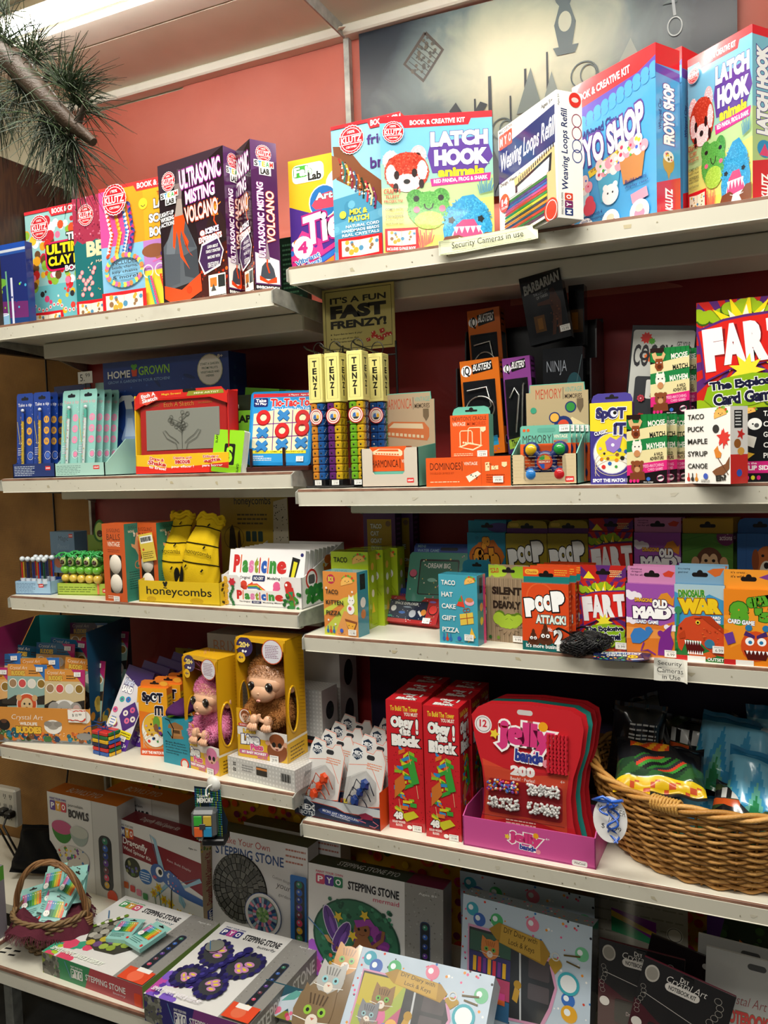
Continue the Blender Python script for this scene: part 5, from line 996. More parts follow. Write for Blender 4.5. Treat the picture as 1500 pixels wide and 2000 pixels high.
def a_moose(c):
 c.r(0,0,100,100,'1a1414').p([(0,0),(100,0),(100,0),(100,20),(40,26),(0,20)],'1d7a3a').p([(36,12),(100,4),(100,18),(36,26)],'237f42')
 for k in range(9): c.l([(0+k*13,0),(0+k*13,22)],1.6,'17662f')
 c.p([(0,0),(36,0),(36,8),(0,6)],'2a1a18'); cr = 'e6d9a4'
 c.p([(0,24),(100,14),(100,31),(0,38)],cr).p([(0,38),(100,31),(100,48),(0,54)],'237f42').p([(0,54),(100,48),(100,66),(0,73)],cr).p([(0,73),(100,66),(100,80),(0,88)],'dc2a7c').p([(0,90),(100,82),(100,100),(0,100)],'1a1414')
 c.t('MOOSE',54,9,96,17,'f2f2e6',.03,None,0,-4).t('MATCH',58,25.5,96,33.5,'1d1d1a',.03,None,0,-4).t('MAYHEM',50,41,96,49.5,'f2f2e6',.03,None,0,-4).t('A WILD',68,55,90,60,'2a1a14',.03,None,0,-4).t('ADVENTURE',58,61,92,66,'2a1a14',.03,None,0,-4).t('SPEED-MATCHING',38,71.5,92,76,'f6a8cc',.03,None,0,-4).t('CARD GAME!',52,77,90,81,'f6a8cc',.03,None,0,-4)
 c.p([(4,8),(14,6),(18,12),(30,12),(34,6),(40,10),(34,18),(30,20),(14,20),(8,16)],'d8b07a').p([(14,16),(32,16),(34,30),(28,34),(18,34),(12,28)],'8a4424').e(24,28,6,3.4,'5a2a18').e(18,22,1.6,None,'fff',8).e(28,22,1.6,None,'fff',8)
 c.e(26,48,13,10,'f2ece0').p([(14,42),(18,35),(24,40)],'f2ece0').p([(28,40),(34,35),(38,42)],'f2ece0').e(21,46,2,None,'222').e(31,46,2,None,'222').e(26,56,8,5,'c88a5a')
 c.e(26,76,15,10,'8a4a2a').e(15,69,5,None,'8a4a2a').e(38,69,5,None,'8a4a2a').p([(8,84),(44,82),(46,94),(6,96)],'7a3f24').e(26,79,7,4,'c89a6a').e(20,74,1.6,None,'222').e(32,74,1.6,None,'222')
 c.e(84,92,9,None,'e8e8e8').p([(75,91),(93,88),(93,92),(75,95)],'333').ring(84,92,9,1,'c8347c').e(54,93,5,None,'3a6ac0').t('blue orange',42,96.5,66,98.6,'fff')
 for x in (6,15,24): c.rr(x,93,x+7,98,'dc2a7c',.5)
def s_moose(c):
 c.r(0,0,100,60,'237f42').r(0,60,100,100,'dc2a7c').t('MOOSE',20,4,80,8,'f2f2e6',.03).t('MATCH',22,10,78,14,'f2f2e6',.03).t('MAYHEM',18,16,82,20,'f2f2e6',.03).e(50,32,20,6,'8a4424').e(50,45,20,6,'e8d8c8').e(50,58,20,6,'8a4a2a').e(50,84,14,None,'3a6ac0').ln(20,92,80,2,3,'f6a8cc')
MS = box('card_game','moose card game box, front left one on the second shelf','game','2R',(1225,936),(1303,936),811,.04,a_moose,s_moose,col='237f42',sc='1a1414',YL=-.326,m='gloss',ytr=807)
MS.o['group'] = 'moose card games'
dup(MS,(.012,.045,0),'moose card game box directly behind the front one')
for i,(dx,dy) in enumerate(((.03,.09),(.04,.135))):
 dup(MS,(dx,dy,0),('moose card game box under the raised one','moose card game box under the raised back one')[i]); dup(MS,(dx,dy,MS.H+.001),('moose card game box raised on another, front cover in view','moose card game box raised on another, furthest back')[i])
def tacos(words,bg,fg,deco,last=None,x=8,w=46,y0=7,dy=16.5,h=7):
 def f(c):
  c.r(0,0,100,100,bg); deco(c)
  for i,q in enumerate(words): c.t(q,x,y0+i*dy,x+min(w+8,8+len(q)*7.2),y0+h+i*dy,fg,.02)
  if last: last(c)
 return f
def taco(c,x,y,r,a=-.25):
 k = c.W/c.H; f = lambda q,dx,dy,n=14: [(x+dx+(q*math.cos(-PI*i/n))*math.cos(a)-(q*math.sin(-PI*i/n))*math.sin(a),y+dy+((q*math.cos(-PI*i/n))*math.sin(a)+(q*math.sin(-PI*i/n))*math.cos(a))*k) for i in range(n+1)]
 c.p(f(r,r*.12,-r*.02),'c07a34')
 for i in range(9): c.e(x+r*.08+r*.95*math.cos(-PI*(i+.5)/9+a),y+r*.95*math.sin(-PI*(i+.5)/9+a)*k,r*.17,None,('5f9a2e','c8402c','7ab03a')[i % 3],8)
 c.p(f(r*.98,-r*.04,r*.1),'e0a04a').p(f(r*.9,-r*.04,r*.08),'eeb65c')
 for s in (-.3,.25): c.e(x+r*s,y-r*.25*k,r*.07,None,'222',8)
 c.l([(x-r*.12,y-r*.12*k),(x-r*.02,y-r*.05*k),(x+r*.1,y-r*.14*k)],.7,'222')
def d_canoe(c):
 taco(c,80,11,14); c.e(70,28,7,None,'2a2a2c').burst(86,40,16,7,5,'d8302a',-PI/2).burst(86,40,14,8,6,'d8302a',.3).l([(86,44),(86,54)],2,'d8302a')
 c.p([(66,56),(74,50),(76,56),(82,60),(80,66),(70,66)],'d8822a').p([(62,84),(70,80),(90,74),(99,64),(98,80),(86,88),(70,90)],'7a4828').l([(74,66),(96,88)],1.6,'5a3018')
def l_canoe(c): c.t('Eh?',70,88,92,96,'1d1d1d',.06,None,0,-6); [c.rr(x,91,x+7,97,cc,.5).r(x+2.4,86,x+4.6,92,cc) for x,cc in ((6,'c8302a'),(15,'222'),(24,'d88a2a'))]; c.e(48,90,5,None,'3a5ac0').ln(38,95,58,2,2,'666')
s_canoe = lambda c: c.r(0,0,100,100,'f0ece8').r(0,62,100,100,'d8302a').r(22,5,70,28,'2a2a2a').ln(28,7,64,5,4,'fff').burst(60,36,26,12,5,'d8302a').e(40,48,20,6,'a0622a').e(60,58,20,5,'e8aa4a').e(50,86,16,None,'3a5ac0')
box('card_game','white card game with a maple leaf and a canoe drawing','game','2R',(1338,938),(1427,936),801,.04,tacos(('TACO','PUCK','MAPLE','SYRUP','CANOE'),'f3f1ec','1d1d1d',d_canoe,l_canoe),s_canoe,col='f3f1ec',sc='e8e4e0',YL=-.327,m='gloss',ytr=793)
def d_flip(c):
 c.r(0,0,100,100,'17171a'); taco(c,14,6,16); c.e(26,22,15,8,'f2f2ee').e(30,24,5,3,'555').e(22,22,2,None,'222').p([(0,34),(30,40),(24,54),(0,48)],'e8e4da').p([(2,58),(26,62),(4,72)],'e8b83a').r(0,72,100,88,'d82a80').t('on the',6,73,30,76,'fff').t('FLIP SIDE',6,77.5,62,84,'fff',.04)
 for x,cc in ((6,'d82a80'),(18,'e8e23a'),(30,'d82a80')): c.rr(x,91,x+8,97,cc,.5)
box('card_game','black card game with white letters and a pink band at the right edge','game','2R',(1450,936),(1545,934),797,.04,tacos(('TACO','CAT','GOAT','CHEESE','PIZZA'),'17171a','f4f2ee',d_flip,None,44,50,5,14,7),col='17171a',YL=-.323,m='gloss')
# ================================================================ third shelves
T = tray('pen_tray','pale blue tray of clear click pens at the left of the third shelf','display tray','3L',(31,1161),(100,1162),1135,.09,'9dc0dc',hb=.036,inner='1f3f8c',YL=None,art=lambda c: (c.ln(4,14,60,7,11,'3a5a80',.3),legami(c,66,18,80,46)))
b = M(); b.box((.002,.003,.0),(T.W-.002,T.D-.003,.03),'1f3f8c'); b.build('insert',T.o)
A = Vector(T.o.location); a = T.o.rotation_euler.z
for i in range(5):
 for j in range(2):
  if j and i == 4: continue
  o = empty('click_pen','clear click pen with '+('red','navy','blue','red and blue','green')[i]+' ink, '+('front','back')[j]+' row of the pale blue tray','pen',A+Vector((.012+i*.0205-j*.0+.004*j,.018+j*.042,.03)),a,'click pens in the pale blue tray')
  b = M(); b.tube([(0,0,0),(0,0,.014)],.0075,'c8d4e0','plastic',12); b.build('sleeve',o)
  b = M(); cs = (('c22a2a','c89a2a'),('1d2a5a','22223a'),('2a3a7a','333a6a'),('c22a2a','2a4ab0'),('1d5a3a','2a3a4a'))[i]
  for k,(dx,dy) in enumerate(((-.0028,0),(.0028,0),(0,.003))): b.tube([(dx,dy,.012),(dx,dy,.058)],.0019,cs[k % 2],'plastic',6)
  b.build('refill',o); b = M(); b.tube([(0,0,.014),(0,0,.064)],.0072,'fff','clear',12); b.ell((0,0,.066),(.0074,.0074,.0075),'cdd6dc','gloss',12,8); b.ell((0,0,.067),(.005,.005,.005),'dfe6ea','gloss',10,6); b.build('barrel',o)
o = mkbox('pencil_display',.092,.118,.05,lambda c: (c.r(0,0,100,100,'6f93b4'),c.t('Magic',34,10,76,25,'3a4a5a',-.01,None,0,0,.2).t('Pencil',30,30,76,42,'8aa8c4',-.01,None,0,0,.2),legami(c,78,5,94,14),c.e(28,76,17,11,'b8684a',18,.5).l([(12,52),(40,74)],2.5,'222').l([(66,78),(92,56)],2.5,'222').l([(70,80),(94,62)],2,'d8642a').ln(34,46,80,2,4,'4a6a8a')),col='6f93b4')
p = hy(102,1120,-.19); o.location = (p[0],-.19,1.141+.042); tag(o,'light blue magic pencil display card behind the pens','display card')
T = tray('novelty_pen_tray','lime green tray holding the avocado character pens','display tray','3L',(113,1162),(213,1164),1139,.1,'a8c04a',hb=.034,inner='8aa83a',art=lambda c: (c.ln(3,30,78,3,18,'4a5a20',.3),legami(c,88,40,100,76)))
A = Vector(T.o.location); a = T.o.rotation_euler.z
o = mkbox('avocado_display_card',.1,.1,.002,lambda c: c.r(0,0,100,100,'7f9a3c').ln(30,40,90,2,6,'5a7020').t('Avocado',44,18,96,30,'4a6020',.02,None,0,0,.2),col='7f9a3c'); o.location = A+Vector((.03,.088,.055)); o.rotation_euler.z = a; tag(o,'green display card with a cut out avocado behind the avocado pens','display card')
b = M(); f2 = ((.02,-.003,.145),(.045,0,0),(0,0,-.065),(0,-1,0)); b.prism([(50+44*math.sin(t)*(1-.28*math.cos(t)),52-48*math.cos(t)) for t in [k*2*PI/24 for k in range(24)]],f2,.002,'2f6b24'); CV(b,f2).e(50,54,34,38,'b8cc6a').e(50,64,22,None,'4a2a1a').l([(42,68),(50,71),(58,68)],2,'e8d8c0'); b.build('avocado_cutout',o)
for i in range(5):
 for j in range(2):
  o = empty('avocado_pen','avocado topped pen with green and yellow beads, '+ORD[i].replace('front','leftmost')+' in the '+('front','back')[j]+' row','pen',A+Vector((.013+i*.0285+j*.006,.02+j*.035,.004)),a,'avocado pens in the lime tray')
  b = M(); b.tube([(0,0,0),(0,0,.03)],.0035,'e8805a','plastic',8); b.build('stem',o)
  b = M(); b.ell((0,0,.04),(.0125,.0125,.0125),'d8b84a','gloss',14,10); b.build('yellow_bead',o)
  b = M(); b.ell((0,0,.0635),(.0135,.0135,.0118),'6fb83a','gloss',14,10); b.build('green_bead',o)
  b = M(); b.lathe([(0,.0745),(.009,.076),(.0132,.083),(.0125,.091),(.009,.099),(.004,.1045),(0,.105)],(0,0,0),'2f7a2a','gloss',16); b.build('avocado_body',o)
  b = M(); b.ell((0,-.0095,.087),(.0095,.0042,.0122),'bcd07a','gloss',14,8); b.ell((0,-.0128,.085),(.0066,.0028,.0068),'3e2418','gloss',12,8); b.ell((-.0022,-.0155,.0852),(.0008,.0004,.0008),'fff','gloss',6,4); b.ell((.0022,-.0155,.0852),(.0008,.0004,.0008),'fff','gloss',6,4); b.build('avocado_face',o)
  b = M(); R = random.Random(i*3+j)
  for k in range(5):
   t = R.uniform(0,6.28); P = [(0,0,.105)]+[(q*.006*math.cos(t+q*.5),q*.006*math.sin(t+q*.5)-.002*q,.105+.005*math.sin(q*1.2)) for q in range(1,5)]; b.tube(P,[.0018,.0022,.0018,.0022,.001],'3fae5a','gloss',5)
  b.build('ribbon',o)
def a_jug(c):
 c.r(0,0,100,100,'c9551f').t('JUGGLING',20,6,80,12,'3a1a10',-.005).t('BALLS',20,13,80,21,'3a1a10',-.005).t('VINTAGE',22,23,78,29,'f4e4d0').ln(22,33,78,2,2.4,'8a3010').rr(28,40,82,89,'1a0d08',.12).ln(14,93,60,2,2.4,'f4e4d0')
def s_jug(c):
 c.r(0,0,100,100,'2f7a68').t('JUGGLING',18,3,84,8,'1a3a34',-.005).t('VINTAGE',16,9,44,12,'f0e0c0').p([(50,18),(58,16),(62,24),(66,36),(60,46),(66,58),(56,54),(58,42),(46,34),(30,30),(28,26),(44,28)],'d8a070').e(55,15,5,2.6,'d8a070').ring(54,54,14,3,'c87a4a').ln(14,62,84,8,3,'1a4a40',.3).e(80,88,8,None,'c8a03a').dots(5,30,12,84,20,3,4,['e8e0d0'],3)
J = box('juggling_balls','orange and teal juggling balls box with balls in its window','toy','3L',(206,1166),(249,1167),1023,.075,a_jug,s_jug,col='c9551f',sc='c9551f',st=(42,93,'26.95'),H=None,ytr=None,YL=-.327,YR=-.333)
for z in (.25,.5): b = M(); b.ell((J.W*.54,.012,J.H*(z-.02)),(J.W*.34,.02,J.W*.40),'d8d0c2','matte',18,12); b.build('ball',J.o)
b = M(); b.ell((J.W*.6,.014,J.H*.35),(J.W*.2,.012,J.W*.1),'8a1a22','matte',14,8); b.build('ball',J.o)
dup(J,(.065,.045,0),'orange and teal juggling balls box behind the windowed one')
# honeycombs tray with two bee bags
YE = 'd9b61c'
def bee(c,x,y,r,a=0): c.e(x,y,r,None,'151512',8).e(x+r*.7,y-r*.9*c.W/c.H,r*.75,None,'151512',8).e(x-r*.8,y-r*.9*c.W/c.H,r*.6,None,'151512',8).l([(x-r,y+r*c.W/c.H*1.3),(x+r,y+r*c.W/c.H*1.5)],r*.4,'151512')
def bk_honey(c): c.r(6,.8,94,100,'a3892a').t('honeycombs',22,8,76,20,'16160f',.01).ln(26,28,72,3,5,'4a4018').ring(20,56,15,.7,'4a4018').p([(12,68),(14,46),(18,40),(21,46),(24,68)],'2a2418').p([(25,68),(26,50),(29,46),(31,68)],'3a2a1a'); [c.rr(38+i*9,48,45+i*9,60,'1d3a3a',.2).e(39+i*12,76,5,None,'2a2418') for i in range(3)]; c.p([(80,14),(100,10),(100,100),(70,88),(78,60)],'b8b09a').dots(60,78,16,99,90,.5,1,['1a1a16'],3,5)
T = tray('bee_bag_tray','bright yellow printed tray with black bees and lettering','display tray','3L',(272,1175),(431,1184),1133,.15,YE,hb=.075,backtop=.055,inner='c9a818',dip=(.0,.9),artr=lambda c: c.p([(0,30),(30,20),(30,100),(0,100)],YE).dots(60,5,30,95,96,2,3.4,['2a2416'],4,6),art=lambda c: (c.t('honeycombs',10,26,90,74,'141410',.01),bee(c,34,16,2.2),c.e(16,84,6,12,'bf9a14').e(72,84,8,14,'bf9a14')))
o = box('backing_card','dim yellow printed backing card behind the bee bags','display card','3L',(434,1100),(566,1104),957,.004,bk_honey,col='a3892a',YL=-.1,z0=.04).o
A = Vector(T.o.location); a = T.o.rotation_euler.z
def bag(label,x,y,h,w,lean,seed,rz=0):
 o = empty('cloth_bag',label,'bag',A+Vector((x,y,.035)),a+rz,None,math.radians(-14),math.radians(lean)); b = M(); n,K = 40,22; R = random.Random(seed); ph = [R.uniform(0,6) for _ in range(6)]; V = []; C = []
 for i in range(K+1):
  u = i/K; ww = w*(.52+.02*math.sin(u*5)-.22*u**1.2+(.05 if u > .88 else 0)); dd = w*.26*(math.sin(min(1,u*3+.15)*PI/2))*(1-.35*u)
  for j in range(n):
   t = 2*PI*j/n; fold = 1+.07*u*math.sin(5*t+ph[0]+3*u)+.05*math.sin(3*t+ph[1]+7*u)+.03*math.sin(9*t+ph[2]-9*u)
   V.append((ww*math.cos(t)*fold,dd*math.sin(t)*fold+.006*math.sin(7*u+ph[3]),u*h+.006*math.sin(2*t+ph[4])*u))
 F = []
 for i in range(K):
  for j in range(n):
   F.append([i*n+j,i*n+(j+1) % n,(i+1)*n+(j+1) % n,(i+1)*n+j])
   u = i/K; q = (j/n)*2*PI; C.append(YE if not (abs(u-.25) < .02 or abs(u-.52) < .02 or abs(u-.8) < .02) else YE)
 F.append(list(range(n))[::-1]); C.append(YE); b.add(V,F,C,'cloth',True)
 def surf(u,t,off=.0012):
  i = min(K-1,int(u*K)); f = u*K-i; j = (t/(2*PI)*n) % n; j0 = int(j); g = j-j0; P = [np.array(V[(i+di)*n+(j0+dj) % n]) for di in (0,1) for dj in (0,1)]
  p = (P[0]*(1-g)+P[1]*g)*(1-f)+(P[2]*(1-g)+P[3]*g)*f; return p+np.array((math.cos(t)*off,math.sin(t)*off*1.5,0))
 for u0 in (.34,.6,.84): b.tube([surf(u0+.02*math.sin(t*2+seed),t) for t in [PI+k*PI/24 for k in range(25)]],.0013,'191812','cloth',5)
 for u0 in (.96,1.0):
  b.tube([surf(min(u0,.999),t,.001)+np.array((0,0,.004*math.sin(6*t+seed))) for t in [k*2*PI/30 for k in range(30)]],.0045,YE,'cloth',7,True)
 b.build('bag_body',o); f2 = []
 b = M(); g,fs = glyph('honeycombs',.0); lo,hi = g.min(0),g.max(0); q = (g-lo)/(hi-lo); V2 = [surf(.42+y*.075,PI*1.5+(x-.45)*1.5,.004) for x,y in q]; b.add(V2,fs,'16150f','cloth')
 for cu,ct,ru,rt in ((.13,1.72 if seed == 1 else 1.24,.13,.2),):
  V3 = [surf(max(.01,cu+ru*math.sin(k*PI/8)),PI*ct+rt*math.cos(k*PI/8),.003) for k in range(16)]; b.add(V3,[list(range(16))],'1c1b16','cloth')
 for cu,ct in ((.26,1.34),(.24,1.62),(.86,1.6),(.55,1.62)):
  for k in range(3): V3 = [surf(cu+.012*(k-1)+.012*math.sin(m*PI/4),PI*ct+.03*(k-1)+.045*math.cos(m*PI/4),.0032+k*.0002) for m in range(8)]; b.add(V3,[list(range(8))],'1c1b16','cloth')
 b.build('printed_bees',o); return o
bag('yellow drawstring bee bag, the left one, leaning in its tray',.052,.05,.185,.098,7,1)
bag('yellow drawstring bee bag, the right one nearer the tray front',.148,.036,.18,.104,9,2,.1)
o = mkbox('hang_card',.045,.07,.001,lambda c: c.r(0,0,100,100,'dcc04a').r(8,8,96,34,'f0f0e8').ln(12,12,90,1,30,'333',.55).e(20,56,7,None,'c83a2a').ln(8,66,90,4,7,'6a5a20'),col='dcc04a'); o.location = hy(279,1098,-.3); o.rotation_euler = (0,math.radians(-9),0); tag(o,'yellow barcode card sticking out beside the left bee bag','card')
# plasticine
def plast(c,x0,y0,x1,y1):
 w = (x1-x0); P = (('P',0,.115,'c82a2a'),('l',.12,.15,'d8642a'),('a',.165,.275,'3a8a3a'),('s',.285,.375,'d87aa8'),('t',.385,.46,'8a9a2a'),('i',.465,.50,'c82a2a'),('c',.51,.61,'2a5ab0'),('i',.615,.65,'d8642a'),('n',.66,.78,'3a8a3a'),('e',.79,.96,'c82a2a'))
 h = y1-y0
 for q,a,e,cc in P:
  t0 = y0 if q in 'Pl' else (y0+h*.12 if q in 'ti' else y0+h*.3); k = ((e-a)*.45 if q in 'li' else 0); c.t(q,x0+w*(a-k),t0,x0+w*(e+k),y1,cc,.07)
def a_plast(c):
 c.r(0,0,100,100,'eceaea'); plast(c,6,10,80,44); c.t('The Original',8,50,30,57,'333').rr(33,48,50,59,'1d2a5a',.2).t('NO-DRY',35,50.5,48,56.5,'fff').t('Modeling Material',53,50,86,57,'333')
 c.p([(84,12),(94,16),(88,60),(80,60)],'1a1a1e').p([(86,20),(91,22),(87,56),(83,56)],'d8d02a').e(96,8,2,None,'2a2a6a')
 for cx,cc,c2 in ((22,'c8402a','2a4a8a'),(66,'d85a8a','2a2a2a')): c.e(cx,66,4.5,None,cc).p([(cx-4,70),(cx+5,70),(cx+4,86),(cx-5,84)],cc).p([(cx-4,84),(cx+4,85),(cx+5,100),(cx-7,100)],c2).l([(cx+3,72),(cx+12,62)],2,cc)
 for k,cc in enumerate(('d8402a','e8a82a','3a9a4a','3a6ab8')): c.l([(28,66+k*2),(40,64+k*2.5),(52,76+k*2),(60,90+k)],1.1,cc)
 c.e(45,94,6,5,'e89a2a').l([(44,70),(44,80)],.8,'222').e(43,80,1.4,None,'222').ring(10,78,7,1.6,'c82a2a').e(94,90,10,None,'6a2a8a').e(94,91,8,None,'eceaea').t('100',89,87,99,94,'333')
def a_ptray(c):
 plast(c,19,48,80,78); c.t('The Original',22,82,36,88,'333').rr(38,81,50,89,'1d2a5a',.2).t('NO-DRY',40,83,48,87,'fff').t('Modeling Material',52,82,78,88,'333')
 for y in range(0,100,9): c.e(5+math.sin(y)*1.5,12+y*.86,2.6,None,'d8a83a').e(5,15+y*.86,1,None,'7a3a1a',6)
 for k in range(9): c.e(13+math.sin(k)*2,26+k*9,2,None,'2a6a3a',6)
 c.burst(14,22,5,3,6,'c82a3a').e(84,26,4.4,None,'c8302a').p([(80,30),(90,32),(92,58),(82,62)],'c8302a').e(82,24,1.4,None,'fff').p([(84,60),(90,58),(92,90),(88,92)],'8a5a2a').dots(26,78,50,98,98,1,2.4,['2a7a3a','1d5a2a','3a8a2a'],3).p([(84,46),(90,44),(89,62)],'2a8a5a')
def s_ptray(c): c.dots(20,50,20,95,50,2,4,['e8a82a','d8702a'],3,5).e(22,52,13,18,'c8302a').e(22,52,10,14,'eceaea').rr(15,44,29,60,'555',.3).e(60,24,8,8,'d8702a').p([(50,40),(66,30),(70,52),(52,56)],'d8702a').dots(24,10,66,55,90,3,6,['2a7a3a','3a8a3a','1d6a2a'],5).e(80,60,10,14,'c84a3a')
T = tray('clay_tray','white printed tray full of modelling clay boxes','display tray','3L',(435,1181),(591,1191),1122,.2,'e6e4e2',hb=.135,dip=(.05,.98),cut=(24,74,46),artr=s_ptray,art=a_ptray)
A = Vector(T.o.location); a = T.o.rotation_euler.z
cb = mkbox('clay_box',T.W-.012,.128,.016,a_plast,col='eceaea'); cb.location = A+Vector((.005,.008,.0065)); cb.rotation_euler = (math.radians(-12),0,a); tag(cb,'white modelling clay box, front one in the printed tray','modelling clay','clay boxes in the printed tray')
for i in range(1,8): c2 = dup(cb,(0,.0195*i,.0),None); c2.location = A+Vector((math.cos(a)*.005-math.sin(a)*(.008+.0195*i),.008+.0195*i,.0065)); c2['label'] = 'white modelling clay box, '+ORD[i]+' from the front in the printed tray'
# ---- right part: small card games
kit = lambda c: [c.rr(x,90,x+7,96,cc,.5).r(x+2.4,85,x+4.6,92,cc) for x,cc in ((8,'2a6ab0'),(17,'c8402a'),(26,'2a6ab0'))] and c.e(52,91,5,None,'3a5ac0').ln(42,96,64,1,2,'666')
def d_kitten(c):
 c.p([(0,0),(40,0),(60,30),(100,20),(100,60),(50,50),(0,70)],'c9cf4a').p([(0,0),(100,0),(100,34),(60,40),(0,60)],'d98a3c').p([(100,30),(100,66),(40,100),(0,100),(0,90)],'c3c94a').p([(60,60),(100,66),(100,100),(30,100)],'e09a55')
 c.e(24,12,12,None,'b8264a').t('BOX',16,8,32,16,'d8d84a',.03); taco(c,72,17,19)
 c.e(82,44,10,6,'f4f0ea').p([(74,40),(76,34),(80,39)],'f4f0ea').p([(84,39),(89,34),(90,41)],'f4f0ea').e(80,57,11,8,'f4f0ea').e(78,56,5,None,'d8607a').e(79,43,1.2,None,'222').e(86,43,1.2,None,'222')
 c.p([(62,72),(98,76),(84,98),(76,96)],'8a4a2a').p([(64,76),(94,79),(82,95),(77,93)],'e8a83a').e(74,82,1.2,None,'222').e(84,83,1.2,None,'222')
 for x,y in ((34,82),(14,76),(86,30),(10,26)): c.burst(x,y,4,1.8,5,'f6f2ea')
 kit(c)
box('card_game','orange and lime card game with taco and white kitten drawings','game','3R',(634,1223),(700,1226),1115,.045,tacos(('TACO','KITTEN','PIZZA'),'d8843c','1d1d1d',d_kitten,None,8,58,28,16.5,7),lambda c: c.r(0,0,100,100,'3a8a9a').r(26,4,74,28,'222').e(50,48,24,8,'e8e4da').e(50,66,22,7,'c87a3a'),col='d8843c',sc='6aa0a8',m='gloss',st=(72,88,'15.99'),YL=-.318,YR=-.327)
def d_lime(c): taco(c,76,12,18); c.e(78,34,10,6,'f2f2ee').e(80,36,4,3,'d88a9a').p([(56,30),(60,24),(66,34)],'8a9a1a'); kit(c); [c.l([(55+k*8,60),(62+k*6,48),(70+k*8,60)],.8,'5a6a12') for k in range(4)]
LM = box('card_game','lime green card game with taco and cat drawings behind the orange one','game','3R',(650,1196),(722,1198),1077,.043,tacos(('TACO','CAT','GOAT','CHEESE','PIZZA'),'a9bf27','1d2210',d_lime,None,8,50,7,17,7),lambda c: c.r(0,0,100,100,'9cb222').l([(20,4),(20,96),(90,96)],2,'4a5a12').e(50,20,18,5,'e8aa4a').e(50,36,16,5,'f2f2ee').e(50,55,16,5,'e8d8c0').p([(30,80),(70,80),(50,66)],'e8b83a'),col='a9bf27',sc='93a71f',YL=-.24,m='gloss')
row(LM,2,(.016,.046,0),'lime green taco and cat card game, {} in its short row','lime green taco card games')
P8 = box('card_game','purple and yellow pixel lettered card game standing on another','game','3R',(712,1098),(774,1098),1001,.04,lambda c: (c.r(0,0,100,100,'5a2f6a').r(12,12,88,96,'b8961e'),[c.t(q,22,20+i*13,22+len(q)*9,29+i*13,'e8e4d0',.06,'2a1a2a',.05) for i,q in enumerate(('TACO','CAT','GOAT','CHEESE','PIZZA'))],c.t('8-BIT EDITION',20,84,86,90,'f2f2ea',.04).e(78,20,8,None,'8a6a4a')),lambda c: c.r(0,0,100,100,'3f2450').ln(20,10,80,9,9,'7a4a8a'),col='5a2f6a',sc='4a2858',YL=-.08,z0=.118)
dup(P8,(.0,0,-.118),'purple pixel lettered card game standing on the shelf under its twin'); dup(P8,(.03,.041,0),'purple pixel lettered card game behind the raised one'); dup(P8,(.03,.041,-.118),'purple pixel lettered card game at the back of the lower layer')
# handheld water games
def water(c,body,scr,title,deco,btn):
 c.rr(0,0,100,100,body,.16).rr(18,14,82,86,'1a2026',.06).rr(20,18,80,84,scr,.05).t(title,32,22,68,32,'e8e8e8',.02); deco(c)
 for x in (9,91): c.e(x,44,6.6,None,'222').e(x,43,5.8,None,btn)
def d_space(c): c.dots(60,3,4,97,96,.3,.7,['fff','c8d0e0'],3,5).e(32,48,4,None,'e8e8ec').e(46,62,5,5,'3a6ab8').e(62,64,5,None,'b8bcc8').l([(70,52),(76,70)],3,'d8d8dc').e(52,40,6,3,'8a9ab0').e(78,56,4,None,'d88a3a').e(10,16,4,None,'e0e0e8').e(88,14,5,4,'7a6ab8').e(90,72,5,3,'a8503a').e(28,78,5,4,'2a8a6a').burst(8,78,5,2,5,'d83a3a')
def d_big(c): c.dots(30,2,4,98,96,.6,1.4,['d890a8','e8e0d0','e8c86a'],3,6).e(60,60,6,5,'e8a0b8').e(40,56,7,4,'8abeb0').e(70,50,6,3,'8abeb0').l([(50,70),(58,50),(66,70)],1,'d87aa0')
def mini(name,label,L,Rr,yt,Y,body,scr,title,deco,btn,hdr,lean=30,splat=True,z0=0):
 A,rz,W,H,ln = place('3R',L,Rr,yt,Y,None,lean,z0,None,.02); o = empty(name,label,'handheld game',A,rz,None,-ln); D = .022
 b = M(); b.box((0,.001,0),(W,D,H),hdr if splat else '2a7a70','plastic',.003); fr = ((0,0,H),(W,0,0),(0,0,-H),(0,-1,0)); b.prism([(x,y) for x,y in ((4,0),(96,0),(100,6),(100,94),(96,100),(4,100),(0,94),(0,6))],fr,.004,body,'gloss'); c = CV(b,fr,'gloss'); water(c,body,scr,title,deco,btn); b.build('game_body',o)
 if splat: b = M(); f3 = ((-.008,-.002,H*.42),(W*.24,0,0),(0,0,-H*.5),(0,-1,0)); CV(b,f3,'card',2).burst(50,50,48,38,12,'e8b020').t('SIMPLE',22,30,78,44,'a02a1a',.03).t('AND',36,47,64,58,'a02a1a',.03).t('FUN!',32,62,70,74,'a02a1a',.03); b.build('starburst_label',o)
 b = M(); f3 = ((.004,.012,H+.024),(W-.008,0,0),(0,0,-.03),(0,-1,0)); b.prism([(2,0),(98,0),(100,20),(100,100),(0,100),(0,20)],f3,.001,'1d3f94'); CV(b,f3).t('MINI',6,10,20,34,'c23a4a' if splat else '8ab0c8',.02).t('WATER GAME',6,44,44,68,'c23a4a' if splat else '8ab0c8',.02).rr(46,30,76,56,'12182a',.5); b.build('hang_card',o)
 if splat: sticker(o,fr,80,76,'11.99',.02,.013)
 return Th(o,W,H,D)
S1 = mini('water_game','red and navy outer space water game lying back at the front',(723,1217),(851,1231),1160,None,'a8282c','17213f','SPACE EXPLORER',d_space,'d83a38','c2262c')
S1.o['group'] = 'mini water games'
for i in range(1,4): dup(S1,(.006*i,.034*i,.006*i),'red outer space water game, '+ORD[i]+' from the front, mostly hidden')
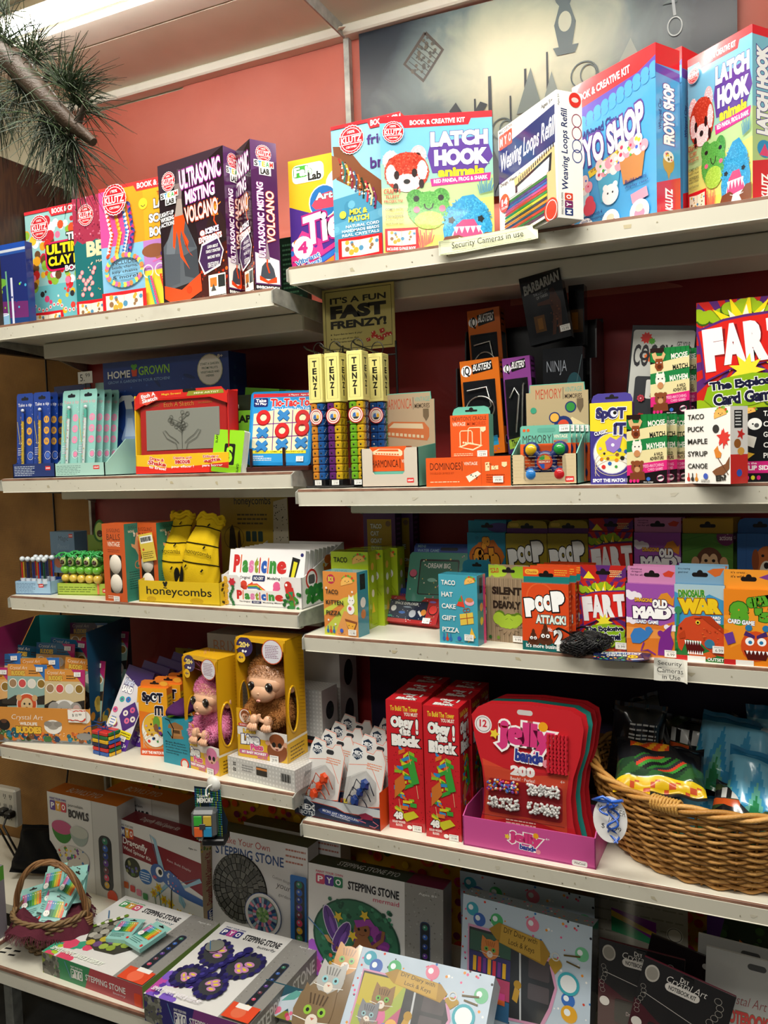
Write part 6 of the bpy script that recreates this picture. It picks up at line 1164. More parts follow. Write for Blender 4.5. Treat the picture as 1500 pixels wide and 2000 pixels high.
mini('water_game','teal unicorn water game behind the outer space one',(790,1140),(912,1142),1078,-.17,'3f8a7a','35705f','DREAM BIG',d_big,'c85a78','3a6a9a',20,False,.05)
def d_hat(c): taco(c,82,10,14); c.p([(46,44),(60,28),(68,46)],'d8402a').p([(50,38),(58,30),(62,38)],'3a9a4a').e(80,38,12,5,'e8a8b8').e(80,35,10,3.4,'c87a4a').p([(54,56),(88,52),(90,68),(56,72)],'e0c04a').l([(72,54),(74,70)],2,'a04a2a').l([(55,63),(90,59)],2,'a04a2a').ring(68,50,5,1.6,'a04a2a').ring(76,49,5,1.6,'a04a2a').p([(74,96),(84,74),(94,88)],'e8b83a'); kit(c)
box('card_game','teal card game with taco, hat, cake and gift drawings','game','3R',(859,1235),(934,1241),1121,.04,tacos(('TACO','HAT','CAKE','GIFT','PIZZA'),'3f9db4','f4f2ee',d_hat,None,8,42,8,17,7),lambda c: c.r(0,0,100,100,'2a7a90').r(70,0,100,100,'d83a80').r(26,4,60,26,'222').e(46,46,20,6,'e0a05a').e(46,66,18,6,'e0c04a'),col='3f9db4',sc='3a93a8',m='gloss',st=(66,84,'15.99'),YL=-.317,YR=-.327)
def a_silent(c):
 c.r(0,0,100,100,'9a8468'); R = random.Random(4)
 for k in range(9): c.r(k*11.1,0,k*11.1+.8,100,'5a4a38').l([(k*11+4+R.random()*4,0),(k*11+3+R.random()*4,50),(k*11+5,100)],.6,'7a6650')
 c.t('SILENT',16,13,88,25,'2a1d14',.05).t('BUT',44,28,58,32,'2a1d14').t('DEADLY',18,35,86,47,'2a1d14',.05).burst(56,66,36,24,16,'5a4a38').burst(56,66,33,25,16,'9a8468'); cloud(c,56,62,22,'5a7a1a',5); cloud(c,56,66,24,'a8c83a',5); cloud(c,54,72,18,'a8c83a',4,.6,3); cloud(c,56,65,20,'a8c83a',5,.5,4); c.l([(48,64),(54,62)],.8,'4a6a1a').l([(60,62),(66,65)],.8,'4a6a1a').e(10,93,4,None,'2a5a2a').e(30,93,4,None,'6a8a2a')
def wood(c): c.r(0,0,100,100,'9a8468'); cloud(c,14,50,26,'a8c83a',4,.6,2); cloud(c,90,60,26,'8ab02a',4,.6,5); c.t("IT'S A",4,30,26,46,'c8302a',.03,None,0,-6).t('GAS!',6,50,26,68,'c8302a',.03,None,0,-6)
box('card_game','wood patterned card game with a green gas cloud','game','3R',(951,1238),(1030,1243),1128,.035,a_silent,lambda c: c.r(0,0,100,100,'6a5a46'),col='9a8468',sc='7a6850',tab=('9a8468',.027,wood),YL=-.27,YR=-.28,st=(66,88,'9.99'))
def a_poop(c,bg='d84a1e',dim=False):
 c.r(0,0,100,100,bg).ring(72,40,40,3,'e0602e' if not dim else '9a8820').ring(40,20,30,3,'e0602e' if not dim else '9a8820')
 for q,x0,x1,y0,y1 in (('P',6,30,22,50),('O',28,50,18,42),('O',46,68,16,40),('P',64,92,10,40)): c.t(q,x0,y0,x1,y1,'fff',.11,'1d1412',.06,-6)
 c.t('ATTACK!',30,46,94,59,'eaf2ea' if not dim else 'e8e4d0',.05,'1d5a5a' if not dim else '3a2a4a',.06)
 if not dim: c.p([(0,86),(100,88),(100,100),(0,100)],'1d6a68')
 for x,y,r in ((24,80,13),(50,76,16)):
  for k in range(4): c.e(x,y+8-k*5.4*r/14,r*(1-.24*k),r*.42,'4e2a1a' if k % 2 else '5a3220')
  c.e(x-r*.32,y+1,r*.26,None,'fff').e(x+r*.32,y+1,r*.26,None,'fff').e(x-r*.28,y+1.4,r*.1,None,'111').e(x+r*.3,y+1.4,r*.1,None,'111')
 c.t('No.',56,64,66,70,'fff').t('2',68,66,88,88,'fff',.05,'1d1412',.04,-4).t("It's more business",8,89,86,95.5,'fff',.02)
tabp = lambda c: c.p([(0,0),(100,0),(100,56),(0,62)],'d84a1e').rr(4,14,34,48,'e8b03a',.5).t('Chuckle',8,24,30,40,'a02a1a').ln(68,14,96,3,14,'e8b03a')
PA = box('card_game','red orange card game with cartoon heaps, front box of its row','game','3R',(1021,1255),(1112,1261),1138,.022,a_poop,lambda c: c.r(0,0,100,100,'a8321a').ln(20,10,80,12,7,'d88a5a'),col='d84a1e',sc='a8321a',tab=('1d7a78',.031,tabp),m='gloss',st=(74,88,'9.99'),YL=-.325,YR=-.331)
row(PA,4,(.007,.0235,0),'red orange card game with cartoon heaps, {} box of its row','red orange heap card games')
FS = box('card_game','small explosive card game standing behind the black mesh bag','game','3R',(1133,1246),(1222,1250),1134,.03,a_fart,lambda c: c.r(0,0,100,100,'8a1d1a'),col='c8261e',sc='8a1d1a',tab=('7a1d3a',.03,FARTT),m='gloss',st=(78,86,'9.99'),YL=-.29,YR=-.29)
def a_maid(c):
 c.r(0,0,100,100,'9a4fa8').p([(0,52),(30,48),(70,56),(100,48),(100,100),(0,100)],'d8782a').p([(0,60),(100,62),(100,72),(0,76)],'e8964a')
 for x,y,r in ((14,16,14),(86,34,12),(10,50,12),(90,58,11)): cloud(c,x,y,r,'efe6f2',4,.6,int(x))
 c.t('DRAGONS',18,19,54,24.5,'e8a82a',.05,'3a1a4a',.05).t('OLD',56,22,84,33,'fff',.07,'3a1a4a',.07).t('MAID',14,30,92,47,'fff',.1,'3a1a4a',.06,-2).t('CARD GAME',20,49,66,54,'fff',.03,'2a60b0',.06)
 c.p([(62,22),(72,12),(84,10),(94,18),(98,14),(96,28),(84,24),(72,28)],'d88a2a').p([(8,72),(16,62),(30,60),(44,66),(56,62),(44,74),(28,82),(12,82)],'3a7ac0').e(46,62,7,4,'3a7ac0').p([(66,80),(72,66),(84,58),(94,52),(90,66),(96,78),(88,96),(64,96)],'7a2a8a').e(70,66,6,4,'7a2a8a').l([(36,80),(30,92),(44,90),(60,96)],3,'7a2a8a').r(0,95,14,100,'c82a2a').ln(18,96,40,1,2,'fff').t('OLD',54,20,84,32,'fff',.07,'3a1a4a',.07)
tabm = lambda c: c.r(0,0,100,100,'c883ae').t('dazzling',6,12,30,24,'4a1a4a').t('dragon',8,28,30,40,'4a1a4a').t('fun for all!',6,46,32,58,'4a1a4a').p([(72,40),(84,20),(96,30),(90,60),(76,56)],'c8402a')
OM = box('card_game','pink and purple dragons card game, front row beside the dinosaur one','game','3R',(1224,1250),(1320,1262),1139,.028,a_maid,lambda c: c.r(0,0,100,100,'6a2a78'),col='9a4fa8',sc='7a3a88',tab=('c883ae',.032,tabm),m='gloss',st=(78,88,'6.99'),YL=-.31,YR=-.318)
row(OM,1,(.004,.03,0),'pink and purple dragons card game directly behind the front one')
def a_dino(c):
 c.r(0,0,100,100,'3f93c4').p([(0,0),(100,0),(100,20),(70,12),(40,22),(0,10)],'a8c4d0').p([(0,56),(100,50),(100,100),(0,100)],'2f7a3a').dots(30,0,56,100,96,1.5,4,['3a8a3a','1d5a2a','4a9a4a'],3)
 c.t('DINOSAUR',8,7,62,17,'2f8a3a',.05,'e8e03a',.03,-2).t('WAR',8,18,94,38,'f0c81e',.11,'8a4a12',.05,-2).t('CARD',70,40,92,44,'fff',.05,'2a5a9a',.05).t('GAME',70,45,92,49,'fff',.05,'2a5a9a',.05)
 c.p([(8,84),(4,70),(8,54),(22,44),(40,40),(66,42),(90,54),(100,60),(100,92),(80,90),(62,82),(50,74),(24,72),(14,88)],'cf4a24').p([(20,74),(48,76),(60,84),(54,90),(26,90)],'5a1412').p([(28,88),(54,90),(70,86),(84,92),(60,97),(30,96)],'d8602a')
 for k in range(7): c.p([(20+k*5,73),(24+k*5,73.5),(22+k*5,79)],'fff').p([(26+k*4.6,91),(30+k*4.6,91),(28+k*4.6,86)],'fff')
 c.p([(50,40),(72,40),(98,56),(98,62),(70,50)],'b03a18').p([(20,60),(8,66),(10,72),(22,70)],'b8401c').l([(40,44),(54,43)],1.6,'8a2a14').e(47,49,4.6,None,'f2d23a').e(47,49.2,2.4,None,'1d1212').e(13,58,2,1.4,'5a1a10').dots(14,56,56,92,80,1,2.2,['b83c1a','d8642e'],4,7).e(8,34,8,5,'3a8a5a').l([(8,38),(6,54)],5,'3a8a5a').e(70,76,10,6,'3a7a9a').r(0,93,26,100,'c82a2a').r(26,93,62,100,'f2f0ea').t('OUTSET',66,94,98,98,'fff',.02)
tabd = lambda c: c.r(0,0,100,100,'7a9fb8').t("It's a roaring",6,12,30,26,'1d2a3a').t('good time!',6,32,26,46,'1d2a3a').p([(64,30),(76,14),(98,10),(90,50),(80,60)],'c8642a')
DW = box('card_game','sky blue card game with a roaring red dinosaur','game','3R',(1318,1262),(1416,1270),1140,.028,a_dino,lambda c: c.r(0,0,100,100,'2a6a90'),col='3f93c4',sc='2a6a90',tab=('7a9fb8',.033,tabd),m='gloss',st=(76,78,'6.99'),YL=-.318,YR=-.322)
row(DW,1,(.003,.03,0),'sky blue dinosaur card game directly behind the front one')
def a_crazy(c):
 c.r(0,0,100,100,'e8861e').burst(50,50,60,40,14,'f09a2a'); c.t('8',12,16,50,48,'5aa62a',.14,'2a5a1a',.04,-6).t('crazy',46,8,104,26,'5aa62a',.1,'2a5a1a',.04,-10).t("'s",62,24,96,42,'5aa62a',.1,'2a5a1a',.04).t('CARD GAME',8,40,62,46,'fff',.05,'3a2a8a',.05,4)
 c.e(64,74,30,20,'d8501e').e(52,68,9,None,'fff').e(76,68,9,None,'fff').e(53,69,4,None,'2a7ab0').e(75,69,4,None,'2a7ab0').p([(40,80),(92,80),(84,92),(48,92)],'5a1a12').p([(40,60),(62,64),(62,60),(44,54)],'4a2a6a').p([(88,60),(66,64),(66,60),(84,54)],'4a2a6a')
 for k in range(6): c.p([(44+k*8,80),(50+k*8,80),(47+k*8,85)],'fff')
 c.e(50,50,7,None,'2a7ab0').e(84,50,7,None,'2a7ab0').p([(0,60),(18,56),(24,70),(8,74)],'6a3a9a').r(0,93,24,100,'c82a2a').r(24,93,60,100,'f2f0ea')
box('card_game','orange monster card game at the right end of the front row','game','3R',(1414,1281),(1512,1286),1150,.028,a_crazy,lambda c: c.r(0,0,100,100,'b8601a'),col='e8861e',sc='c8701a',tab=('e8962e',.034,lambda c: c.r(0,0,100,100,'e8962e').t("it's crazy...",14,10,48,24,'2a1a1a').t("it's wild...",14,30,46,44,'2a1a1a').p([(70,40),(90,20),(100,60)],'7a3a8a')),m='gloss',YL=-.326)
# back row on a riser
zr = .058; xa,xb = hy(905,1100,-.15)[0],1.02
b = M(); b.box((0,0,0),(xb-xa,.13,zr-.001),'1a1416','matte'); o = b.build('display_riser'); o.location = (xa,-.15,1.0902); tag(o,'low dark riser lifting the back row of card games','riser')
def upper(c,d=15): q = c.sub(0,-d,100,100-d); q.clip = (0,q.H*d/100,q.W,q.H*(100+d)/100); return q
def a_fish(c): c = upper(c,16); c.r(0,0,100,120,'1f7a9a').e(50,50,46,20,'b8601a').p([(4,50),(30,30),(70,26),(98,50),(70,76),(30,72)],'c86a1e').t('go',38,22,60,40,'e89a2a',.08,'3a1a1a',.05).t('fish',16,38,84,72,'e89a2a',.1,'3a1a1a',.05,-4).t('CARD GAME',50,76,96,84,'e8e8e8',.04).dots(12,0,0,100,100,2,5,['2a8aa8','1a6a88'],3)
def a_monkey(c):
 c = upper(c); c.r(0,0,100,120,'4a7a2a')
 for k in range(7): c.l([(0,10+k*14),(50,2+k*14)],1.4,'3a6a20').l([(100,20+k*14),(60,10+k*14)],1.4,'5a8a34')
 c.e(54,74,25,24,'5a3420').e(54,52,27,20,'5a3420').e(26,52,8,8,'c89a70').e(82,52,8,8,'c89a70').e(54,58,20,14,'d8b088').e(46,48,8,8,'d8b088').e(62,48,8,8,'d8b088').e(47,49,3.4,None,'1a1212').e(62,49,3.4,None,'1a1212').p([(42,60),(68,60),(62,68),(48,68)],'f2f0ea').l([(42,64),(68,64)],.6,'888').e(86,18,18,12,'6a2a5a').t('silly',76,10,94,16,'e8d8e0').t('actions',74,17,98,23,'e8d8e0').p([(4,92),(20,80),(34,96),(14,100)],'e0c02a')
def a_dog(c): c = upper(c); c.r(0,0,100,120,'2a5a98'); c.l([(20,0),(20,100)],.8,'1d4a80').l([(60,0),(60,100)],.8,'1d4a80').e(64,52,26,22,'b8642e').e(40,48,8,14,'8a4420').e(90,48,8,14,'8a4420').e(64,62,15,14,'e8e0d0').e(64,54,6,4,'1a1212').e(56,42,3.4,None,'1a1212').e(72,42,3.4,None,'1a1212').p([(54,66),(74,66),(64,80)],'8a1a2a').e(64,92,30,12,'d8a878')
defs = (('blue fish',914,988,1040,a_fish,'1f7a9a',('1d7a96',.027,lambda c: c.r(0,0,100,100,'1d7a96').e(80,60,30,40,'4a3a7a')),1),
('mustard heap',989,1069,1042,lambda c: a_poop(c,'9a861a',True),'9a861a',('a08a1e',.028,lambda c: c.r(0,60,100,100,'5a2a6a').rr(6,20,30,50,'c8a83a',.5)),1),
('mustard heap',1070,1149,1042,lambda c: a_poop(c,'9a861a',True),'9a861a',('a08a1e',.028,lambda c: c.r(0,60,100,100,'5a2a6a').rr(6,20,30,50,'c8a83a',.5)),1),
('red explosive',1150,1236,1039,a_fart,'c8261e',('7a1d3a',.028,FARTT),1),('purple dragons',1239,1330,1040,a_maid,'9a4fa8',('c883ae',.03,tabm),1),
('green monkey',1333,1432,1042,a_monkey,'4a7a2a',('a8862a',.03,lambda c: c.r(0,0,100,100,'b08a24')),2),('blue dog',1440,1530,1042,a_dog,'2a5a98',('2a5a98',.03,None),0))
for nm,x0,x1,yt,art,cc,tb,n in defs:
 pos = ' at the left' if x0 == 989 else ' second from left' if x0 == 1070 else ''
 q = box('card_game',nm+' card game in the back row'+pos,'game','3R',(x0,1110),(x1,1110),yt,.022,art,lambda c: c.r(0,0,100,100,'2a1a1a'),col=cc,sc=cc,tab=tb,YL=-.142,z0=zr,m='card')
 for i in range(1,n+1): dup(q,(.006*i,.025*i,0),nm+' card game'+pos+', '+ORD[i]+' of its file in the back row')
box('card_game','blue fish card game peeping over the wood patterned one','game','3R',(902,1200),(960,1200),1115,.022,a_fish,col='1f7a9a',sc='1f7a9a',tab=('1d7a96',.024,None),YL=-.225)
# black mesh bag and its card at the shelf edge
A = hz(1160,1252,1.09); A[1] = -.325; o = empty('mesh_bag','small black mesh bag lying at the shelf edge','bag',A); b = M(); R = random.Random(6)
def blob(t,p): r = 1+.12*math.sin(3*t+1)+.08*math.sin(5*t+p*4); return np.array((.05*math.cos(t)*math.sin(p)*r,.03*math.sin(t)*math.sin(p)*r,.020+.021*math.cos(p)*r+.008*math.cos(t)*math.sin(p)))
for k in range(30):
 for sg in (1,-1): b.tube([blob(2*PI*k/30+sg*p*.9,p) for p in [.05+m*.154 for m in range(20)]],.0007,'0c0c0d','plastic',4)
b.build('mesh_net',o); b = M()
for k in range(70):
 t,p = R.uniform(0,6.28),R.uniform(.3,2.9); q = (blob(t,p)-np.array((0,0,.02)))*.78+np.array((0,0,.02)); a = R.uniform(0,3.14); d = np.array((math.cos(a),math.sin(a),R.uniform(-.4,.4)))*.011; b.tube([q-d,q+d],.0035,R.choice(['141416','1d1d20','0e0e10']),'plastic',5)
b.build('contents',o); b = M(); b.tube([(-.02+.03*math.cos(t),-.0+.02*math.sin(t),.042+.008*math.sin(2*t)) for t in [k*.35 for k in range(17)]],.002,'111','cloth',6); b.build('drawcord',o)
A = hz(1178,1258,1.094); B = hz(1292,1262,1.094); rz = math.atan2(B[1]-A[1],B[0]-A[0])
o = empty('memory_card_pack','small navy header card hanging over the shelf edge beside the mesh bag','card',(A[0],-.378,1.0935),.08,None,math.radians(-86)); b = M(); W,H = .105,.062
fr = ((0,0,H),(W,0,0),(0,0,-H),(0,-1,0)); b.prism([(0,20),(8,12),(60,8),(92,0),(100,10),(98,70),(80,96),(30,100),(4,94)],fr,.0009,'1d2548','gloss'); c = CV(b,fr,'gloss'); c.clip = None
c.p([(16,16),(84,10),(80,34),(14,40)],'d8d8d0').t('DOMINO',18,18,80,36,'2a4a9a',.04,None,0,-3).t('GENIUS',24,42,60,56,'e8e8ea',.03,None,0,-3).e(70,54,9,None,'e8c01e').t('12',65,48,76,60,'1d2548',.04).dots(40,4,66,62,92,1.4,3,['2a6ac0','d8a82a','3a9a4a','c83a2a','1a1a1a'],4,6).p([(66,78),(88,66),(90,74),(70,88)],'b8bcc8'); b.build('header_card',o)
# ================================================================ fourth shelves
def fuzz(b,c,r,col,n,ln=.008,seed=1,keep=None,w=.0011,droop=.3,R=None):
 g = random.Random(seed); V = []; F = []; C = []; cols = col if isinstance(col,list) else [col]; c = np.array(c,float); r = np.array(r,float)
 for i in range(n):
  z = g.uniform(-1,1); t = g.uniform(0,2*PI); q = math.sqrt(1-z*z); d = np.array((q*math.cos(t),q*math.sin(t),z));
  if keep and not keep(d): continue
  p = c+d*r*.97; nn = d/r; nn /= np.linalg.norm(nn); k = np.array((g.gauss(0,.45),g.gauss(0,.45),g.gauss(0,.45)-droop)); e = nn+k; e /= np.linalg.norm(e); s = np.cross(e,nn+.01); s /= np.linalg.norm(s)+1e-9
  L = ln*g.uniform(.6,1.2); m = len(V); V += [p-s*w,p+s*w,p+e*L*.6+s*w*.7,p+e*L,p+e*L*.6-s*w*.7]; F.append([m,m+1,m+2,m+3,m+4]); C.append(g.choice(cols))
 b.add(V,F,C,'fur',False)
def buddy(c,base,bg,animal,corner='b02a6a'):
 c.r(0,0,100,100,bg).r(0,0,100,20,base).p([(66,0),(100,0),(100,30)],corner).t('Crystal Art',6,3,50,10,'e8e0d0',-.01,None,0,0,.2).t('BUDDIES',10,11,44,19,'e0b84a',.05,'3a1d1a',.05).ln(54,10,78,2,4,'3a2a1a')
 for i,cc in enumerate(('9a7a5a','c8484a','d8d4cc','8a6a2a')): c.e(14+i*24,32,11,None,'e8e0d0').e(14+i*24,32,9,None,cc)
 c.p([(0,60),(20,52),(60,56),(100,50),(100,66),(0,70)],'2a2420')
 if animal == 'lion': c.e(50,66,26,18,'e8e0d8').e(50,66,24,16.5,'c8502a').e(50,68,15,12,'d8b88a').e(30,56,7,None,'c8a070').e(70,56,7,None,'c8a070').e(44,66,2.5,None,'222').e(57,66,2.5,None,'222').e(50,73,4,2,'4a2a1a').e(50,90,14,12,'d8a868')
 elif animal == 'elephant': c.e(50,74,40,24,'e4e2de').e(24,66,15,12,'9a9690').e(78,66,15,12,'9a9690').e(80,66,9,8,'c8a8a0').e(50,66,18,14,'aaa6a0').e(50,88,18,14,'9a9690').l([(50,70),(48,82),(54,92)],8,'8e8a84').e(42,66,2.5,None,'222').e(59,66,2.5,None,'222')
 else: c.e(50,70,24,18,'2a2624').e(50,68,14,9,'5a4a40').e(45,66,2,None,'e8e8e0').e(56,66,2,None,'e8e8e0').e(50,90,20,12,'1d1a18')
def a_ctray(c):
 c.r(0,0,100,100,'cf8a3a').r(0,90,100,100,'8a8a88').dots(90,0,66,100,90,1,3.4,['1d5a6a','2a7a9a','7a4a2a','b85a2a','3a6a3a','1d3a5a','d8702a'],4,7).dots(40,4,66,98,88,.2,.4,['fff'],6,5)
 c.t('Crystal Art',20,20,52,38,'f4efe6',-.01,None,0,0,.2).t('WILDLIFE',28,41,46,50,'f0e8dc',.04).t('BUDDIES',24,53,50,73,'e8b83a',.07,'3a1d14',.05); c.e(12,50,6,16,'1d1a1a').e(12,40,3,6,'5a3a2a').e(62,52,9,20,'e8e4dc').e(62,48,6,12,'9a948c').e(57,44,4,8,'8a847c').e(67,44,4,8,'8a847c').e(94,22,6,None,'e8e4dc').e(93,76,8,10,'8e8c88').ln(2,94,96,1,3,'555')
CT = tray('gem_craft_tray','orange printed display tray full of gem craft cards, angled at the left end','display tray','4L',(-12,1448),(180,1456),1380,.23,'cf8a3a',hb=.305,inner='1d6a66',dip=(.0,.92),art=a_ctray,artr=lambda c: c.r(0,0,100,100,'1c4c6c').dots(20,4,60,60,96,3,8,['c8862a','2a6a8a','8a5a2a','d8b84a','1a3a54'],3),artl=lambda c: c.r(0,0,100,100,'7a1d4a'))
A = Vector(CT.o.location); a = CT.o.rotation_euler.z
def intray(o,x,y,z,lean=0,roll=0): o.location = A+Vector((x*math.cos(a)-y*math.sin(a),x*math.sin(a)+y*math.cos(a),z)); o.rotation_euler = (-math.radians(lean),math.radians(roll),a); return o
for i,(x,y,z,an,base,lab,rl) in enumerate(((-.078,.016,.036,'ape','cf8a3a','gorilla gem craft card at the left of the front row',0),(.033,.016,.046,'lion','cf8a3a','lion gem craft card in the front row',0),(.150,.010,.036,'elephant','cf8a3a','elephant gem craft card at the right of the front row',0),
(.058,.045,.055,'lion','c8822f','orange gem craft card just behind the lion one',-2),(.178,.045,.062,'ape','c47e30','brown topped gem craft card behind the front elephant',5),(-.06,.05,.062,'ape','2a5a86','blue gem craft card behind the gorilla one',-3),
(.062,.10,.088,'lion','1d5f86','teal blue gem craft card in the middle row',2),(-.035,.11,.080,'ape','1d4f66','dark teal gem craft card at the left of the middle row',5),(.07,.14,.095,'ape','2a6a94','bright blue gem craft card at the back of the middle row',6),
(.115,.195,.125,'ape','3a2350','purple night gem craft card high at the back',0),(.195,.165,.115,'elephant','b87a2c','elephant gem craft card high at the back right',4))):
 o = mkbox('gem_craft_card',.12 if i != 10 else .112,.162,.003,lambda c: buddy(c,base,('d8a86a','8aa8a0','c8b48a')[i % 3],an,'b02a6a' if i % 2 == 0 else '2a6ab0'),col=base,m='gloss',st=(74,4,'10.99',.02,.012)); tag(intray(o,x,y,z,6,rl),lab,'craft card','gem craft cards')
o = mkbox('price_bubble',.052,.036,.0006,None,col='e8e4dc'); intray(o,.232,-.004,.062); tag(o,'cloud shaped handwritten price card on the gem craft tray','price card')
b = M(); c = CV(b,((0,-.001,.036),(.052,0,0),(0,0,-.036),(0,-1,0))); cloud(c,50,46,50,'d8402a',5,.7); cloud(c,50,46,42,'f4efe8',5,.7); c.t('$ 10',26,32,56,56,'222').t('99',62,30,78,46,'222'); b.build('cloud_print',o)
# kinetic sand packs
def a_sand(c):
 c.r(0,0,100,100,'d9d6dc').p([(0,0),(100,0),(100,14),(60,22),(0,12)],'3f2a66').r(0,82,100,100,'5a3494'); c.t('Kinetic',8,16,44,24,'d8e0f4',.03,'3a2a6a',.07).t('SAND',8,25,48,33,'fff',.06,'3a2a6a',.07)
 c.p([(38,52),(70,40),(98,52),(96,66),(66,78),(34,62)],'4a2a78').p([(60,22),(100,8),(100,34),(76,40)],'d8a84a')
 for x,y,cc in ((22,42,'3aa89a'),(44,40,'2a7ac0'),(52,56,'e8e0d8'),(72,50,'d85a8a'),(66,64,'e06a94'),(84,60,'e8e0d8'),(12,56,'d85a8a'),(30,72,'8a3a6a')): c.e(x,y,9,None,cc).e(x,y,3.6,None,'6a4a8a')
 c.e(18,70,15,None,'e8e04a').e(18,70,13,None,'efeef2').ln(9,64,27,4,3.4,'3a6ab0').rr(52,76,104,84,'e8d82a',.5).ln(62,78,98,2,3,'5a4a1a').t('3+',84,90,96,95,'fff')
o = mkbox('sand_kit',.085,.215,.035,a_sand,lambda c: c.r(0,0,100,100,'43286e'),None,lambda c: c.r(0,0,100,100,'3a2460'),'5a3494','452a72','gloss',ch=.006,st=(62,82,'19.99')); p = hz(216,1452,.742)
o.location = (p[0],-.318,.7435); o.rotation_euler = (math.radians(-22),math.radians(13),.05); o.location.z += .013; tag(o,'purple play sand kit, front one leaning beside the gem craft tray','play sand','purple play sand kits')
for i in range(1,5): q = dup(o,(0,0,0),'purple play sand kit, '+ORD[i]+' of the leaning row'); q.location = Vector(o.location)+Vector((.016*i,.042*i,.003*i))
o = empty('tied_block_puzzle','bundle of coloured wooden slats tied with blue cord at the shelf front','wooden blocks',hz(181,1472,.742),-.12)
for k,cc in enumerate(('2a5aa8','c82a2a','1d2444','e0b020','1d6a3a','c8302c')):
 b = M(); z = k*.0105; b.box((0,0,z),(.058,.042,z+.0098),cc,'plastic',.0018); b.build('slat',o); b = M(); b.box((.0585,.004,z+.001),(.064,.04,z+.009),('e0b020','1d6a3a','c82a2a','2a5aa8','e0b020','1d6a3a')[k],'plastic',.001); b.build('slat',o)
b = M()
for P in (((.028,-.001,0),(.028,-.001,.064),(.028,.043,.064)),((-.001,.02,.0635),(.064,.02,.0635),(.0655,.02,0)),((.028,.02,.064),(.01,.01,.075),(-.012,-.002,.07),(-.022,-.006,.062)),((.028,.02,.064),(.04,.016,.078),(.052,.01,.07)),((.028,.02,.064),(.02,.03,.08),(.0,.03,.072),(-.015,.02,.078))): b.tube(P,.0011,'2a4a8a','cloth',6)
b.build('blue_cord',o)
SZ = box('card_game','orange zoo symbol spotting game, front of its slanting row','game','4L',(275,1461),(331,1466),1343,.028,lambda c: a_spot(c,True),lambda c: c.r(0,0,100,100,'d8701a').r(0,10,100,60,'e0b020').ln(20,14,80,8,5,'5a4a3a'),col='e87a1e',sc='d8701a',tab=('d87a2a',.018,lambda c: c.e(82,50,14,34,'e8b03a')),YL=-.315,YR=-.30)
row(SZ,4,(.018,.037,0),'orange zoo symbol spotting game, {} of its slanting row','orange symbol spotting games')
box('display_card','yellow spotting game card standing behind the orange row','display card','4L',(351,1440),(412,1440),1265,.003,lambda c: c.r(0,0,100,100,'b8a42a').t('SpOT iT!',26,3,90,14,'1d1d2a',.06).e(30,24,14,None,'e8e4da').e(62,24,14,None,'e8e4da').dots(16,20,18,72,30,2,3,['2a2a2a','5a5a5a'],3),col='b8a42a',YL=-.075)
KV = box('puzzle_box','teal wooden block puzzle carton with a birdhouse picture','puzzle','4L',(321,1496),(372,1500),1400,.04,lambda c: (c.r(0,0,100,100,'2592a8').p([(24,14),(50,6),(78,12),(80,20),(22,22)],'9a6a3a').p([(34,22),(72,20),(74,34),(36,38)],'b8824a').p([(42,24),(66,23),(67,30),(43,31)],'5a3a1a').p([(30,38),(78,34),(80,40),(32,44)],'a8743e'),[c.t(q,10,50+i*6,10+w,54+i*6,'143a44') for i,(q,w) in enumerate((('Brain Builders',74),('are the spatial',76),('puzzles that make',82),('visualization fun',80),('rewarding.',50)))],c.e(80,94,16,None,'d83a2a').e(80,94,11,None,'e8e0d8')),lambda c: c.r(0,0,100,100,'1d7a90'),col='2592a8',sc='1d7a90',YL=-.335,YR=-.345)
o = empty('drawstring_pouch','purple and green drawstring pouch slumped on the teal carton','pouch',Vector(KV.o.location)+Vector((.0,.0,KV.H+.001)),-.1); b = M(); V = []; n = 24
for i in range(13):
 u = i/12
 for j in range(n):
  t = 2*PI*j/n; r = math.sin(PI*min(1,u+.12)*.9)**.6; V.append((.03+.04*math.cos(t)*r+.012*u,.03+.045*math.sin(t)*r*(1+.1*math.sin(3*t))+.02*u,.036*u+.004*math.sin(4*t+5*u)))
b.add(V,[[i*n+j,i*n+(j+1) % n,(i+1)*n+(j+1) % n,(i+1)*n+j] for i in range(12) for j in range(n)]+[list(range(12*n,13*n))],['8ac22a' if i < 2 else '4a2454' for i in range(12) for j in range(n)]+['4a2454'],'cloth',True); b.build('pouch_body',o)
b = M(); b.tube([(.03,-.018,.004),(.045,-.02,.002),(.05,-.012,-.02),(.046,-.012,-.045),(.03,-.012,-.03)],.0011,'141414','cloth',6); b.build('drawcord',o)
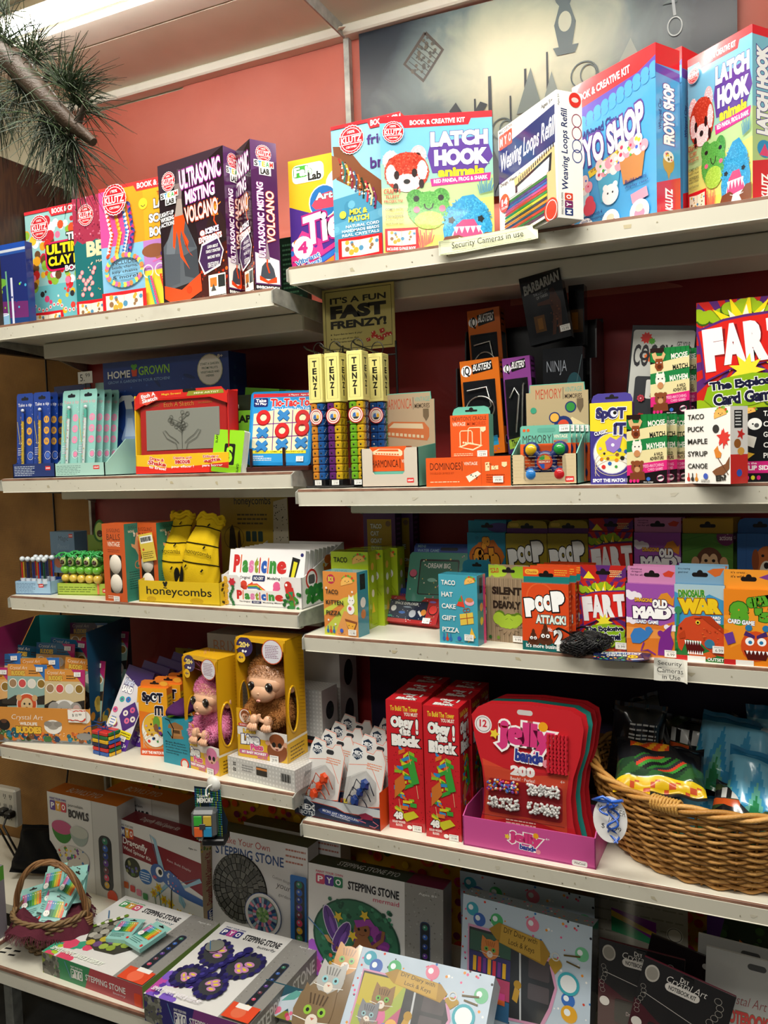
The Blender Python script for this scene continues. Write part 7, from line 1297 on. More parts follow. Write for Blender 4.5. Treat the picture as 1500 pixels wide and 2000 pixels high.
# brick kits in white studded cartons
def studs(c):
 c.r(0,0,100,100,'c2c1be'); n = max(3,int(c.W/.0095)); m = max(3,int(c.H/.0095)); P = []; F = []
 for i in range(n):
  for j in range(m): x,y = (i+.5)*c.W/n,(j+.5)*c.H/m; k = len(P); P += [(x+.0027*math.cos(t*PI/4),y+.0027*math.sin(t*PI/4)) for t in range(8)]; F.append([k+t for t in range(8)][::-1])
 c.raw(P,F,'d8d7d4')
def discs(c): c.r(0,0,100,100,'bdbcb9'); [c.e(50,y,26,12,'1d1f22').e(50,y,22,10,'2c3034').dots(6,34,y-6,66,y+6,3,6,['3a4a3a','1a1a1a'],y) for y in (30,66)]
def a_brix(c): studs(c); c.r(0,0,100,42,'c9c8c4').t('BRIXIES',5,6,36,18,'c88a5a',-.01).rr(5,22,13,27,'333',.2).t('5 models',5,30,18,34,'888').t('550 pieces',9,36,21,40,'888').p([(30,74),(34,56),(40,50),(84,52),(90,66),(98,70),(98,92),(30,88)],'1f241f').p([(38,48),(86,50),(90,55),(36,54)],'3a5a30').p([(42,58),(56,58),(56,68),(40,68)],'b8b8b2').p([(60,58),(74,59),(74,69),(60,68)],'b8b8b2').e(44,90,8,None,'101212').e(82,92,8,None,'101212')
box('brick_kit','tall white brick car kit at the back with a dark green truck picture','kit box','4L',(412,1400),(667,1412),1236,.09,a_brix,discs,col='c6c5c2',sc='c4c3c0',YL=-.12,YR=-.125,m='card')
B2 = box('brick_kit','white studded brick kit standing behind the brown monkey','kit box','4L',(505,1455),(632,1462),1334,.07,lambda c: (studs(c),c.e(86,84,9,None,'2a2a2a').e(86,84,6,None,'c8602a').e(86,84,4,None,'333').p([(60,60),(98,62),(98,74),(60,76)],'2a2c30').p([(74,66),(86,67),(84,71),(74,70)],'c8482a')),discs,None,studs,'c6c5c2','c4c3c0',YL=-.215,YR=-.225)
B3 = box('brick_kit','flat white studded carton carrying the brown monkey box','kit box','4L',(446,1516),(577,1548),1476,.135,lambda c: (studs(c),[c.r(6+2.4*i,22+(j*9),7.8+2.4*i,29+j*9,'333') for i in range(4) for j in range(5) if (i*j+i) % 3],c.ln(22,26,40,3,12,'888').r(44,20,60,60,'2a2622').r(44,24,60,34,'c87a3a'),[c.r(80+i*1.3,24,80.5+i*1.3+(i % 3)*.3,62,'222') for i in range(11)]),studs,None,studs,'c6c5c2','c4c3c0')
# baby monkey dolls in yellow window boxes
YB = 'd9a514'
def hand(b,c,sx,col,up=False):
 c = np.array(c,float); b.ell(c,(.0125,.009,.014),col,'plastic',14,10); R = [(-.009,.015),(-.003,.018),(.003,.017),(.009,.014)]
 for dx,l in R: b.tube([c+(dx*.8,-.004,-.008),c+(dx*1.1,-.011,-.010-l*.25),c+(dx*1.15,-.011,-.010-l*.55),c+(dx*1.0,-.005,-.010-l*.62)],[.0042,.0042,.0038,.003],col,'plastic',8)
 b.tube([c+(sx*.008,-.003,.0),c+(sx*.016,-.007,.004),c+(sx*.019,-.008,.012),c+(sx*.017,-.008,.018)],[.0045,.0045,.004,.003],col,'plastic',8)
def doll(name,label,furc,skin,box_o,W,H,tuft,s=1.):
 o = empty(name,label,'doll',(0,0,0)); o.parent = None; sk = skin; b = M(); hr = W*.40; hc = np.array((W*.5,.044,H*.635))
 b.ell((W*.5,.058,H*.36),(W*.40,.034,H*.2),furc[0],'fur',24,16); b.ell((W*.5,.052,H*.47),(W*.28,.032,H*.1),furc[0],'fur',20,12); b.build('body',o)
 b = M(); b.ell(hc,(hr,.042,hr*.92),sk,'plastic',32,22); b.ell(hc+(0,-.030,-hr*.42),(hr*.6,.022,hr*.44),sk,'plastic',24,14); b.ell(hc+(0,-.020,-hr*.1),(hr*.82,.026,hr*.5),sk,'plastic',24,14); b.ell(hc+(0,-.051,-hr*.40),(.0035,.0025,.003),sk,'plastic',8,6)
 for sx in (-1,1): b.ell(hc+(sx*hr*1.02,.0,-hr*.22),(.013,.007,.016),sk,'plastic',16,10); b.ell(hc+(sx*hr*1.03,-.005,-hr*.22),(.008,.003,.010),'c88a68','plastic',12,8); b.ell(hc+(sx*.0022,-.0535,-hr*.43),(.0007,.0004,.0008),'6a3a2a','plastic',6,4)
 b.ell(hc+(0,-.0515,-hr*.70),(.0062,.003,.0034),'d89a88','plastic',12,8); b.ell(hc+(0,-.054,-hr*.70),(.0035,.0012,.0015),'8a4038','plastic',10,6); fc = b.build('face',o)
 for sx in (-1,1):
  b = M(); e = hc+(sx*hr*.44,-.043,-hr*.14); b.ell(e,(.0105,.005,.0112),'1b120d','gloss',16,12); b.ell(e+(-.003,-.0042,.0035),(.002,.0008,.002),'fff','gloss',8,6); b.build('eye',fc)
 b = M(); b.ell(hc+(0,.008,hr*.25),(hr*1.03,.042,hr*.82),furc[0],'fur',24,16); fuzz(b,hc+(0,.006,hr*.25),(hr*1.04,.045,hr*.84),furc,10000,.006,3,lambda d: d[2] > -.05 or d[1] > 0,.0005,-.1)
 if tuft: fuzz(b,hc+(-.012,-.004,hr*1.12),(.009,.009,.008),furc,500,.045,5,lambda d: d[2] > .2,.0006,-1.2)
 b.build('fur_cap',o,kind='stuff'); b = M(); fuzz(b,(W*.5,.058,H*.36),(W*.41,.036,H*.21),furc,8500,.006,7,lambda d: d[1] < .3,.0005,.3); fuzz(b,(W*.5,.052,H*.47),(W*.29,.034,H*.1),furc,2800,.006,8,lambda d: d[1] < .3,.0005,.3)
 for sx in (-1,1):
  P = [np.array(q) for q in ((W*(.5+sx*.27),.045,H*.45),(W*(.5+sx*.36),.03,H*.36),(W*(.5+sx*.24),.010,H*.335))]
  b.tube(P,[.016,.019,.016],furc[0],'fur',12)
  for k in range(5): u = k/4*1.99; i = int(u); q = P[i]+(P[i+1]-P[i])*(u-i); fuzz(b,q,(.018,.017,.018),furc,900,.0055,9+k+int(sx),lambda d: d[1] < .4,.0005,.3)
 b.build('fur_coat',o,kind='stuff')
 for sx in (-1,1): b = M(); hand(b,(W*(.5+sx*.14),.0,H*.325),-sx*0+sx*-1,sk); b.build('hand',o)
 o.location = box_o.location; o.rotation_euler = box_o.rotation_euler; return o
def dollbox(label,L,R,yt,z0,D,body,doll_l,furc,tuft,ex,mini_c,H=None,ytr=None):
 A,rz,W,H,_ = place('4L',L,R,yt,z0=z0,H=H); o = empty('doll_box',label,'doll box',A,rz); t = .002; F = frames(W,H,D)
 b = M(); b.box((0,D-t,0),(W,D,H),'cfcbc4'); cv = CV(b,((0,D-t-.0006,H),(W,0,0),(0,0,-H),(0,-1,0))); cv.dots(46,4,4,96,90,2.4,4,['d8b84a','e0a07a','c8a83a'] if tuft else ['d88a6a','c85a3a','e0b08a'],3,9); b.build('back_panel',o)
 b = M(); b.box((0,0,0),(W,D,t),YB); b.build('bottom_panel',o); b = M(); b.box((0,D*.12,H-t),(W,D,H),YB); b.build('top_panel',o)
 for s in (0,1):  # side walls with an oval window
  x = W if s else 0; fr = ((x,0,H),(0,D,0),(0,0,-H),(1,0,0)) if s else ((x,D,H),(0,-D,0),(0,0,-H),(-1,0,0)); b = M(); mx = lambda u: u if s else 100-u
  out = [(mx(12),0),(mx(100),0),(mx(100),100),(mx(0),100),(mx(0),52),(mx(6),46)]; n = 24; O,ux,vy,nn = [np.array(q,float) for q in fr]
  oval = [(mx(36+24*math.sin(k*2*PI/n)),58-19*math.cos(k*2*PI/n)) for k in range(n)]; ring = []
  for k in range(n):
   t_ = k*2*PI/n; dx,dy = math.sin(t_),-math.cos(t_); tt = min([q for q in ((100-36)/dx if dx > 1e-6 else 9e9,(4-36)/dx if dx < -1e-6 else 9e9,(100-58)/dy if dy > 1e-6 else 9e9,-58/dy if dy < -1e-6 else 9e9)]); ring.append((mx(36+dx*tt),58+dy*tt))
  P = [O+ux*x_/100+vy*y_/100 for x_,y_ in oval+ring]; Q = [p-nn*t for p in P]; fs = [[k,(k+1) % n,n+(k+1) % n,n+k] for k in range(n)]; b.add(P+Q,fs+[[2*n+i for i in f][::-1] for f in fs],YB); b.add(P+Q,[[k,(k+1) % n,2*n+(k+1) % n,2*n+k] for k in range(n)],'b8860c')
  cv = CV(b,fr); [cv.l([(mx(70),3+i*3.1),(mx(97),5+i*3.1)],1.2,'b8860c') for i in range(26)]; cv.r(0,84,100,100,'e0b020').ln(14,88,86,4,3,'7a5a10'); cv.r(0,82,100,84,'f0e8d0'); b.tube([O+ux*x_/100+vy*y_/100 for x_,y_ in oval],.0028,'e0ac18','gloss',8,True); b.build('side_panel',o)
 b = M(); h1 = H*.27; pts = [(0,0),(14,-5),(30,3),(46,13),(58,16),(76,10),(100,12),(100,100),(0,100)]; fr = ((0,0,h1),(W,0,0),(0,0,-h1),(0,-1,0)); b.prism(pts,fr,t,'e8e2dc','gloss'); cv = CV(b,fr,'gloss'); cv.clip = (0,-.02,W,h1)
 cv.p([(0,30),(50,38),(100,40),(100,100),(0,100)],'e0b020').t('Little',12,10,38,24,'e8c040',.06,'7a4a1a',.05,-2).t('Live',7,26,46,58,'fff',.09,'2a1d6a',.06,-3,.1).t('Pets',26,54,52,74,'e0508a',.07,'fff',.05,-3).rr(2,76,62,90,'c8608a',.5).t('MY BABY MONKEY',8,79,58,87,'fff',.04).t('MINIS',40,91,60,98,'c8608a',.05)
 cv.e(80,66,20,34,mini_c).e(80,44,14,22,'e0b098').e(80,34,15,20,mini_c).e(74,48,4,8,'1b120d').e(86,48,4,8,'1b120d').e(80,62,3,3,'8a4038').e(62,44,5,8,'d8a080').e(98,44,5,8,'d8a080'); b.build('front_carton',o); sticker(o,fr,66,80,'29.99',.024,.018)
 b = M(); h2 = H*.11; fr = ((0,D*.1,H),(W,0,0),(0,-D*.02,-h2),(0,-1,0)); b.prism([(0,0),(100,0),(100,100),(90,60),(60,36),(30,30),(10,70),(0,100)],fr,t,YB,'gloss'); b.build('top_lintel',o)
 b = M(); fr = ((0,D*.1-.001,H),(W,0,0),(0,0,-H*.2),(0,-1,0)); cv = CV(b,fr,'gloss',2); cv.clip = (0,0,W,H*.25); cv.e(18,38,17,None,'2a1d5a',20).t('20+',7,18,29,42,'f0d878',.05).dots(4,10,56,28,60,1.5,2.5,['fff'],3).e(10,84,9,None,'e8b820').t('4+',5,77,15,91,'2a1d5a',.03).e(74,50,21,None,'c8502a',22).e(74,50,19.5,None,'dcdae4',22).ln(60,24,88,8,7,'8a5a7a'); b.build('top_sticker',o)
 b = M(); f5 = ((0,-.0008,H*.41),(W*.32,0,0),(0,0,-H*.15),(0,-1,0)); b.prism([(0,0),(30,0),(90,10),(100,60),(90,100),(0,100)],f5,.0015,YB); cv = CV(b,f5); cv.e(54,42,40,44,'b8442a').e(54,42,36,39,'e8d8c8').e(54,34,26,26,mini_c).e(54,46,20,20,'e0b098').e(46,44,4,5,'1b120d').e(62,44,4,5,'1b120d').rr(10,82,92,99,'c8302a',.4).ln(18,86,84,2,6,'fff'); b.build('round_badge',o)
 b = M(); b.prism([(0,0),(100,0),(100,100),(0,100)],((.003,.001,H*.88),(W-.006,0,0),(0,0,-H*.6),(0,-1,0)),.0003,'fff','clear')
 doll('monkey_doll',doll_l,furc,'dfae8c',o,W,H,tuft); return o,W,H
PK = ['e58ab4','d878a4','f0a4c6','cc6a98']; BR = ['a06a3a','94602f','b27c48','7f5228']
dollbox('yellow window box holding the pink monkey doll',(363,1497),(429,1517),1278,0,.085,None,'pink furred baby monkey doll with a tufted head',PK,True,None,'d87aa4')
dollbox('yellow window box holding the brown monkey doll',(466,1476),(562,1492),1245,B3.H+.0005,.085,None,'brown furred baby monkey doll with its thumb up',BR,False,None,'8a4a26')
# memory cube hanging from a suction hook
A = hy(417,1531,-.395); o = empty('suction_hook','clear suction hook stuck on the shelf edge','hook',A); b = M(); b.lathe([(0,-.006),(.008,-.006),(.018,.0),(.0185,.004)],(0,-.002,0),'d8d8d2','plastic',20,[[1,0,0],[0,0,1],[0,1,0]]); b.build('suction_cup',o); b = M(); b.tube([(0,-.008,0),(-.002,-.016,.0),(-.008,-.018,-.008),(-.006,-.022,-.02),(.002,-.026,-.02),(.006,-.026,-.012)],.002,'d8d8d2','plastic',8); b.build('hook_arm',o)
A = hy(383,1645,-.41); o = empty('memory_cube_pack','hanging card with a grey four colour memory cube','toy',A,.38); W,H = .075,.135; b = M(); fr = ((0,0,H),(W,0,0),(0,0,-H),(0,-1,0)); b.prism([(2,0),(82,6),(84,14),(90,40),(104,62),(100,80),(90,100),(2,92)],fr,.001,'14202c'); c = CV(b,fr); c.clip = (0,0,W*1.1,H)
for i in range(17):
 for j in range(22):
  if 3 < i < 15 and 3 < j < 20 and not (8 < i): continue
  c.r(3+i*5.2,4+j*4.2,6.4+i*5.2,6.8+j*4.2,('1d4a8a','1d7a6a','3a8a3a','2a6a8a','8a9a3a')[(i+j//5) % 5])
c.t('MEMORY',14,17,66,26,'f0f0ea',.05).t('Tower',14,11,44,16,'f0f0ea').t('MÉMOIRE',14,87,62,94,'f0f0ea',.05).e(62,2,5,None,'a0a0a0'); b.build('hang_card',o)
b = M(); b.box((.0,-.034,H*.18),(.058,-.001,H*.66),'55585a','plastic',.007); cbe = b.build('cube',o)
for sx,sz,cc in ((0,1,'3aa83a'),(1,1,'c8a83a'),(0,0,'d8602a'),(1,0,'2a8ab8')): b = M(); x0 = .008+sx*.022; z0 = H*.22+sz*.026; b.box((x0,-.0375,z0),(x0+.019,-.0345,z0+.023),cc,'gloss',.002); b.build('button',cbe)
b = M(); b.box((.021,-.0385,H*.22+.018),(.035,-.036,H*.22+.031),'3a3c3e','plastic',.002); b.build('centre_pad',cbe); b = M(); b.box((W*.3,-.03,.004),(W*1.02,.02,.02),'141416','plastic',.003); b.build('base_tab',o)
# ---- right part: bug robots
def hexlogo(c,x,y,r): k = c.W/c.H; P = lambda q: [(x+q*math.sin(i*PI/3),y-q*math.cos(i*PI/3)*k) for i in range(6)]; c.p(P(r),'b8c0c8').p(P(r*.93),'17293f').t('HEX',x-r*.95,y-r*.42*k,x+r*.95,y+r*.12*k,'e8eaec',.04).t('BOTS',x-r*.7,y+r*.2*k,x+r*.7,y+r*.58*k,'c8ccd0',.03)
T = tray('robot_display_tray','navy and orange printed tray of bug robot packs','display tray','4R',(576,1589),(743,1624),1550,.2,'1a2440',hb=.085,inner='e0551e',dip=(.0,.3),artr=lambda c: c.r(0,0,100,100,'e0551e'),art=lambda c: (c.p([(0,0),(100,0),(100,40),(60,46),(50,30),(20,22),(0,30)],'c8ccd0').p([(0,0),(8,0),(14,20),(0,24)],'e0551e').l([(0,27),(20,21),(50,29),(60,45),(100,39)],.8,'c04a3a').p([(28,54),(34,42),(78,60),(84,74),(74,84),(32,70)],'2a3f7a'),c.t('MICRO ANT / MICROFOURMI',34,56,76,68,'e8eaf0',.01,None,0,5).t('MICROHORMIGA',44,70,66,78,'e8eaf0',.0,None,0,5),hexlogo(c,15,60,11),c.p([(76,40),(84,26),(92,36),(92,56),(80,58)],'8a2440').l([(92,60),(98,74),(94,88),(88,84)],1,'c86a7a').l([(80,58),(74,66),(84,74)],1,'c86a7a')))
A = Vector(T.o.location); a = T.o.rotation_euler.z
def bugpack(colr,leg):
 W,H = .092,.17; o = bpy.data.objects.new('bug_robot_pack',None); COL.objects.link(o); b = M(); fr = ((0,0,H),(W,0,0),(0,0,-H),(0,-1,0)); b.prism([(8,0),(40,2),(44,8),(62,9),(68,3),(84,2),(100,16),(100,100),(0,100),(0,12)],fr,.001,'d0cfcc'); c = CV(b,fr)
 c.l([(8,1),(40,3),(44,9),(62,10),(68,4),(84,3),(99,17),(99,84)],1.4,'d8603a').l([(1,30),(56,24),(70,32),(94,52)],1.2,'d8603a'); hexlogo(c,20,14,16); c.rr(46,12,68,18,'26282c',.5).ln(50,22,92,3,3,'d88a6a').p([(0,76),(30,90),(50,92),(70,78),(100,74),(100,100),(0,100)],'1b2b58').l([(0,75),(30,89),(50,91),(70,77),(100,73)],2,'d8501e').p([(82,84),(100,82),(100,100),(84,100)],'e0551e').p([(2,74),(12,74),(16,84),(4,86)],'e8d84a').e(64,82,12,5,'8a1d3a').t('MICRO ANT',16,92,54,96,'e0e4f0'); b.build('backing_card',o)
 m = 'gloss'; z = H*.4
 for k,(dx,dz,r) in enumerate(((-.010,-.02,.0125),(0,.0,.010),(.009,.019,.0125))): b = M(); P = [(W*.48+dx+r*math.cos(i*PI/3+.5),-.012,z+dz+r*math.sin(i*PI/3+.5)*1.15) for i in range(6)]; Q = [(W*.48+dx+(x-W*.48-dx)*.5,-.019,z+dz+(zz-z-dz)*.5) for x,_,zz in P]; b.add(P+Q,[[i,(i+1) % 6,6+(i+1) % 6,6+i] for i in range(6)]+[list(range(6,12)),list(range(6))[::-1]],colr,m); b.build('body_segment',o)
 for sx in (-1,1):
  for k in range(3): b = M(); y0 = z+(k-1)*.014; x0 = W*.48+(k-1)*.006; b.tube([(x0,-.012,y0),(x0+sx*.016,-.018,y0+.006+.004*k),(x0+sx*.024,-.01,y0-.006),(x0+sx*.027,-.006,y0-.014)],.0012,leg,'plastic',6); b.build('leg',o)
 b = M(); P = [(50,32),(82,44),(90,66),(60,88),(40,88),(8,72),(12,44)]; fr2 = ((0,-.026,H),(W,0,0),(0,0,-H),(0,-1,0)); b.prism(P,fr2,.025,'fff','clear'); b.build('blister',o); sticker(o,fr,44,80,'14.99',.02,.014); return o
for col2,(cc,lg) in enumerate((('e0481c','c8502a'),('1f3f86','1a2238'))):
 src = None
 for k in range(4):
  o = bugpack(cc,lg) if k == 0 else dup(src,(0,0,0)); src = src or o; x = .012+col2*.103+k*.004; y = .004+k*.042; o.location = A+Vector((x,y,.006+k*.006)); o.rotation_euler = (math.radians(-14),math.radians(5),a)
  tag(o,('orange','blue')[col2]+' bug robot in a blister pack, '+ORD[k]+' of its file in the tray','toy','bug robot packs')
  # obey the block towers
def a_obey(c):
 c.r(0,0,100,100,'c4212a').dots(110,2,30,98,98,.9,1.6,['7a1218'],3,6); c.t('To Build The Tower',12,4,88,8,'e8c83a',.03).t('YOU MUST',50,8.6,88,11.4,'f0e8d8',.03)
 for q,x0,y0,x1,y1 in (('Obey',12,12,76,23),('!',74,13,96,25),('the',36,20,68,26.5),('Block',14,26,94,35)): c.t(q,x0,y0,x1,y1,'f4f2ee',.09,'1a1414',.06)
 R = random.Random(4); cs = ['2f86c0','d8702a','8ab82a','d8c82a','3a9a3a']
 for k in range(34):
  y = 36+k*1.45; x = 48+14*math.sin(k*.5)+R.uniform(-16,16); w = R.uniform(12,26); h = R.uniform(2,3.2); s = R.uniform(-2,2); c.p([(x-w/2,y+s),(x+w/2,y-s),(x+w/2,y+h-s),(x-w/2,y+h+s)],cs[k % 5])
 c.p([(56,48),(74,44),(88,62),(68,64)],'3a9a3a').p([(20,62),(44,56),(50,66),(18,76)],'c8702a').l([(60,40),(66,48)],.8,'f0e8b0').l([(80,64),(84,74)],.8,'f0e8b0').l([(30,76),(34,84)],.8,'f0e8b0')
 c.p([(34,88),(70,84),(84,88),(50,93)],'c8c02a').t('48',14,86,40,92,'f4f2ee',.06,'1a1414',.06).t('SOLID WOOD',10,93,46,94.8,'f4f2ee',.03).t('BLOCKS',20,95.4,38,97.2,'f4f2ee',.03).e(58,97,7,1.6,'f4f2ee')
def t_obey(c): c.r(0,0,100,100,'c4212a'); [c.t(q,x0,y0,x1,y1,'f4f2ee',.08,'1a1414',.05) for q,x0,y0,x1,y1 in (('Obey',26,14,66,38),('the',42,40,62,56),('Block',22,58,80,84),('!',70,14,88,44))]
def s_obey(c): a_obey(c)
O1 = box('tower_game','red wooden block tower game, front left one','game','4R',(761,1616),(831,1627),1366,.066,a_obey,s_obey,None,t_obey,'c4212a','c4212a',st=(66,95,'19.99'),m='gloss',group='red tower games')
O2 = box('tower_game','red wooden block tower game, front right one','game','4R',(833,1633),(902,1645),1377,.066,a_obey,s_obey,None,t_obey,'c4212a','c4212a',st=(66,95,'19.99'),m='gloss',group='red tower games')
for i,(q,l) in enumerate(((O1,'left'),(O2,'right'))):
 for k in (1,2): dup(q,(-.002*k+.006*i,.07*k,0),'red wooden block tower game, '+ORD[k]+' of the '+l+' file')
 # jelly bands
def jelly(c,x0,y0,x1,y1):
 w,h = x1-x0,y1-y0; c.t('jelly',x0,y0,x1,y0+h*.74,'d03a7a',.08,'f6f0f0',.07,2).t('bands',x0+w*.32,y0+h*.66,x0+w*.8,y0+h*.96,'2f3a8a',.06,'f6f0f0',.07,3).burst(x0-w*.04,y0+h*.36,w*.09,w*.05,5,'e8c83a').e(x0+w*.8,y0+h*.06,w*.08,None,'e8a020').e(x0+w*.86,y0+h*.92,w*.07,None,'e08a9a')
JT = tray('bead_kit_tray','pink printed tray of bead jewellery kits','display tray','4R',(905,1650),(1164,1699),1593,.12,'c64f92',hb=.075,inner='b8407f',dip=(.0,.2),m='card',art=lambda c: (jelly(c,36,22,62,82),c.t('4+',64,26,67,34,'f0e0e8').rr(83,80,94,98,'e8e4e4',.3),c.t('WeCool',84.5,85,92.5,93,'333')))
def bandkit(colr,col2):
 W,H = .232,.292; o = bpy.data.objects.new('bead_kit',None); COL.objects.link(o); k = 16; P = []
 sh = [(6,4),(14,1),(50,-1),(88,0),(98,4),(100,12),(97,30),(91,46),(89,60),(91,76),(96,92),(97,100),(5,100),(6,92),(11,76),(12,62),(10,46),(3,26),(0,10)]
 fr = ((0,0,H),(W,0,0),(0,0,-H),(0,-1,0)); b = M(); b.prism(sh,fr,.003,colr,'gloss'); c = CV(b,fr,'gloss'); c.clip = (0,-.01,W,H); c.rr(42,3,56,6.5,'c8c4c0',.5)
 c.e(11,16,8,None,'e8e0e0').ring(11,16,6.8,.6,'888').t('12',7.6,12.8,14.4,18,'c82a3a',.03).ring(30,14,3,.1,colr)
 c.p([(10,40),(30,45),(50,48),(70,46),(88,41),(85,60),(86,84),(60,79),(50,78),(38,79),(12,84),(14,60)],'d04a32').rr(16,53,82,77,'a81f28',.1).t('200',36,42,58,49,'f6f0ee',.08).t('Beads! \u00b7 Perles!',36,50,58,52.4,'f2dcd8').ln(32,80,60,2,2,'f0c8c0').t('4+',80,48,84,50,'f0d0c8')
 b.build('backing_card',o); b = M(); c = CV(b,((0,-.004,H),(W,0,0),(0,0,-H),(0,-1,0)),'gloss'); jelly(c,24,11,76,40); b.build('title_print',o)
 for i,cs in enumerate(((['e0402a','e8a020','3a6ac0','d03a8a','7a3aa0','e8e0d8'],22,34,58),(['f2f0ee','e4e2e0'],66,34,57),(['f2f0ee','d8d4d0'],32,30,70),(['f2f0ee','e4e2e0'],66,36,70))):
  b = M(); R = random.Random(i); cx = (30,66,30,66)[i]
  for n in range(90): b.ell((W*(cx+R.uniform(-14,14))/100,-.005-R.random()*.004,H*(1-(cs[3]-1+R.uniform(-3.6,3.6))/100)),.0031,R.choice(cs[0]),'gloss',7,5)
  b.build('beads',o,kind='stuff')
 for i in range(6):
  b = M(); x = W*(.70+i*.031); b.tube([(x+.001*math.sin(n*2.2),-.004,H*(.83-.0125*n)) for n in range(22)],[.0034+.0008*math.sin(n*3) for n in range(22)],'c02030','gloss',8); b.build('jelly_cord',o)
 b = M(); c = CV(b,((0,-.004,H),(W,0,0),(0,0,-H),(0,-1,0)),'gloss',1); c.p([(12,88),(16,84),(24,84),(28,90),(30,99),(10,99)],'f2ecec').p([(13,89),(17,86),(23,86),(27,91),(28.4,98),(12,98)],'c02838').dots(12,13,88,27,97,.5,.8,['f2ecec'],3).e(40,97,6,4,'f2ecec').l([(56,98),(64,90)],4,'f2ecec').l([(56,98),(64,90)],3,'c83a3a').e(77,95,9,None,'f2ecec').e(77,95,7,None,'a84a6a'); b.build('charms',o)
 b = M(); b.box((W*.1,-.013,H*.215),(W*.86,-.003,H*.56),'fff','clear',.006); b.build('blister',o); return o
A = Vector(JT.o.location); a = JT.o.rotation_euler.z; src = bandkit('c0242c','a81f28'); alt = bandkit('2f8f86','1d6a64')
for k in range(5):
 o = src if k == 0 else (alt if k == 2 else dup(src,(0,0,0))); o.location = A+Vector((.014+.005*k,.012+.019*k,.006)); o.rotation_euler = (math.radians(-4),0,a)
 tag(o,('red bead jewellery kit at the front of the pink tray' if k == 0 else ('teal' if k == 2 else 'red')+' bead jewellery kit, '+ORD[k]+' in the pink tray'),'craft kit','bead jewellery kits')
 # wicker basket
C0 = np.array((.868,-.166,.678)); HB = .15; o = empty('wicker_basket','large oval honey coloured wicker basket full of foil bags','basket',C0)
def ov(u,t,off=0): k = 1-.10*(1-u)**2; A_,B_ = .228*k+.027*u,.198*k+.022*u; A_ += off; B_ += off; return np.array((A_*math.cos(t),B_*math.sin(t),u*HB+.022*max(0,math.cos(t)*-1)**6*u+.022*max(0,math.cos(t))**6*u))
NS = 46
for rws in range(21):
 b = M(); u = (rws+.5)/21.5; b.tube([ov(u,2*PI*k/(NS*4),.0042*math.sin(PI*k/4+PI*rws)+.001)+np.array((0,0,.0012*math.sin(k*.9+rws))) for k in range(NS*4)],.0037,('b98645','a87638','c6934f','96682f')[rws % 4],'wicker',6,True)
 if rws == 0: W0 = b
 else: W0.add(b.v,b.f,list([x for x in b.c]),'wicker',True)
W0.build('woven_wall',o); b = M()
for k in range(NS): t = 2*PI*(k+.5)/NS; b.tube([ov(0,t),ov(.5,t),ov(1,t)],.0026,'a0702f','wicker',5)
b.add([ov(0,2*PI*k/40)+np.array((0,0,.002)) for k in range(40)],[list(range(40))],'7a5426','wicker'); b.build('stakes',o); b = M()
for s in range(3): b.tube([ov(1,2*PI*k/120,.003+.0055*math.cos(k*.55+s*2.1))+np.array((0,0,.006+.0055*math.sin(k*.55+s*2.1))) for k in range(120)],.0048,('c08c48','b07c3a','cc9a56')[s],'wicker',7,True)
b.build('rim',o)
for t in (PI*1.36,PI*1.05): b = M(); [b.tube([ov(1,t+q*.024,.0)+np.array((.0+.011*math.cos(t)*math.cos(m),.011*math.sin(t)*math.cos(m),.004+.013*math.sin(m))) for m in [i*PI/5 for i in range(10)]],.0028,'c8984e','wicker',6,True) for q in range(9)]; b.build('rim_binding',o)
A = hy(1192,1600,-.40); tg = empty('price_tag','white oval handwritten price tag hanging on the basket by blue ribbon','price tag',A); b = M(); fr = ((-.031,0,.043),(.062,0,0),(0,-.004,-.086),(0,-1,0)); b.prism([(50+50*math.cos(k*PI/16),50+50*math.sin(k*PI/16)) for k in range(32)],fr,.0006,'eceae8'); c = CV(b,fr,'matte'); c.t('MONSTER',14,24,96,36,'2a2a32',-.012,None,0,8).t('JAM',44,46,76,57,'2a2a32',-.012,None,0,8).t('$ 5.99',24,62,82,74,'2a2a32',-.012,None,0,8).e(58,10,4,None,'333'); b.build('oval_card',tg)
b = M()
for q in range(3):
 P = [(.006+.010*math.sin(k*.55+q*2)+(.0 if q else -.016*math.sin(k*.12)),-.006-.005*math.cos(k*.55),.034-.0035*k*(1 if q else .5)) for k in range(22 if q else 14)]; b.tube(P,.0022,'2456b8','gloss',5)
b.tube([(.005,-.002,.034),(-.012,-.008,.044),(-.03,-.006,.036),(-.012,-.004,.034),(.01,-.003,.036),(.024,-.008,.042)],.003,'2a62c8','gloss',6); b.build('blue_ribbon',tg)
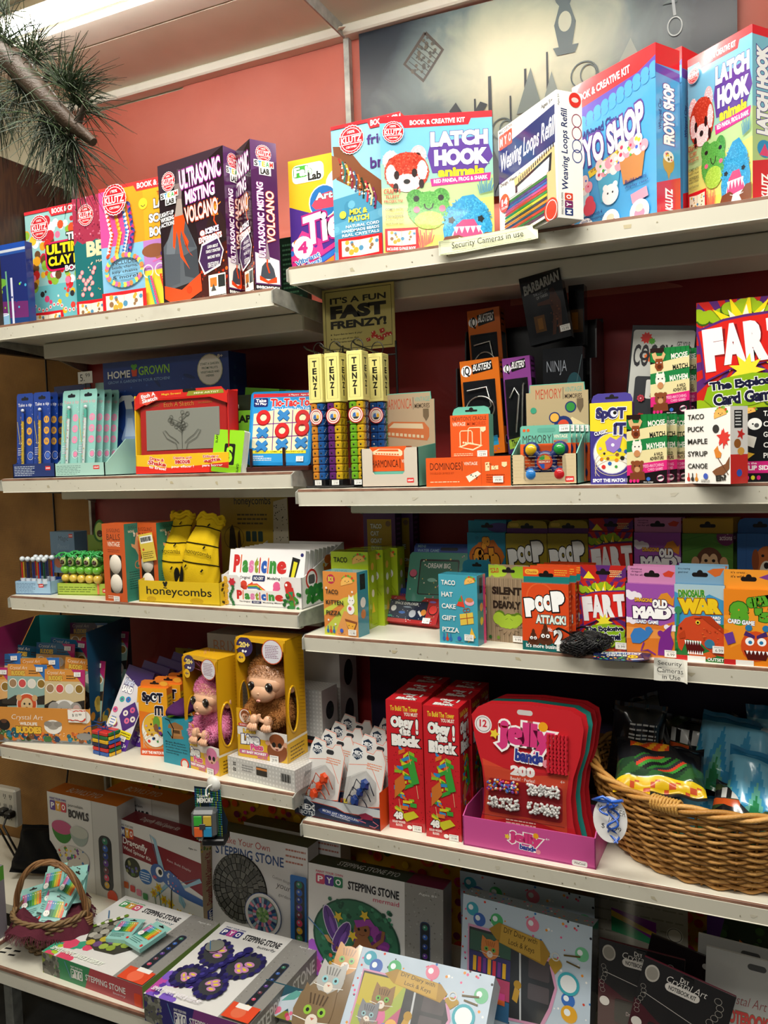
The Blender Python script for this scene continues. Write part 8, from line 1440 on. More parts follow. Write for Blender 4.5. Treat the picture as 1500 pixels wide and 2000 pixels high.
# foil bags
def pouch(name,label,fcol,w,h,th,loc,rot,m='foil',seed=1,group=None):
 b = M(); nx,ny = 40,52; R = random.Random(seed); ph = [R.uniform(0,6) for _ in range(6)]; V = []
 for s in (-1,1):
  for i in range(nx+1):
   for j in range(ny+1):
    u,v = i/nx,j/ny; e = min(1,(1-abs(2*u-1))*3.2)*min(1,max(0,(1-abs(2*v-1))-.12)*3.4); bul = th*(e**.6)*(1+.25*math.sin(7*u+ph[0])*math.sin(6*v+ph[1])+.18*math.sin(15*u+9*v+ph[2]))
    V.append(((u-.5)*w*(1-.05*math.sin(PI*v)),s*bul*.5+.004*math.sin(4*u+3*v+ph[3])+.003*math.sin(20*u+ph[4])*(1-e),v*h))
 N = (nx+1)*(ny+1); F = []; C = []
 for s in (0,1):
  for i in range(nx):
   for j in range(ny):
    q = [s*N+i*(ny+1)+j,s*N+(i+1)*(ny+1)+j,s*N+(i+1)*(ny+1)+j+1,s*N+i*(ny+1)+j+1]; F.append(q if s == 0 else q[::-1]); C.append(fcol((i+.5)/nx,1-(j+.5)/ny,s))
 b.add(V,F,C,m,True); o = b.build(name); o.location = loc; o.rotation_euler = rot; return tag(o,label,'toy bag',group)
def f_jam(u,v,s):
 if s: return ('d8d8d8' if .3 < u < .8 and (.2 < v < .35 or .6 < v < .66) and int(v*60) % 2 else '1a1b1e')
 if v > .84: return 'e0b81a' if (int(u*18)+int(v*24)) % 4 else 'c8502a'
 if v > .8: return 'e8c820'
 if .12 < v < .3 and .15 < u < .6: return ('d84a1e','e8a020')[int(u*14+v*8) % 2]
 if (u-.5)**2/.09+(v-.55)**2/.025 < 1: return ('1a1c1e','2a6a2a','2c2f33','c8402a','3a8a34')[int(u*13+v*17) % 5]
 return ('2f5a2f','24402a')[int(u*6+v*5) % 2] if v > .5 else '1b1c20'
def f_blue(u,v,s):
 if v < .16: return '2f86b8' if u < .8 else 'd0e0e8'
 q = abs((u*3) % 1-.5)+v*.8
 return ('2f8f5a' if q > 1.0 else '6fc0b0' if q > .86 else '3f9fd0' if q > .66 else '7cc4e4')
def f_blk(u,v,s): return 'c8c8c4' if (.25 < u < .8 and .2 < v < .8 and int(v*56) % 3 == 0 and int(u*40) % 5) else ('e8e8e4' if .6 < v < .72 and .3 < u < .6 else '17181b')
def f_jam2(u,v,s): return ('d8d8d4' if int(u*16) % 3 else '1a1a1c') if .2 < v < .42 and .1 < u < .9 else ('c8521e' if .45 < v < .6 and u < .4 else ('26282c','3a4a2a','17181a')[int(u*5+v*7) % 3])
zz = C0[2]
for nm,lab,f,w,h,th,(x,y,z),r,sd in (
('toy_bag','black and yellow truck toy bag lying across the basket front',f_jam,.17,.15,.04,(.765,-.325,.178),(-1.2,.05,.12),1),('toy_bag','light blue toy bag lying behind the yellow edged one',f_blue,.15,.17,.04,(.87,-.16,.135),(-.75,.1,-.15),2),
('toy_bag','light blue toy bag at the right of the basket front',f_blue,.16,.16,.045,(.945,-.24,.10),(-.75,.22,.1),3),('toy_bag','black printed toy bag standing at the back left, showing its small print',f_blk,.115,.19,.03,(.685,-.13,.10),(-.1,.15,.35),4),
('toy_bag','black toy bag with crumpled pointed corner at the back left',f_blk,.11,.18,.03,(.725,-.075,.12),(-.05,-.22,.6),5),('toy_bag','dark truck toy bag standing at the back with white letters',f_jam2,.14,.13,.035,(.80,-.04,.11),(-.2,.12,.0),6),
('toy_bag','dark truck toy bag tilted in the middle of the basket',f_jam2,.13,.14,.035,(.865,-.075,.12),(-.5,.5,-.2),7),('toy_bag','pointed blue and green toy bag standing at the right back',f_blue,.10,.17,.03,(.965,-.06,.12),(-.1,-.1,-.3),8),
('toy_bag','blue toy bag lying at the very back of the basket',f_blue,.15,.12,.03,(.9,-.01,.115),(-.4,.0,.1),9),('toy_bag','black toy bag wedged between the two blue ones at the front',f_jam2,.12,.10,.03,(.905,-.27,.105),(-1.0,.2,.0),10),
('toy_bag','deep blue toy bag low under the pile at the front',f_blue,.2,.12,.03,(.87,-.25,.075),(-1.2,0,0),11),('toy_bag','black toy bag at the bottom left of the basket',f_blk,.17,.15,.04,(.75,-.2,.06),(-.9,.2,.3),12)):
 pouch(nm,lab,f,w,h,th,(x,y,zz+z-.03),r,'foil',sd,'foil toy bags in the wicker basket')
 # ================================================================ bottom shelf
def pots(c,x0,y0,x1,y1,n,cols,bg='23262b',vert=True):
 c.rr(x0,y0,x1,y1,bg,.3); R = random.Random(n)
 for i in range(n):
  u = (i+.5)/n; x,y = ((x0+x1)/2,y0+(y1-y0)*u) if vert else (x0+(x1-x0)*u,(y0+y1)/2); r = (x1-x0)*.34 if vert else (x1-x0)/n*.42; cc = cols[i % len(cols)]; c.e(x,y,r,None,'4a5058').e(x,y,r*.84,None,cc).e(x-r*.2,y-r*.2,r*.3,None,'a8b0b8')
def stonetex(c,pts_fn,n,col,seed):
 R = random.Random(seed); c.dots(n,0,0,100,100,.4,1,['9a9a90','77776e','b0b0a6'],seed,5)
PC = ['2a7a5a','2a5ab0','1d3a8a','5a2a8a','6a2a3a','c83a5a','d8a82a','3a8a4a']
def pyobase(c,name,cols,ncol,splash,sx=73):
 c.r(0,0,100,100,'d9d8d6'); c.r(sx,0,100,100,'8c8a86').dots(130,sx,0,100,100,.3,.7,['7a7874','a09e9a','6a6864'],3,4)
 for i,cc in enumerate(splash): c.dots(9,0,80-i*2,14+i*9,104,2,7,[cc],i+3,7)
 pyo(c,6,5,27,17,'PYO',cols); c.t('STEPPING STONE',31,9,sx-4,16.5,'1d1f24',.03); c.t(name,50,18.5,sx-4,22.5,ncol,.0); c.t('Ages 8+',83,6,96,8.5,'d8d8d6'); c.rr(sx+11,30,sx+18,88,'2a3a5a',.4); pots(c,sx+11.6,31,sx+17.4,87,7,PC)
def mosaic(c,cx,cy,r,rings,seed,edge='2a2a26',el=1.):
 R = random.Random(seed); k = c.W/c.H; c.e(cx,cy,r,r*k*el,edge,36)
 for i,(q0,q1,n,cols) in enumerate(rings):
  for j in range(n):
   a0 = 2*PI*(j+.08)/n+i*.3; a1 = 2*PI*(j+.92)/n+i*.3; c.p([(cx+r*q*math.cos(a),cy+r*q*math.sin(a)*k*el) for q,a in ((q0,a0),(q0,a1),(q1,a1),(q1,a0))],cols[j % len(cols)])
def a_mermaid(c):
 pyobase(c,'mermaid',('c8506a','5a3a94','2a7a54'),'c8325a',['b84a9a','d86ab0','a85ad0']); k = c.W/c.H; c.e(37,60,33,36,'1f4a3a',40).e(37,60,31.5,34.6,'2f6a50',40).dots(190,10,28,64,93,.8,2.2,['2f6a50','387a5c','245542','1d4a3a','418a68'],5,6)
 for a,x,y in ((-.35,18,50),(.5,26,60)): c.e(x,y,5,17,'c8c0d8',16,a).e(x,y,4.4,16,'5a3a86',16,a).l([(x-math.sin(a)*-12,y-14),(x+math.sin(a)*-12,y+14)],.4,'2a1d4a').e(x+1,y+1,1.5,8,'7a52a8',10,a)
 for k2 in range(16): a = k2*.5; c.e(46+9*math.cos(a)+k2*.3,50+12*math.sin(a)+k2,4.4,4,('7a2f8a','94409e','5f2470')[k2 % 3],10,a)
 for k2 in range(12): c.e(56+2*math.sin(k2),58+k2*2.4,4.2,2.2,('7a2f8a','8a3a94')[k2 % 2])
 c.e(42,49,6,7.4,'8a5a3a',18).p([(38,54),(46,54),(50,62),(52,74),(34,74),(36,62)],'8a5a3a').l([(38,64),(28,72),(22,70)],2.4,'8a5a3a').l([(50,62),(57,54),(58,46)],2.4,'8a5a3a').e(39.6,49,1,None,'111').e(44.6,48.6,1,None,'111').l([(40,53),(42,54),(44,53)],.4,'5a2a1a').p([(36,66),(52,65),(53,76),(35,77)],'7a3a8a').p([(35,76),(53,76),(48,92),(30,96)],'4a7a3a').p([(36,42),(48,38),(54,46),(46,44),(38,48)],'94409e')
 for x,y in ((44,36),(24,42),(35,56),(54,66)): c.burst(x,y,4,1.9,5,'d8b83a',.3)
 for i in range(24): c.e(18+(i % 6)*2.6,78+(i//6)*3.4+(i % 6),1.5,None,('c85a3a','3a8a7a','d8a83a','5a3a8a','8a2a4a')[i % 5],6)
 c.l([(0,48),(14,62)],.9,'3a6a94').p([(13,61),(16,60),(21,68),(16,66)],'b88a5a')
def a_mosaic(c):
 c.r(0,0,100,100,'d2d1d0'); c.t('Make Your Own',10,5,62,12,'a83a34',.0).t('STEPPING STONE',4,15,76,25,'2a4a80',.02); c.ln(78,5,99,3,6,'a86a5a',.3)
 g = ['5a5a56','6a6a64','4e4e4a']; mosaic(c,30,56,29,((0,.12,6,g),(.14,.3,9,g),(.32,.52,15,g),(.54,.72,24,g),(.74,.9,30,g),(.91,.99,36,g)),3,'2c2c29',1.05)
 c.e(55,76,19,None,'2a4a80',32).e(55,76,18.4,None,'d8d7d5',32); mosaic(c,55,76,15.5,((0,.2,6,['5a8a4a','7aa85a']),(.22,.42,14,['5a8a4a','a8c08a','7aa85a']),(.44,.66,22,['c86a8a','3a4a8a','b8b8d0']),(.68,.98,30,['3a6a94','d88aa0','8aa8b8','2a3a6a'])),5,'8a9a84')
 c.t('Custom design',66,34,84,38,'4a4a4a',-.01,None,0,8).t('your',70,41,84,47,'2a2a2a',-.01,None,0,8,.2).t('garden',72,50,84,54,'4a4a4a',-.01,None,0,8); c.rr(84,28,102,98,'2a6ab0',.1); pots(c,88,33,98,93,8,PC,'30343a')
def a_butter(c):
 pyobase(c,'butterfly',('3a3a7a','b04a90','3a3a7a'),'2a2a3a',['5a3aa0','b84aa0','7a5ac0'],72); R = random.Random(2)
 def wing(cx,cy,rx,ry,a):
  c.e(cx,cy,rx*1.12,ry*1.12,'3a3c40',26,a)
  for i in range(17):
   t = 2*PI*i/17; x = rx*math.cos(t); y = ry*math.sin(t); c.e(cx+x*math.cos(a)-y*math.sin(a)*c.H/c.W,cy+x*math.sin(a)*c.W/c.H+y*math.cos(a),2.4,3,('241f56','2f2a6a','1d1a44')[i % 3],10)
  for i in range(4): t = a+i*.5-.7; c.e(cx+rx*.3*math.cos(t*2),cy+ry*.4*math.sin(t*2.2),rx*.34,ry*.2,'c084b4',12,a+i*.3-.4).e(cx+rx*.3*math.cos(t*2),cy+ry*.4*math.sin(t*2.2),rx*.2,ry*.08,'e0c83a',10,a+i*.3-.4)
 wing(22,40,13,16,-.6); wing(55,46,14,16,.5); wing(20,72,12,12,.5); wing(46,76,12,13,-.5); c.e(16,34,8,8,'7a7c74',14)
 for i,(x,y) in enumerate(((44,36),(41,44),(37,52),(34,60),(31,68),(28,76))): c.e(x,y,3.6,5,'262260',12,.5).e(x-.6,y-.8,1.6,2,'3f3a8a',8,.5)
 c.e(47,29,4.4,4,'262260',12,-.6).l([(8,30),(16,40)],.9,'3a6a94')
 c.t('SIMPLY PAINT, BAKE & DISPLAY',4,92,52,97,'e8e4ec',.03,None,0,0,.2).r(sxx(72),84,100,100,'d84a2a').e(86,93,6,None,'d86a4a').r(80,84,92,89,'e8e6e2')
def sxx(v): return v+3
def a_bunny(c):
 pyobase(c,'bunny',('4a9a5a','c89a3a','c84a6a'),'4a6a7a',['a8c83a','3a9a7a','d84a6a'],72); c.p([(14,40),(24,30),(38,32),(50,40),(60,52),(62,66),(54,78),(36,80),(20,72),(12,58)],'3a3830'); g = ['8f8d84','a09e94','7c7a70','b0aea2']
 R = random.Random(8)
 for i in range(6):
  for j in range(5):
   x,y = 19+i*7+R.uniform(-1,1),40+j*8+R.uniform(-1,1)
   if (x-37)**2/560+(y-56)**2/520 < .9: c.e(x,y,3.7,4.4,(g[(i+j) % 4] if x+y < 96 else ('8aa03a','b8a83a','6a4a7a','9ab04a')[(i+j) % 4]),7,i+j)
 for i in range(9): c.e(12+i*1.6,52-i*3,2,2.6,('6a8a2a','e8e4dc')[i % 2],6)
 c.t('SIMPLY PAINT, BAKE & DISPLAY',4,90,56,96,'e8f0e4',.03,None,0,0,.2).r(76,84,100,100,'d84a2a').e(88,93,6,None,'e86a4a').r(84,82,96,87,'eae8e4').l([(6,28),(14,38)],.9,'3a6a94')
def f_step(g1,g2,g3,nm):
 def f(c): c.r(0,0,100,100,g1).p([(16,0),(60,0),(50,100),(12,100)],g2).p([(50,0),(100,0),(100,100),(44,100)],g3).dots(60,1,8,18,92,1.2,3,['7a7a70','5a5a52','8a8a80'],4,6); pyo(c,30,18,42,74,'PYO',('e8e6e2',)*3); [c.t(q,30.6+i*4,36,33.4+i*4,70,g2,.03) for i,q in enumerate('PYO')]; c.t('STEPPING STONE',45,34,84,62,'e2e0dc',.02); c.t(nm,72,68,84,82,'d8c0c8').l([(24,8),(30,80)],.6,'6a94b8').rr(92,40,99,96,'d84a2a',.2)
 return f
grey = lambda c: c.r(0,0,100,100,'6f6d69').dots(60,0,0,100,100,.4,1,['5a5854','84827e'],3,4).t('STEPPING STONE',10,20,90,70,'c8c8c4',.02)
topd = lambda cc,c2,t: (lambda c: c.r(0,0,100,100,cc).r(74,0,100,100,c2).t(t,20,30,66,72,'c8c8c8',.0,None,180))
def a_bowls(c):
 c.r(0,0,100,100,'d4d3d1').r(64,0,65,100,'a8a7a4').r(65,0,100,100,'c4c3c1').rr(72,34,90,92,'23262b',.4); pots(c,75,36,87,90,7,PC); pyo(c,4,5,28,19,'PYO',('5a3a94','d89a2a','c83a4a')); c.t('porcelain',31,8,52,12,'333',.0).t('BOWLS',31,14,60,23,'1d1d22',.04)
 for x,y,r,a,b_ in ((20,36,15,'2f7a2a','b84a7a'),(45,37,13,'9aa8a4','b8bcb4'),(34,66,24,'3f2f7a','c8c4bc')): c.p([(x-r,y)]+[(x-r*math.cos(PI*i/12),y+r*1.15*math.sin(PI*i/12)*c.W/c.H) for i in range(13)]+[(x+r,y)],a).e(x,y,r,r*.5,b_,22)
 R = random.Random(4); c.dots(30,14,56,54,70,1,2.4,['c83a3a','2a6ab0','d8b82a','3a8a3a','6a3a8a'],3,4); c.dots(14,0,84,24,100,2,5,['5a2a8a','7a3aa0'],5,7).e(88,97,7,None,'d84a2a')
def a_dragon(c):
 c.r(0,0,100,100,'d6d5d3').p([(0,14),(100,24),(100,62),(60,46),(0,42)],'7c1724'); pyo(c,3,5,19,21,'MYO',('3a3a7a','d89a2a','c84a2a')); c.t('Dragonfly',5,22,36,33,'f0eeea',.02,None,0,4).t('Wind Spinner Kit',5,34,40,40,'f0eeea',.01,None,0,6).t('Paint. Build. Display',60,33,88,36.5,'d8c8c8',.0,None,0,6).t('Ages 5+',86,9,96,11.5,'555')
 c.e(16,56,10,12,'2a3020').dots(14,8,48,24,66,.8,2,['4a6a2a','8a8a5a','5a5aa0'],3,6).e(32,62,8,9,'2a6ab0').ln(26,57,38,4,3,'dfe8f0')
 for pts in (((50,46),(44,14),(40,8),(47,12),(56,46)),((62,62),(80,56),(98,42),(100,46),(70,66)),((60,64),(50,76),(44,82),(46,76),(58,60)),((72,62),(80,78),(78,84),(72,78))): c.p(pts,'8fb8cc').l([pts[0],pts[2]],.4,'3a7a9a')
 c.p([(52,50),(62,44),(72,50),(80,62),(100,66),(100,74),(82,72),(66,68),(54,60)],'3f62a0').e(64,56,9,9,'4568a8').e(48,52,9,11,'3f62a0').e(50,50,4.5,6,'f0f0ee').e(51,50,2.4,3.4,'111').e(44,58,2.4,2,'b8506a').dots(14,56,48,74,66,.7,1.2,['c85a6a','d8d0c8'],3,6)
 for x,y in ((48,70),(42,78),(54,82),(62,84),(72,92),(86,92)): c.l([(x,y),(x+3,100)],.8,'3a6a2a').burst(x,y,5,2.6,6,'d8b820').e(x,y,1.7,None,'c8861a')
 for i,cc in enumerate(('c8602a','c83a3a','d87a94','3a8a4a')): c.rr(4+i*8,76+i*2,10+i*8,84+i*2,cc,.2)
 c.l([(64,66),(62,100)],1,'111').rr(88,88,99,99,'d84a2a',.2)
def balls(c,n=90,seed=3,bg='b4c4d4'): c.r(0,0,100,100,bg).dots(n,0,0,100,100,.5,1.1,['c8402a','2a6ab0','d88a2a','1d1d2a','e8e8e8','d85a8a'],seed,6)
def a_diary(cov):
 def f(c):
  balls(c,150)
  for x,y,r,cc in ((8,10,5,'3a9ab0'),(14,17,5,'3a62b0'),(28,14,5,'4aa86a'),(56,10,5,'d87a94'),(93,22,5,'6ab88a'),(84,58,5,'3a6ab8'),(85,68,6,'d8a02a'),(80,92,7,'d88a3a')): c.e(x,y,r,None,cc).e(x-1.4,y-1,r*.4,None,'e0e8ee')
  c.p([(5,22),(24,22),(66,26),(72,36),(76,52),(72,70),(66,84),(6,90)],'c890b0').p([(6,24),(24,24),(64,28),(70,38),(74,52),(70,68),(64,82),(8,88)],'34363a'); cov(c.sub(7,26,40,90),c)
  c.rr(54,34,70,50,'4a4448',.1).rr(54,54,70,66,'524c50',.1).l([(47,30),(49,84)],1.4,'b8bcc0').p([(44,60),(48,62),(46,72),(42,70)],'b8903a').e(46,58,3,None,'a8822a')
  c.p([(22,22),(30,15),(64,20),(70,28),(66,38),(30,30)],'a07c2c').p([(32,16),(62,20),(63,36),(31,30)],'b8933c'); c.t('DIY Diary with',34,18.5,60,24,'3a2a10',.0,None,0,5).t('Lock & Keys',38,26,58,31.5,'3a2a10',.0,None,0,5).e(74,34,5,4,'a8862e').p([(69,35),(79,35),(74,42)],'a8862e').ring(74,29,3,.8,'c8c8c4').l([(80,26),(92,24)],1.2,'5a4a20').l([(82,30),(92,32)],1.2,'5a4a20').e(84,46,8,None,'3aa0b0').e(84,46,6,None,'dfe4e8').rr(72,84,86,96,'c8d0dc',.1).t('44 Pages',74,90,84,94,'333')
 return f
def cat(c,x,y,r,col,c2,eye='6aa84a'):
 k = c.W/c.H; c.p([(x-r,y-r*.2*k),(x-r*.9,y-r*1.25*k),(x-r*.2,y-r*.75*k)],col).p([(x+r,y-r*.2*k),(x+r*.9,y-r*1.25*k),(x+r*.2,y-r*.75*k)],col).e(x,y,r,r*.86*k*100/100 if 0 else None,col,20)
 for i in range(5): c.l([(x-r*.5+i*r*.25,y-r*.8*k),(x-r*.36+i*r*.18,y-r*.3*k)],r*.09,c2)
 for s in (-1,1): c.e(x+s*r*.4,y,r*.23,None,eye,12).e(x+s*r*.4,y,r*.1,None,'111',8).l([(x+s*r*.3,y+r*.5*k),(x+s*r*1.1,y+r*.4*k)],r*.04,'e8e8e4')
 c.e(x,y+r*.48*k,r*.34,None,'d8d0c4',12).p([(x-r*.12,y+r*.32*k),(x+r*.12,y+r*.32*k),(x,y+r*.45*k)],'b86a5a')
def cov_kit(q,c): q.r(0,0,100,100,'9aa84a').p([(0,0),(100,0),(60,60),(0,50)],'b8a83a').p([(40,100),(100,40),(100,100)],'b05a7a').dots(12,40,50,100,100,8,16,['6a7ab8','c86a94','d8a85a'],3,12); cat(q,55,34,24,'8a6a42','5a4228'); cat(q,32,62,22,'7a7c82','54565c','8ab0b8'); cat(q,40,88,20,'8a7a6a','5a4a3a')
def cov_rain(q,c): [q.r(0,i*25,100,i*25+24,cc) for i,cc in enumerate(('3a5a4a','3a3a6a','b04a6a','3a6a94'))]; cat(q,50,18,22,'c87a3a','a05a24'); [q.r(10+i*12,30,18+i*12,48,('d8a82a','c83a4a','6a3a8a')[i % 3]) for i in range(7)]; q.e(30,60,12,None,'d8c8a0').ring(30,60,12,2,'8a6a3a').r(10,66,90,74,'c84a8a').r(10,74,90,80,'d86a3a'); cat(q,50,92,16,'e0e0dc','a8a8a4')
K5 = '5'
BW = box('paint_kit','porcelain bowls paint kit standing behind the small basket','paint kit',K5,(102,1722),(238,1762),1545,.07,a_bowls,lambda c: c.r(0,0,100,100,'b8b6b2'),None,topd('b8641c','b8641c','BOWLS PYO'),'d4d3d1','cfcecb')
dup(BW,(.16,.078,0),'second porcelain bowls paint kit behind the dragonfly kit')
box('craft_kit','dragonfly wind spinner kit with a maroon band and yellow daffodils','craft kit',K5,(239,1755),(399,1815),1598,.06,a_dragon,lambda c: c.r(0,0,100,100,'a58f70').t('Dragonfly Wind Spinner Kit',24,16,70,76,'7c1724',.02,None,0,-90).dots(20,0,0,100,14,4,9,['c8a82a','4a6a2a'],3,6).r(24,82,76,96,'2a3a7a').t('MYO',34,83,66,95,'e8e4dc',.03,None,0,-90),None,topd('6c1420','6c1420','Dragonfly Wind Spinner Kit'),'d6d5d3','a89070')
MZ = box('stepping_stone_kit','round mosaic stepping stone kit between dragonfly and mermaid kits','craft kit',K5,(416,1806),(603,1857),1617,.055,a_mosaic,None,None,lambda c: c.r(0,0,100,100,'3a4432'),'d2d1d0','c0bfbd',lean=3)
dup(MZ,(.06,.065,0),'second round mosaic stepping stone kit behind the first')
box('stepping_stone_kit','mermaid stepping stone kit standing in the centre','craft kit',K5,(603,1903),(866,1975),1684,.055,a_mermaid,lambda c: c.r(0,0,100,100,'7a7874'),lambda c: c.r(0,0,100,100,'c8c6c4'),topd('2c3a30','5a1a34','STEPPING STONE PYO'),'d9d8d6','6a4a50',lean=4)
BN = box('stepping_stone_kit','bunny stepping stone kit lying flat at the front left','craft kit',K5,(84,1899),(280,1971),1858,.285,f_step('8a9a3a','3a8a5a','b04a50','bunny'),None,None,a_bunny,'d9d8d6','7a9a4a')
BT = box('stepping_stone_kit','butterfly stepping stone kit lying flat beside the bunny one','craft kit',K5,(283,1993),(487,2062),1940,.31,f_step('3a3460','2f2a6a','7a3a7a','butterfly'),grey,None,a_butter,'d9d8d6','3a3460')
def kside(c): c.r(0,0,100,100,'4a4238').p([(0,0),(60,0),(40,30),(0,40)],'1f6a6a').p([(60,0),(100,0),(100,20)],'7a9a3a'); cat(c,74,12,20,'b8823a','8a5a24'); cat(c,40,32,24,'a8a8a6','7a7a78','8ac0c8'); cat(c,46,66,32,'7a6448','4a3826','8ab83a'); c.r(0,92,100,100,'1d2a5a')
KD = box('diary_kit','kitten diary kit leaning far back at the bottom centre','craft kit',K5,(655,2080),(930,2160),1849,.06,a_diary(cov_kit),lambda c: balls(c,60),kside,lambda c: balls(c,60,5,'8a9aa8'),'a4b4c4','8aa0b4',lean=52)
b = M(); h,w = KD.H,KD.W; fr = ((-.38*w,-.001,h),(.38*w,0,0),(0,0,-h),(0,-1,0)); b.prism([(100,0),(92,-1),(84,6),(70,10),(66,20),(50,24),(36,34),(30,46),(6,60),(0,78),(6,92),(20,100),(100,100)],fr,.0015,'7a6448','gloss'); c = CV(b,fr,'gloss'); cat(c,76,18,26,'b8823a','8a5a24'); cat(c,56,42,28,'a8a8a6','6a6a68','8ac0c8'); cat(c,44,76,36,'7a6448','4a3826','8ab83a'); b.build('kitten_flap',KD.o,'die cut flap printed with three kittens')
box('diary_kit','rainbow cat diary kit with lock and keys, standing right of the mermaid','craft kit',K5,(896,2010),(1150,2092),1745,.045,a_diary(cov_rain),lambda c: c.r(0,0,100,100,'2a3044'),lambda c: (c.r(0,0,100,100,'4a5258'),cat(c,50,18,44,'c87a3a','a05a24'),[c.r(10,40+i*7,90,46+i*7,('c84a6a','d8a03a','3a8a8a','6a3a8a')[i % 4]) for i in range(8)],c.e(50,44,30,None,'d8c8a0')),lambda c: balls(c,60,5,'7a8890'),'b4c4d4','3a4048',lean=9,m='gloss',YL=-.275,YR=-.30)
box('diary_kit','dim diary kit behind the rainbow cat one under the shelf','craft kit',K5,(905,1960),(1165,2020),1700,.045,a_diary(cov_rain),lambda c: c.r(0,0,100,100,'1d2230'),None,None,'7a848c','2a3038',YL=-.12,YR=-.125,m='gloss')
box('horse_art_kit','white horse picture box lying between the butterfly and kitten kits','craft kit',K5,(500,2040),(604,2066),1912,.03,lambda c: c.r(0,0,100,100,'1f4a5a').p([(0,80),(100,70),(100,100),(0,100)],'7a7a2a').p([(30,90),(20,60),(40,36),(60,10),(74,4),(84,14),(96,26),(90,34),(76,30),(70,50),(80,96),(66,96),(56,66),(40,98)],'b8c4d0').p([(60,8),(50,24),(40,50),(62,36),(74,10)],'5a9a94').e(82,20,2.4,None,'111').dots(8,20,76,90,94,3,5,['b83a5a','d86a8a'],3),col='1f4a5a',sc='1d2a3a',lean=50,YL=-.44,YR=-.44,m='gloss')
def a_gothic(c):
 c.r(0,0,100,100,'3a0c18').p([(0,0),(100,0),(100,26),(88,38),(60,44),(30,40),(0,30)],'141214').rr(28,10,66,16,'b8b4b0',.5).t('DIY',42,3,52,6.5,'b8b4b0',.02).t('Crystal Art',28,5.5,72,11.5,'c8c4c0',-.01,None,0,0,.2).t('NOTEBOOK KIT',32,11.6,62,14.6,'222',.02).e(12,9,8,6,'9a968f').e(12,9,6.5,4.6,'7a766f').l([(8,24),(92,34)],.7,'a8a4a0').rr(20,42,74,60,'1a1618',.1).t('Dragon Queen',34,50,62,54,'9a8a8a').rr(14,64,60,100,'121012',.1).e(36,80,14,12,'2a1418').dots(8,30,72,44,90,1.4,2.4,['a81a2a'],3)
 for k in range(7): c.ring(84+4*math.sin(k),8+k*4,4,.5,'8a8680').ring(6+2*math.sin(k),20+k*3,3,.4,'8a8680')
 c.e(8,46,6,None,'c8c4c0').e(16,70,7,None,'c8c4c0').e(84,64,8,7,'1a0d10').ring(84,64,7,1,'5a1a24'); c.rr(44,1,56,3.4,'050505',.5)
G = dict(cat='craft kit',D=.006)
for nm,L,Rr,yt,Y,rl,lab,art,cc in (('notebook_kit',(1195,2110),(1370,2140),1845,-.33,13,'dark red crystal notebook kit tilted at the front right',a_gothic,'3a0c18'),('notebook_kit',(1165,2080),(1330,2110),1830,-.29,2,'dark red notebook kit upright behind the tilted one',a_gothic,'3a0c18'),
('notebook_kit',(1215,2040),(1400,2070),1805,-.25,12,'black topped notebook kit tilted behind the dark red ones',lambda c: c.r(0,0,100,100,'1a1416').r(0,30,100,100,'3a0c18').rr(56,5,66,9,'a8a4a0',.5),'1a1416'),
('notebook_kit',(1370,2130),(1520,2160),1845,-.29,2,'grey notebook kit with red lettering at the right edge',lambda c: c.r(0,0,100,100,'9a9a98').rr(54,4,78,8,'3a3a3a',.5).t('Crystal Art',22,26,80,34,'7a3a3a',-.01,None,0,0,.2).t('NOTEBOOK',24,36,84,45,'b03a3a',.05,'4a6a4a',.03).p([(14,50),(60,54),(62,62),(10,58)],'3a7a5a').p([(0,70),(100,62),(100,100),(0,100)],'7a8a7a'),'9a9a98'),
('notebook_kit',(1355,2080),(1510,2110),1820,-.24,2,'second grey notebook kit just behind the first',lambda c: c.r(0,0,100,100,'8e8e8c').rr(54,4,78,8,'3a3a3a',.5),'8e8e8c'),
('picture_pack',(1170,1990),(1345,2010),1742,-.06,0,'pale wood patterned picture pack at the back right',lambda c: c.r(0,0,100,100,'9a968a').ln(0,4,100,9,10,'7f7b70',.15).p([(16,12),(66,18),(66,40),(16,34)],'7a2a8a').p([(16,18),(66,36),(66,40),(16,34)],'2a8a5a').p([(16,14),(66,28),(66,32),(16,20)],'c8a83a').e(86,26,9,7,'c8c4b8').ring(86,26,8,.8,'555'),'9a968a'),
('picture_pack',(1378,2030),(1530,2050),1778,-.09,1,'dim tiger picture pack behind the grey notebook kits',lambda c: (c.r(0,0,100,100,'1d2a1a').dots(50,0,0,100,100,3,8,['24381d','2f4a24','1a2414'],4),c.p([(0,0),(24,0),(10,40),(0,44)],'4a2a6a'),cat(c,66,36,26,'b8642a','1a1410','c8b83a')),'1d2a1a')):
 box(nm,lab,'craft kit',K5,L,Rr,yt,.006,art,col=cc,sc=cc,YL=Y,YR=Y-.004,roll=rl,m='gloss',z0=0)
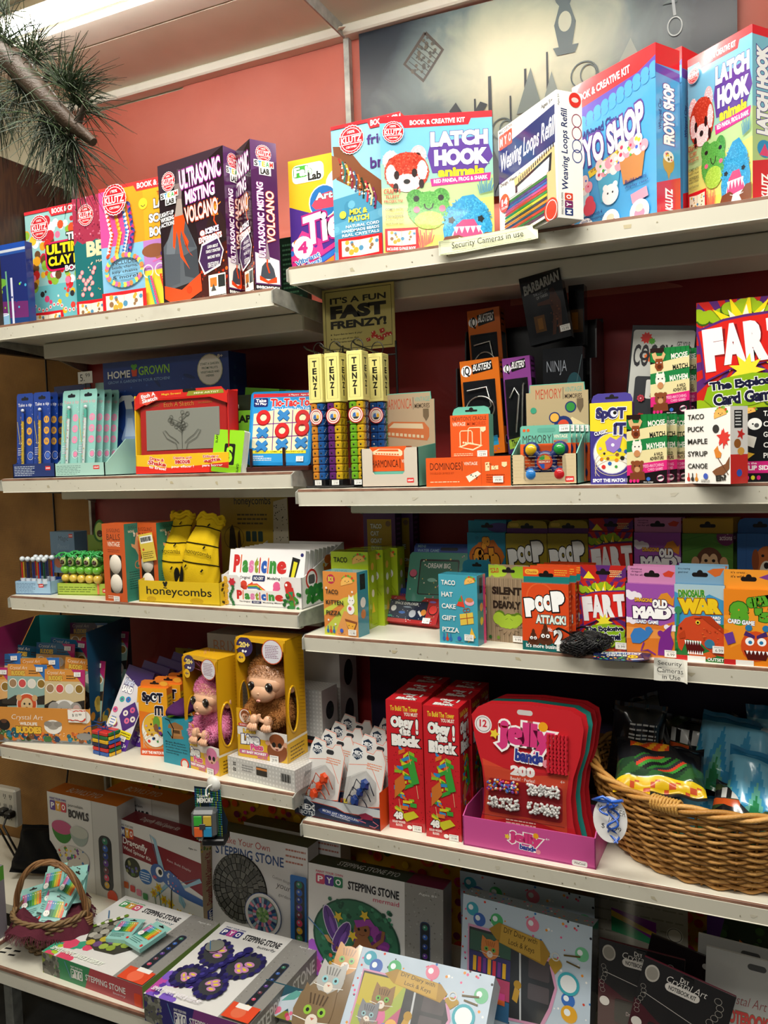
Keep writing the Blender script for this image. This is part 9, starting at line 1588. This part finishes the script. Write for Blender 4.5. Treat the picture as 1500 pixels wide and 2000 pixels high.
 # crayon packs
def a_cray(c):
 c.r(0,0,100,100,'8fc4bd').p([(0,8),(70,8),(74,60),(0,66)],'5aa8a0'); cs = ['c8588a','c87ab8','5a8ac8','4aa8b0','5ab05a','a8c03a','e0b030','e07a2a']
 for i,cc in enumerate(cs): c.r(8+i*10,6,16.6+i*10,56,cc).e(12.3+i*10,14,2.4,None,'f0ece4',8)
 for i,cc in enumerate(('1d5a3a','2a7a3a','5aa02a','c8c02a','e8a02a','e0582a')): c.r(28+i*10,34,36.6+i*10,58,cc)
 c.e(18,48,13,None,'eeece6').e(14,47,1.6,None,'333',8).e(22,47,1.6,None,'333',8).ln(8,70,70,3,7,'5a8a84').rr(84,82,94,92,'d8322e',.2)
CR = mkbox('crayon_pack',.062,.078,.011,a_cray,lambda c: c.r(0,0,100,100,'7fb8b0'),None,None,'8fc4bd','9accc5',tab=('8fc4bd',.018,lambda c: c.r(0,0,100,100,'8fc4bd')))
def cray(o,loc,rot,lab,g='mint crayon packs'): o.location = loc; o.rotation_euler = rot; tag(o,lab,'crayons',g)
top = SHZ[K5]+BN.H; A = hz(212,1838,top); cray(CR,(A[0]+.0,A[1]-.01,top+.013),(math.radians(-88),0,math.radians(14)),'mint crayon pack lying on the bunny kit, the left one')
A = hz(250,1850,top); cray(dup(CR),(A[0],A[1]-.01,top+.023),(math.radians(-84),0,math.radians(-14)),'mint crayon pack lying on the bunny kit, the right one on top')
# small handled basket with a maroon cloth
S = np.array((-.762,-.40,SHZ[K5]+.001)); o = empty('handled_basket','small brown wicker basket with a hooped handle and maroon cloth','basket',S,.3)
def ow(u,t,off=0): k = .6+.4*math.sin(u*1.5); return np.array(((.098*k+off)*math.cos(t),(.078*k+off)*math.sin(t),u*.098))
b = M()
for r in range(12):
 u = (r+.5)/12; b.tube([ow(u,2*PI*k/96,.0035*math.sin(PI*k/3+PI*r)) for k in range(96)],.0038,('6f5a3a','83694a','5d4a30')[r % 3],'wicker',6,True)
b.add([ow(.03,2*PI*k/24) for k in range(24)],[list(range(24))],'4a3a24','wicker'); b.build('woven_wall',o); b = M()
for s in range(3): b.tube([ow(1,2*PI*k/90,.004*math.cos(k*.6+s*2.1))+np.array((0,0,.004*math.sin(k*.6+s*2.1))) for k in range(90)],.0036,'846a48','wicker',6,True)
b.build('rim',o); b = M()
for s in range(5): b.tube([np.array((.100*math.cos(PI*k/60)+.005*math.cos(k*.28+s*1.26),.005*math.sin(k*.28+s*1.26),.07+.155*math.sin(PI*k/60)**.9+.004*math.sin(k*.28+s))) for k in range(61)],.0036,('7a5534','8f6a45','6a482a')[s % 3],'wicker',7)
b.build('handle',o); b = M()
for sx in (-1,1): [b.tube([(sx*.1+.013*math.cos(m),.012*math.sin(m),.066+q*.006) for m in [i*PI/6 for i in range(12)]],.0032,'8f6a45','wicker',6,True) for q in range(4)]
b.build('handle_binding',o); b = M(); n,K = 72,14; V = []; R = random.Random(3)
for i in range(K+1):
 u = i/K
 for j in range(n):
  t = 2*PI*j/n; sq = 1+.42*abs(math.cos(2*t+.6))**3; r = .55+.62*u*sq if u > .3 else .2+1.78*u; f = 1+.05*math.sin(9*t+2)+.03*math.sin(17*t); z = .062+.036*math.sin(min(1,u*2)*PI/2)-max(0,u-.5)**1.4*.14*(.25+.75*abs(math.cos(t+.3))**1.5)+.004*math.sin(11*t+6*u)
  V.append((.088*r*f*math.cos(t),.075*r*f*math.sin(t),z))
b.add(V,[[i*n+j,i*n+(j+1) % n,(i+1)*n+(j+1) % n,(i+1)*n+j] for i in range(K) for j in range(n)],'5c2a36','cloth',True)
for j in range(n*3):
 p = np.array(V[K*n+(j//3)]); q = np.array(V[K*n+((j//3)+1) % n]); p = p+(q-p)*(j % 3)/3; d = p*np.array((1,1,0)); d /= np.linalg.norm(d); b.tube([p,p+d*.007+np.array((R.uniform(-.003,.003),R.uniform(-.003,.003),-.008)),p+d*.009+np.array((R.uniform(-.005,.005),R.uniform(-.005,.005),-.018))],[.0011,.0009,.0005],'6a3440','cloth',4,False,False)
cl = b.build('basket_cloth'); cl.location = S; cl.rotation_euler.z = .3; tag(cl,'fringed maroon cloth lining the small handled basket','cloth')
for i,(x,y,z,rx,ry,rz) in enumerate(((.02,-.05,.07,-50,8,25),(-.045,-.045,.075,-62,-10,40),(-.06,-.005,.085,-55,14,-20),(-.035,.012,.098,-45,-14,15),(.0,.02,.105,-40,6,-8),(.035,.02,.10,-40,-10,20),(-.01,-.02,.095,-60,20,30))):
 cray(dup(CR),S+np.array((x-.02,y,z)),(math.radians(rx),math.radians(ry),math.radians(rz)),'mint crayon pack '+('lying at the front of the small basket','slipping out over the left of the small basket','at the far left of the small basket','standing near the back of the small basket','at the very back of the small basket','under the handle at the right of the small basket','in the middle of the small basket pile')[i])
 # corner: sockets, plugs, black bag, boxed kit
A = hy(0,1545,-.1); o = empty('power_strip','white wall socket block with plugged in black cords','power outlet',(A[0]-.03,-.1,A[2]-.115)); b = M(); b.box((0,0,0),(.095,.03,.125),'b8b4a8','plastic',.006); b.build('socket_block',o); b = M(); c = CV(b,((0,-.0003,.125),(.095,0,0),(0,0,-.125),(0,-1,0)),'plastic')
for x in (24,52,80):
 for y in (18,44,72): c.r(x-5,y-5,x-2.6,y+3,'1d1a16').r(x+3,y-5,x+5.4,y+3,'1d1a16').e(x,y+6,2,None,'1d1a16',8)
b.build('socket_face',o)
for x,z in ((.055,.055),(.085,.05)):
 b = M(); b.box((x-.014,-.028,z-.01),(x+.014,0,z+.012),'151412','plastic',.004); f = b.build('plug',o); b = M(); b.tube([(x,-.025,z),(x+.012,-.05,z-.02),(x+.05,-.05,z-.07),(x+.06,-.02,z-.15),(x+.04,.0,z-.25)],.0035,'121110','plastic',7); b.build('cord',f)
A = hy(137,1500,.015); b = M(); b.tube([(A[0],.012,2.0),(A[0]-.002,.012,1.4),(A[0]+.002,.012,.8),(A[0]+.0,.005,.5),(A[0]-.02,-.02,.3),(A[0]-.03,-.03,.24)],.003,'0f0e0d','plastic',6); tag(b.build('hanging_cable'),'thin black cable hanging down the burlap corner wall','cable')
o = pouch('black_bag','black plastic bag heaped in the corner behind the small basket',lambda u,v,s: '0b0b0c',0.2,.14,.08,(-1.06,-.17,.25),(-.6,0,.3),'matte',5)
o = mkbox('paint_kit',.13,.19,.3,lambda c: c.r(0,0,100,100,'7a6a80').r(0,0,100,14,'5a9a2a'),lambda c: (c.r(0,0,100,100,'7a757c').r(0,0,100,20,'4a8a24').rr(62,34,84,90,'1d1f24',.4).t('Ages 6+',62,22,92,27,'d8d8d8'),pots(c,66,38,80,86,6,['2a2a2e','4a2a2a','3a2a6a','2a4a9a','a82a3a','c83a6a'])),None,None,'7a757c','7a757c'); o.location = (-1.018,-.735,.246); tag(o,'grey paint kit with green top at the left picture edge','paint kit')
# pine branch in the upper left foreground
bp = np.array(hy(-60,60,-1.0)); ep = hy(178,262,-1.02); o = empty('pine_branch','dark pine branch with long needles hanging in at the upper left','branch',bp); b = M(); R = random.Random(11)
L_ = [np.zeros(3)]+[(ep-bp)*t+np.array((0,.006*math.sin(t*7),.010*math.sin(t*5))) for t in (.2,.4,.55,.7,.85,1)]; b.tube(L_,[.022,.021,.019,.017,.014,.011,.006],'4a3828','wicker',9)
for t,d in ((.4,(-.02,.01,.035)),(.6,(.03,0,.03)),(.8,(.008,0,-.035)),(.9,(.02,0,.03))): p = (ep-bp)*t; b.tube([p,p+np.array(d)*.5,p+np.array(d)],[.006,.004,.003],'3d3024','wicker',6)
b.build('wood',o); b = M(); D0 = (ep-bp)/np.linalg.norm(ep-bp)
for px,py,n,L,dr in ((10,80,110,.085,(0,0,.2)),(60,110,110,.08,(.5,0,.3)),(125,170,150,.085,(.5,0,.5)),(40,170,90,.085,(-.1,0,-.6)),(95,235,130,.09,(-.1,0,-.8)),(130,265,120,.085,(.2,0,-.6)),(150,205,90,.07,(.8,0,.1)),(-10,190,110,.09,(-.2,0,-.8)),(0,20,60,.07,(-.2,0,.8)),(135,320,90,.06,(0,0,-.9))):
 p = hy(px,py,-1.01)-bp; b.v and None
 for _ in range(n):
  d = np.array([R.gauss(0,.75) for _ in range(3)])+np.array(dr)*1.1; d /= np.linalg.norm(d); l = L*R.uniform(.5,1.1); q = p+D0*R.uniform(-.02,.02); b.tube([q,q+d*l*.6,q+d*l+np.array((0,0,-.008))],[.0007,.0006,.0003],R.choice(['2c3a26','36472c','3f5230','25301f']),'wicker',3,False,False)
b.build('needles',o,kind='stuff')
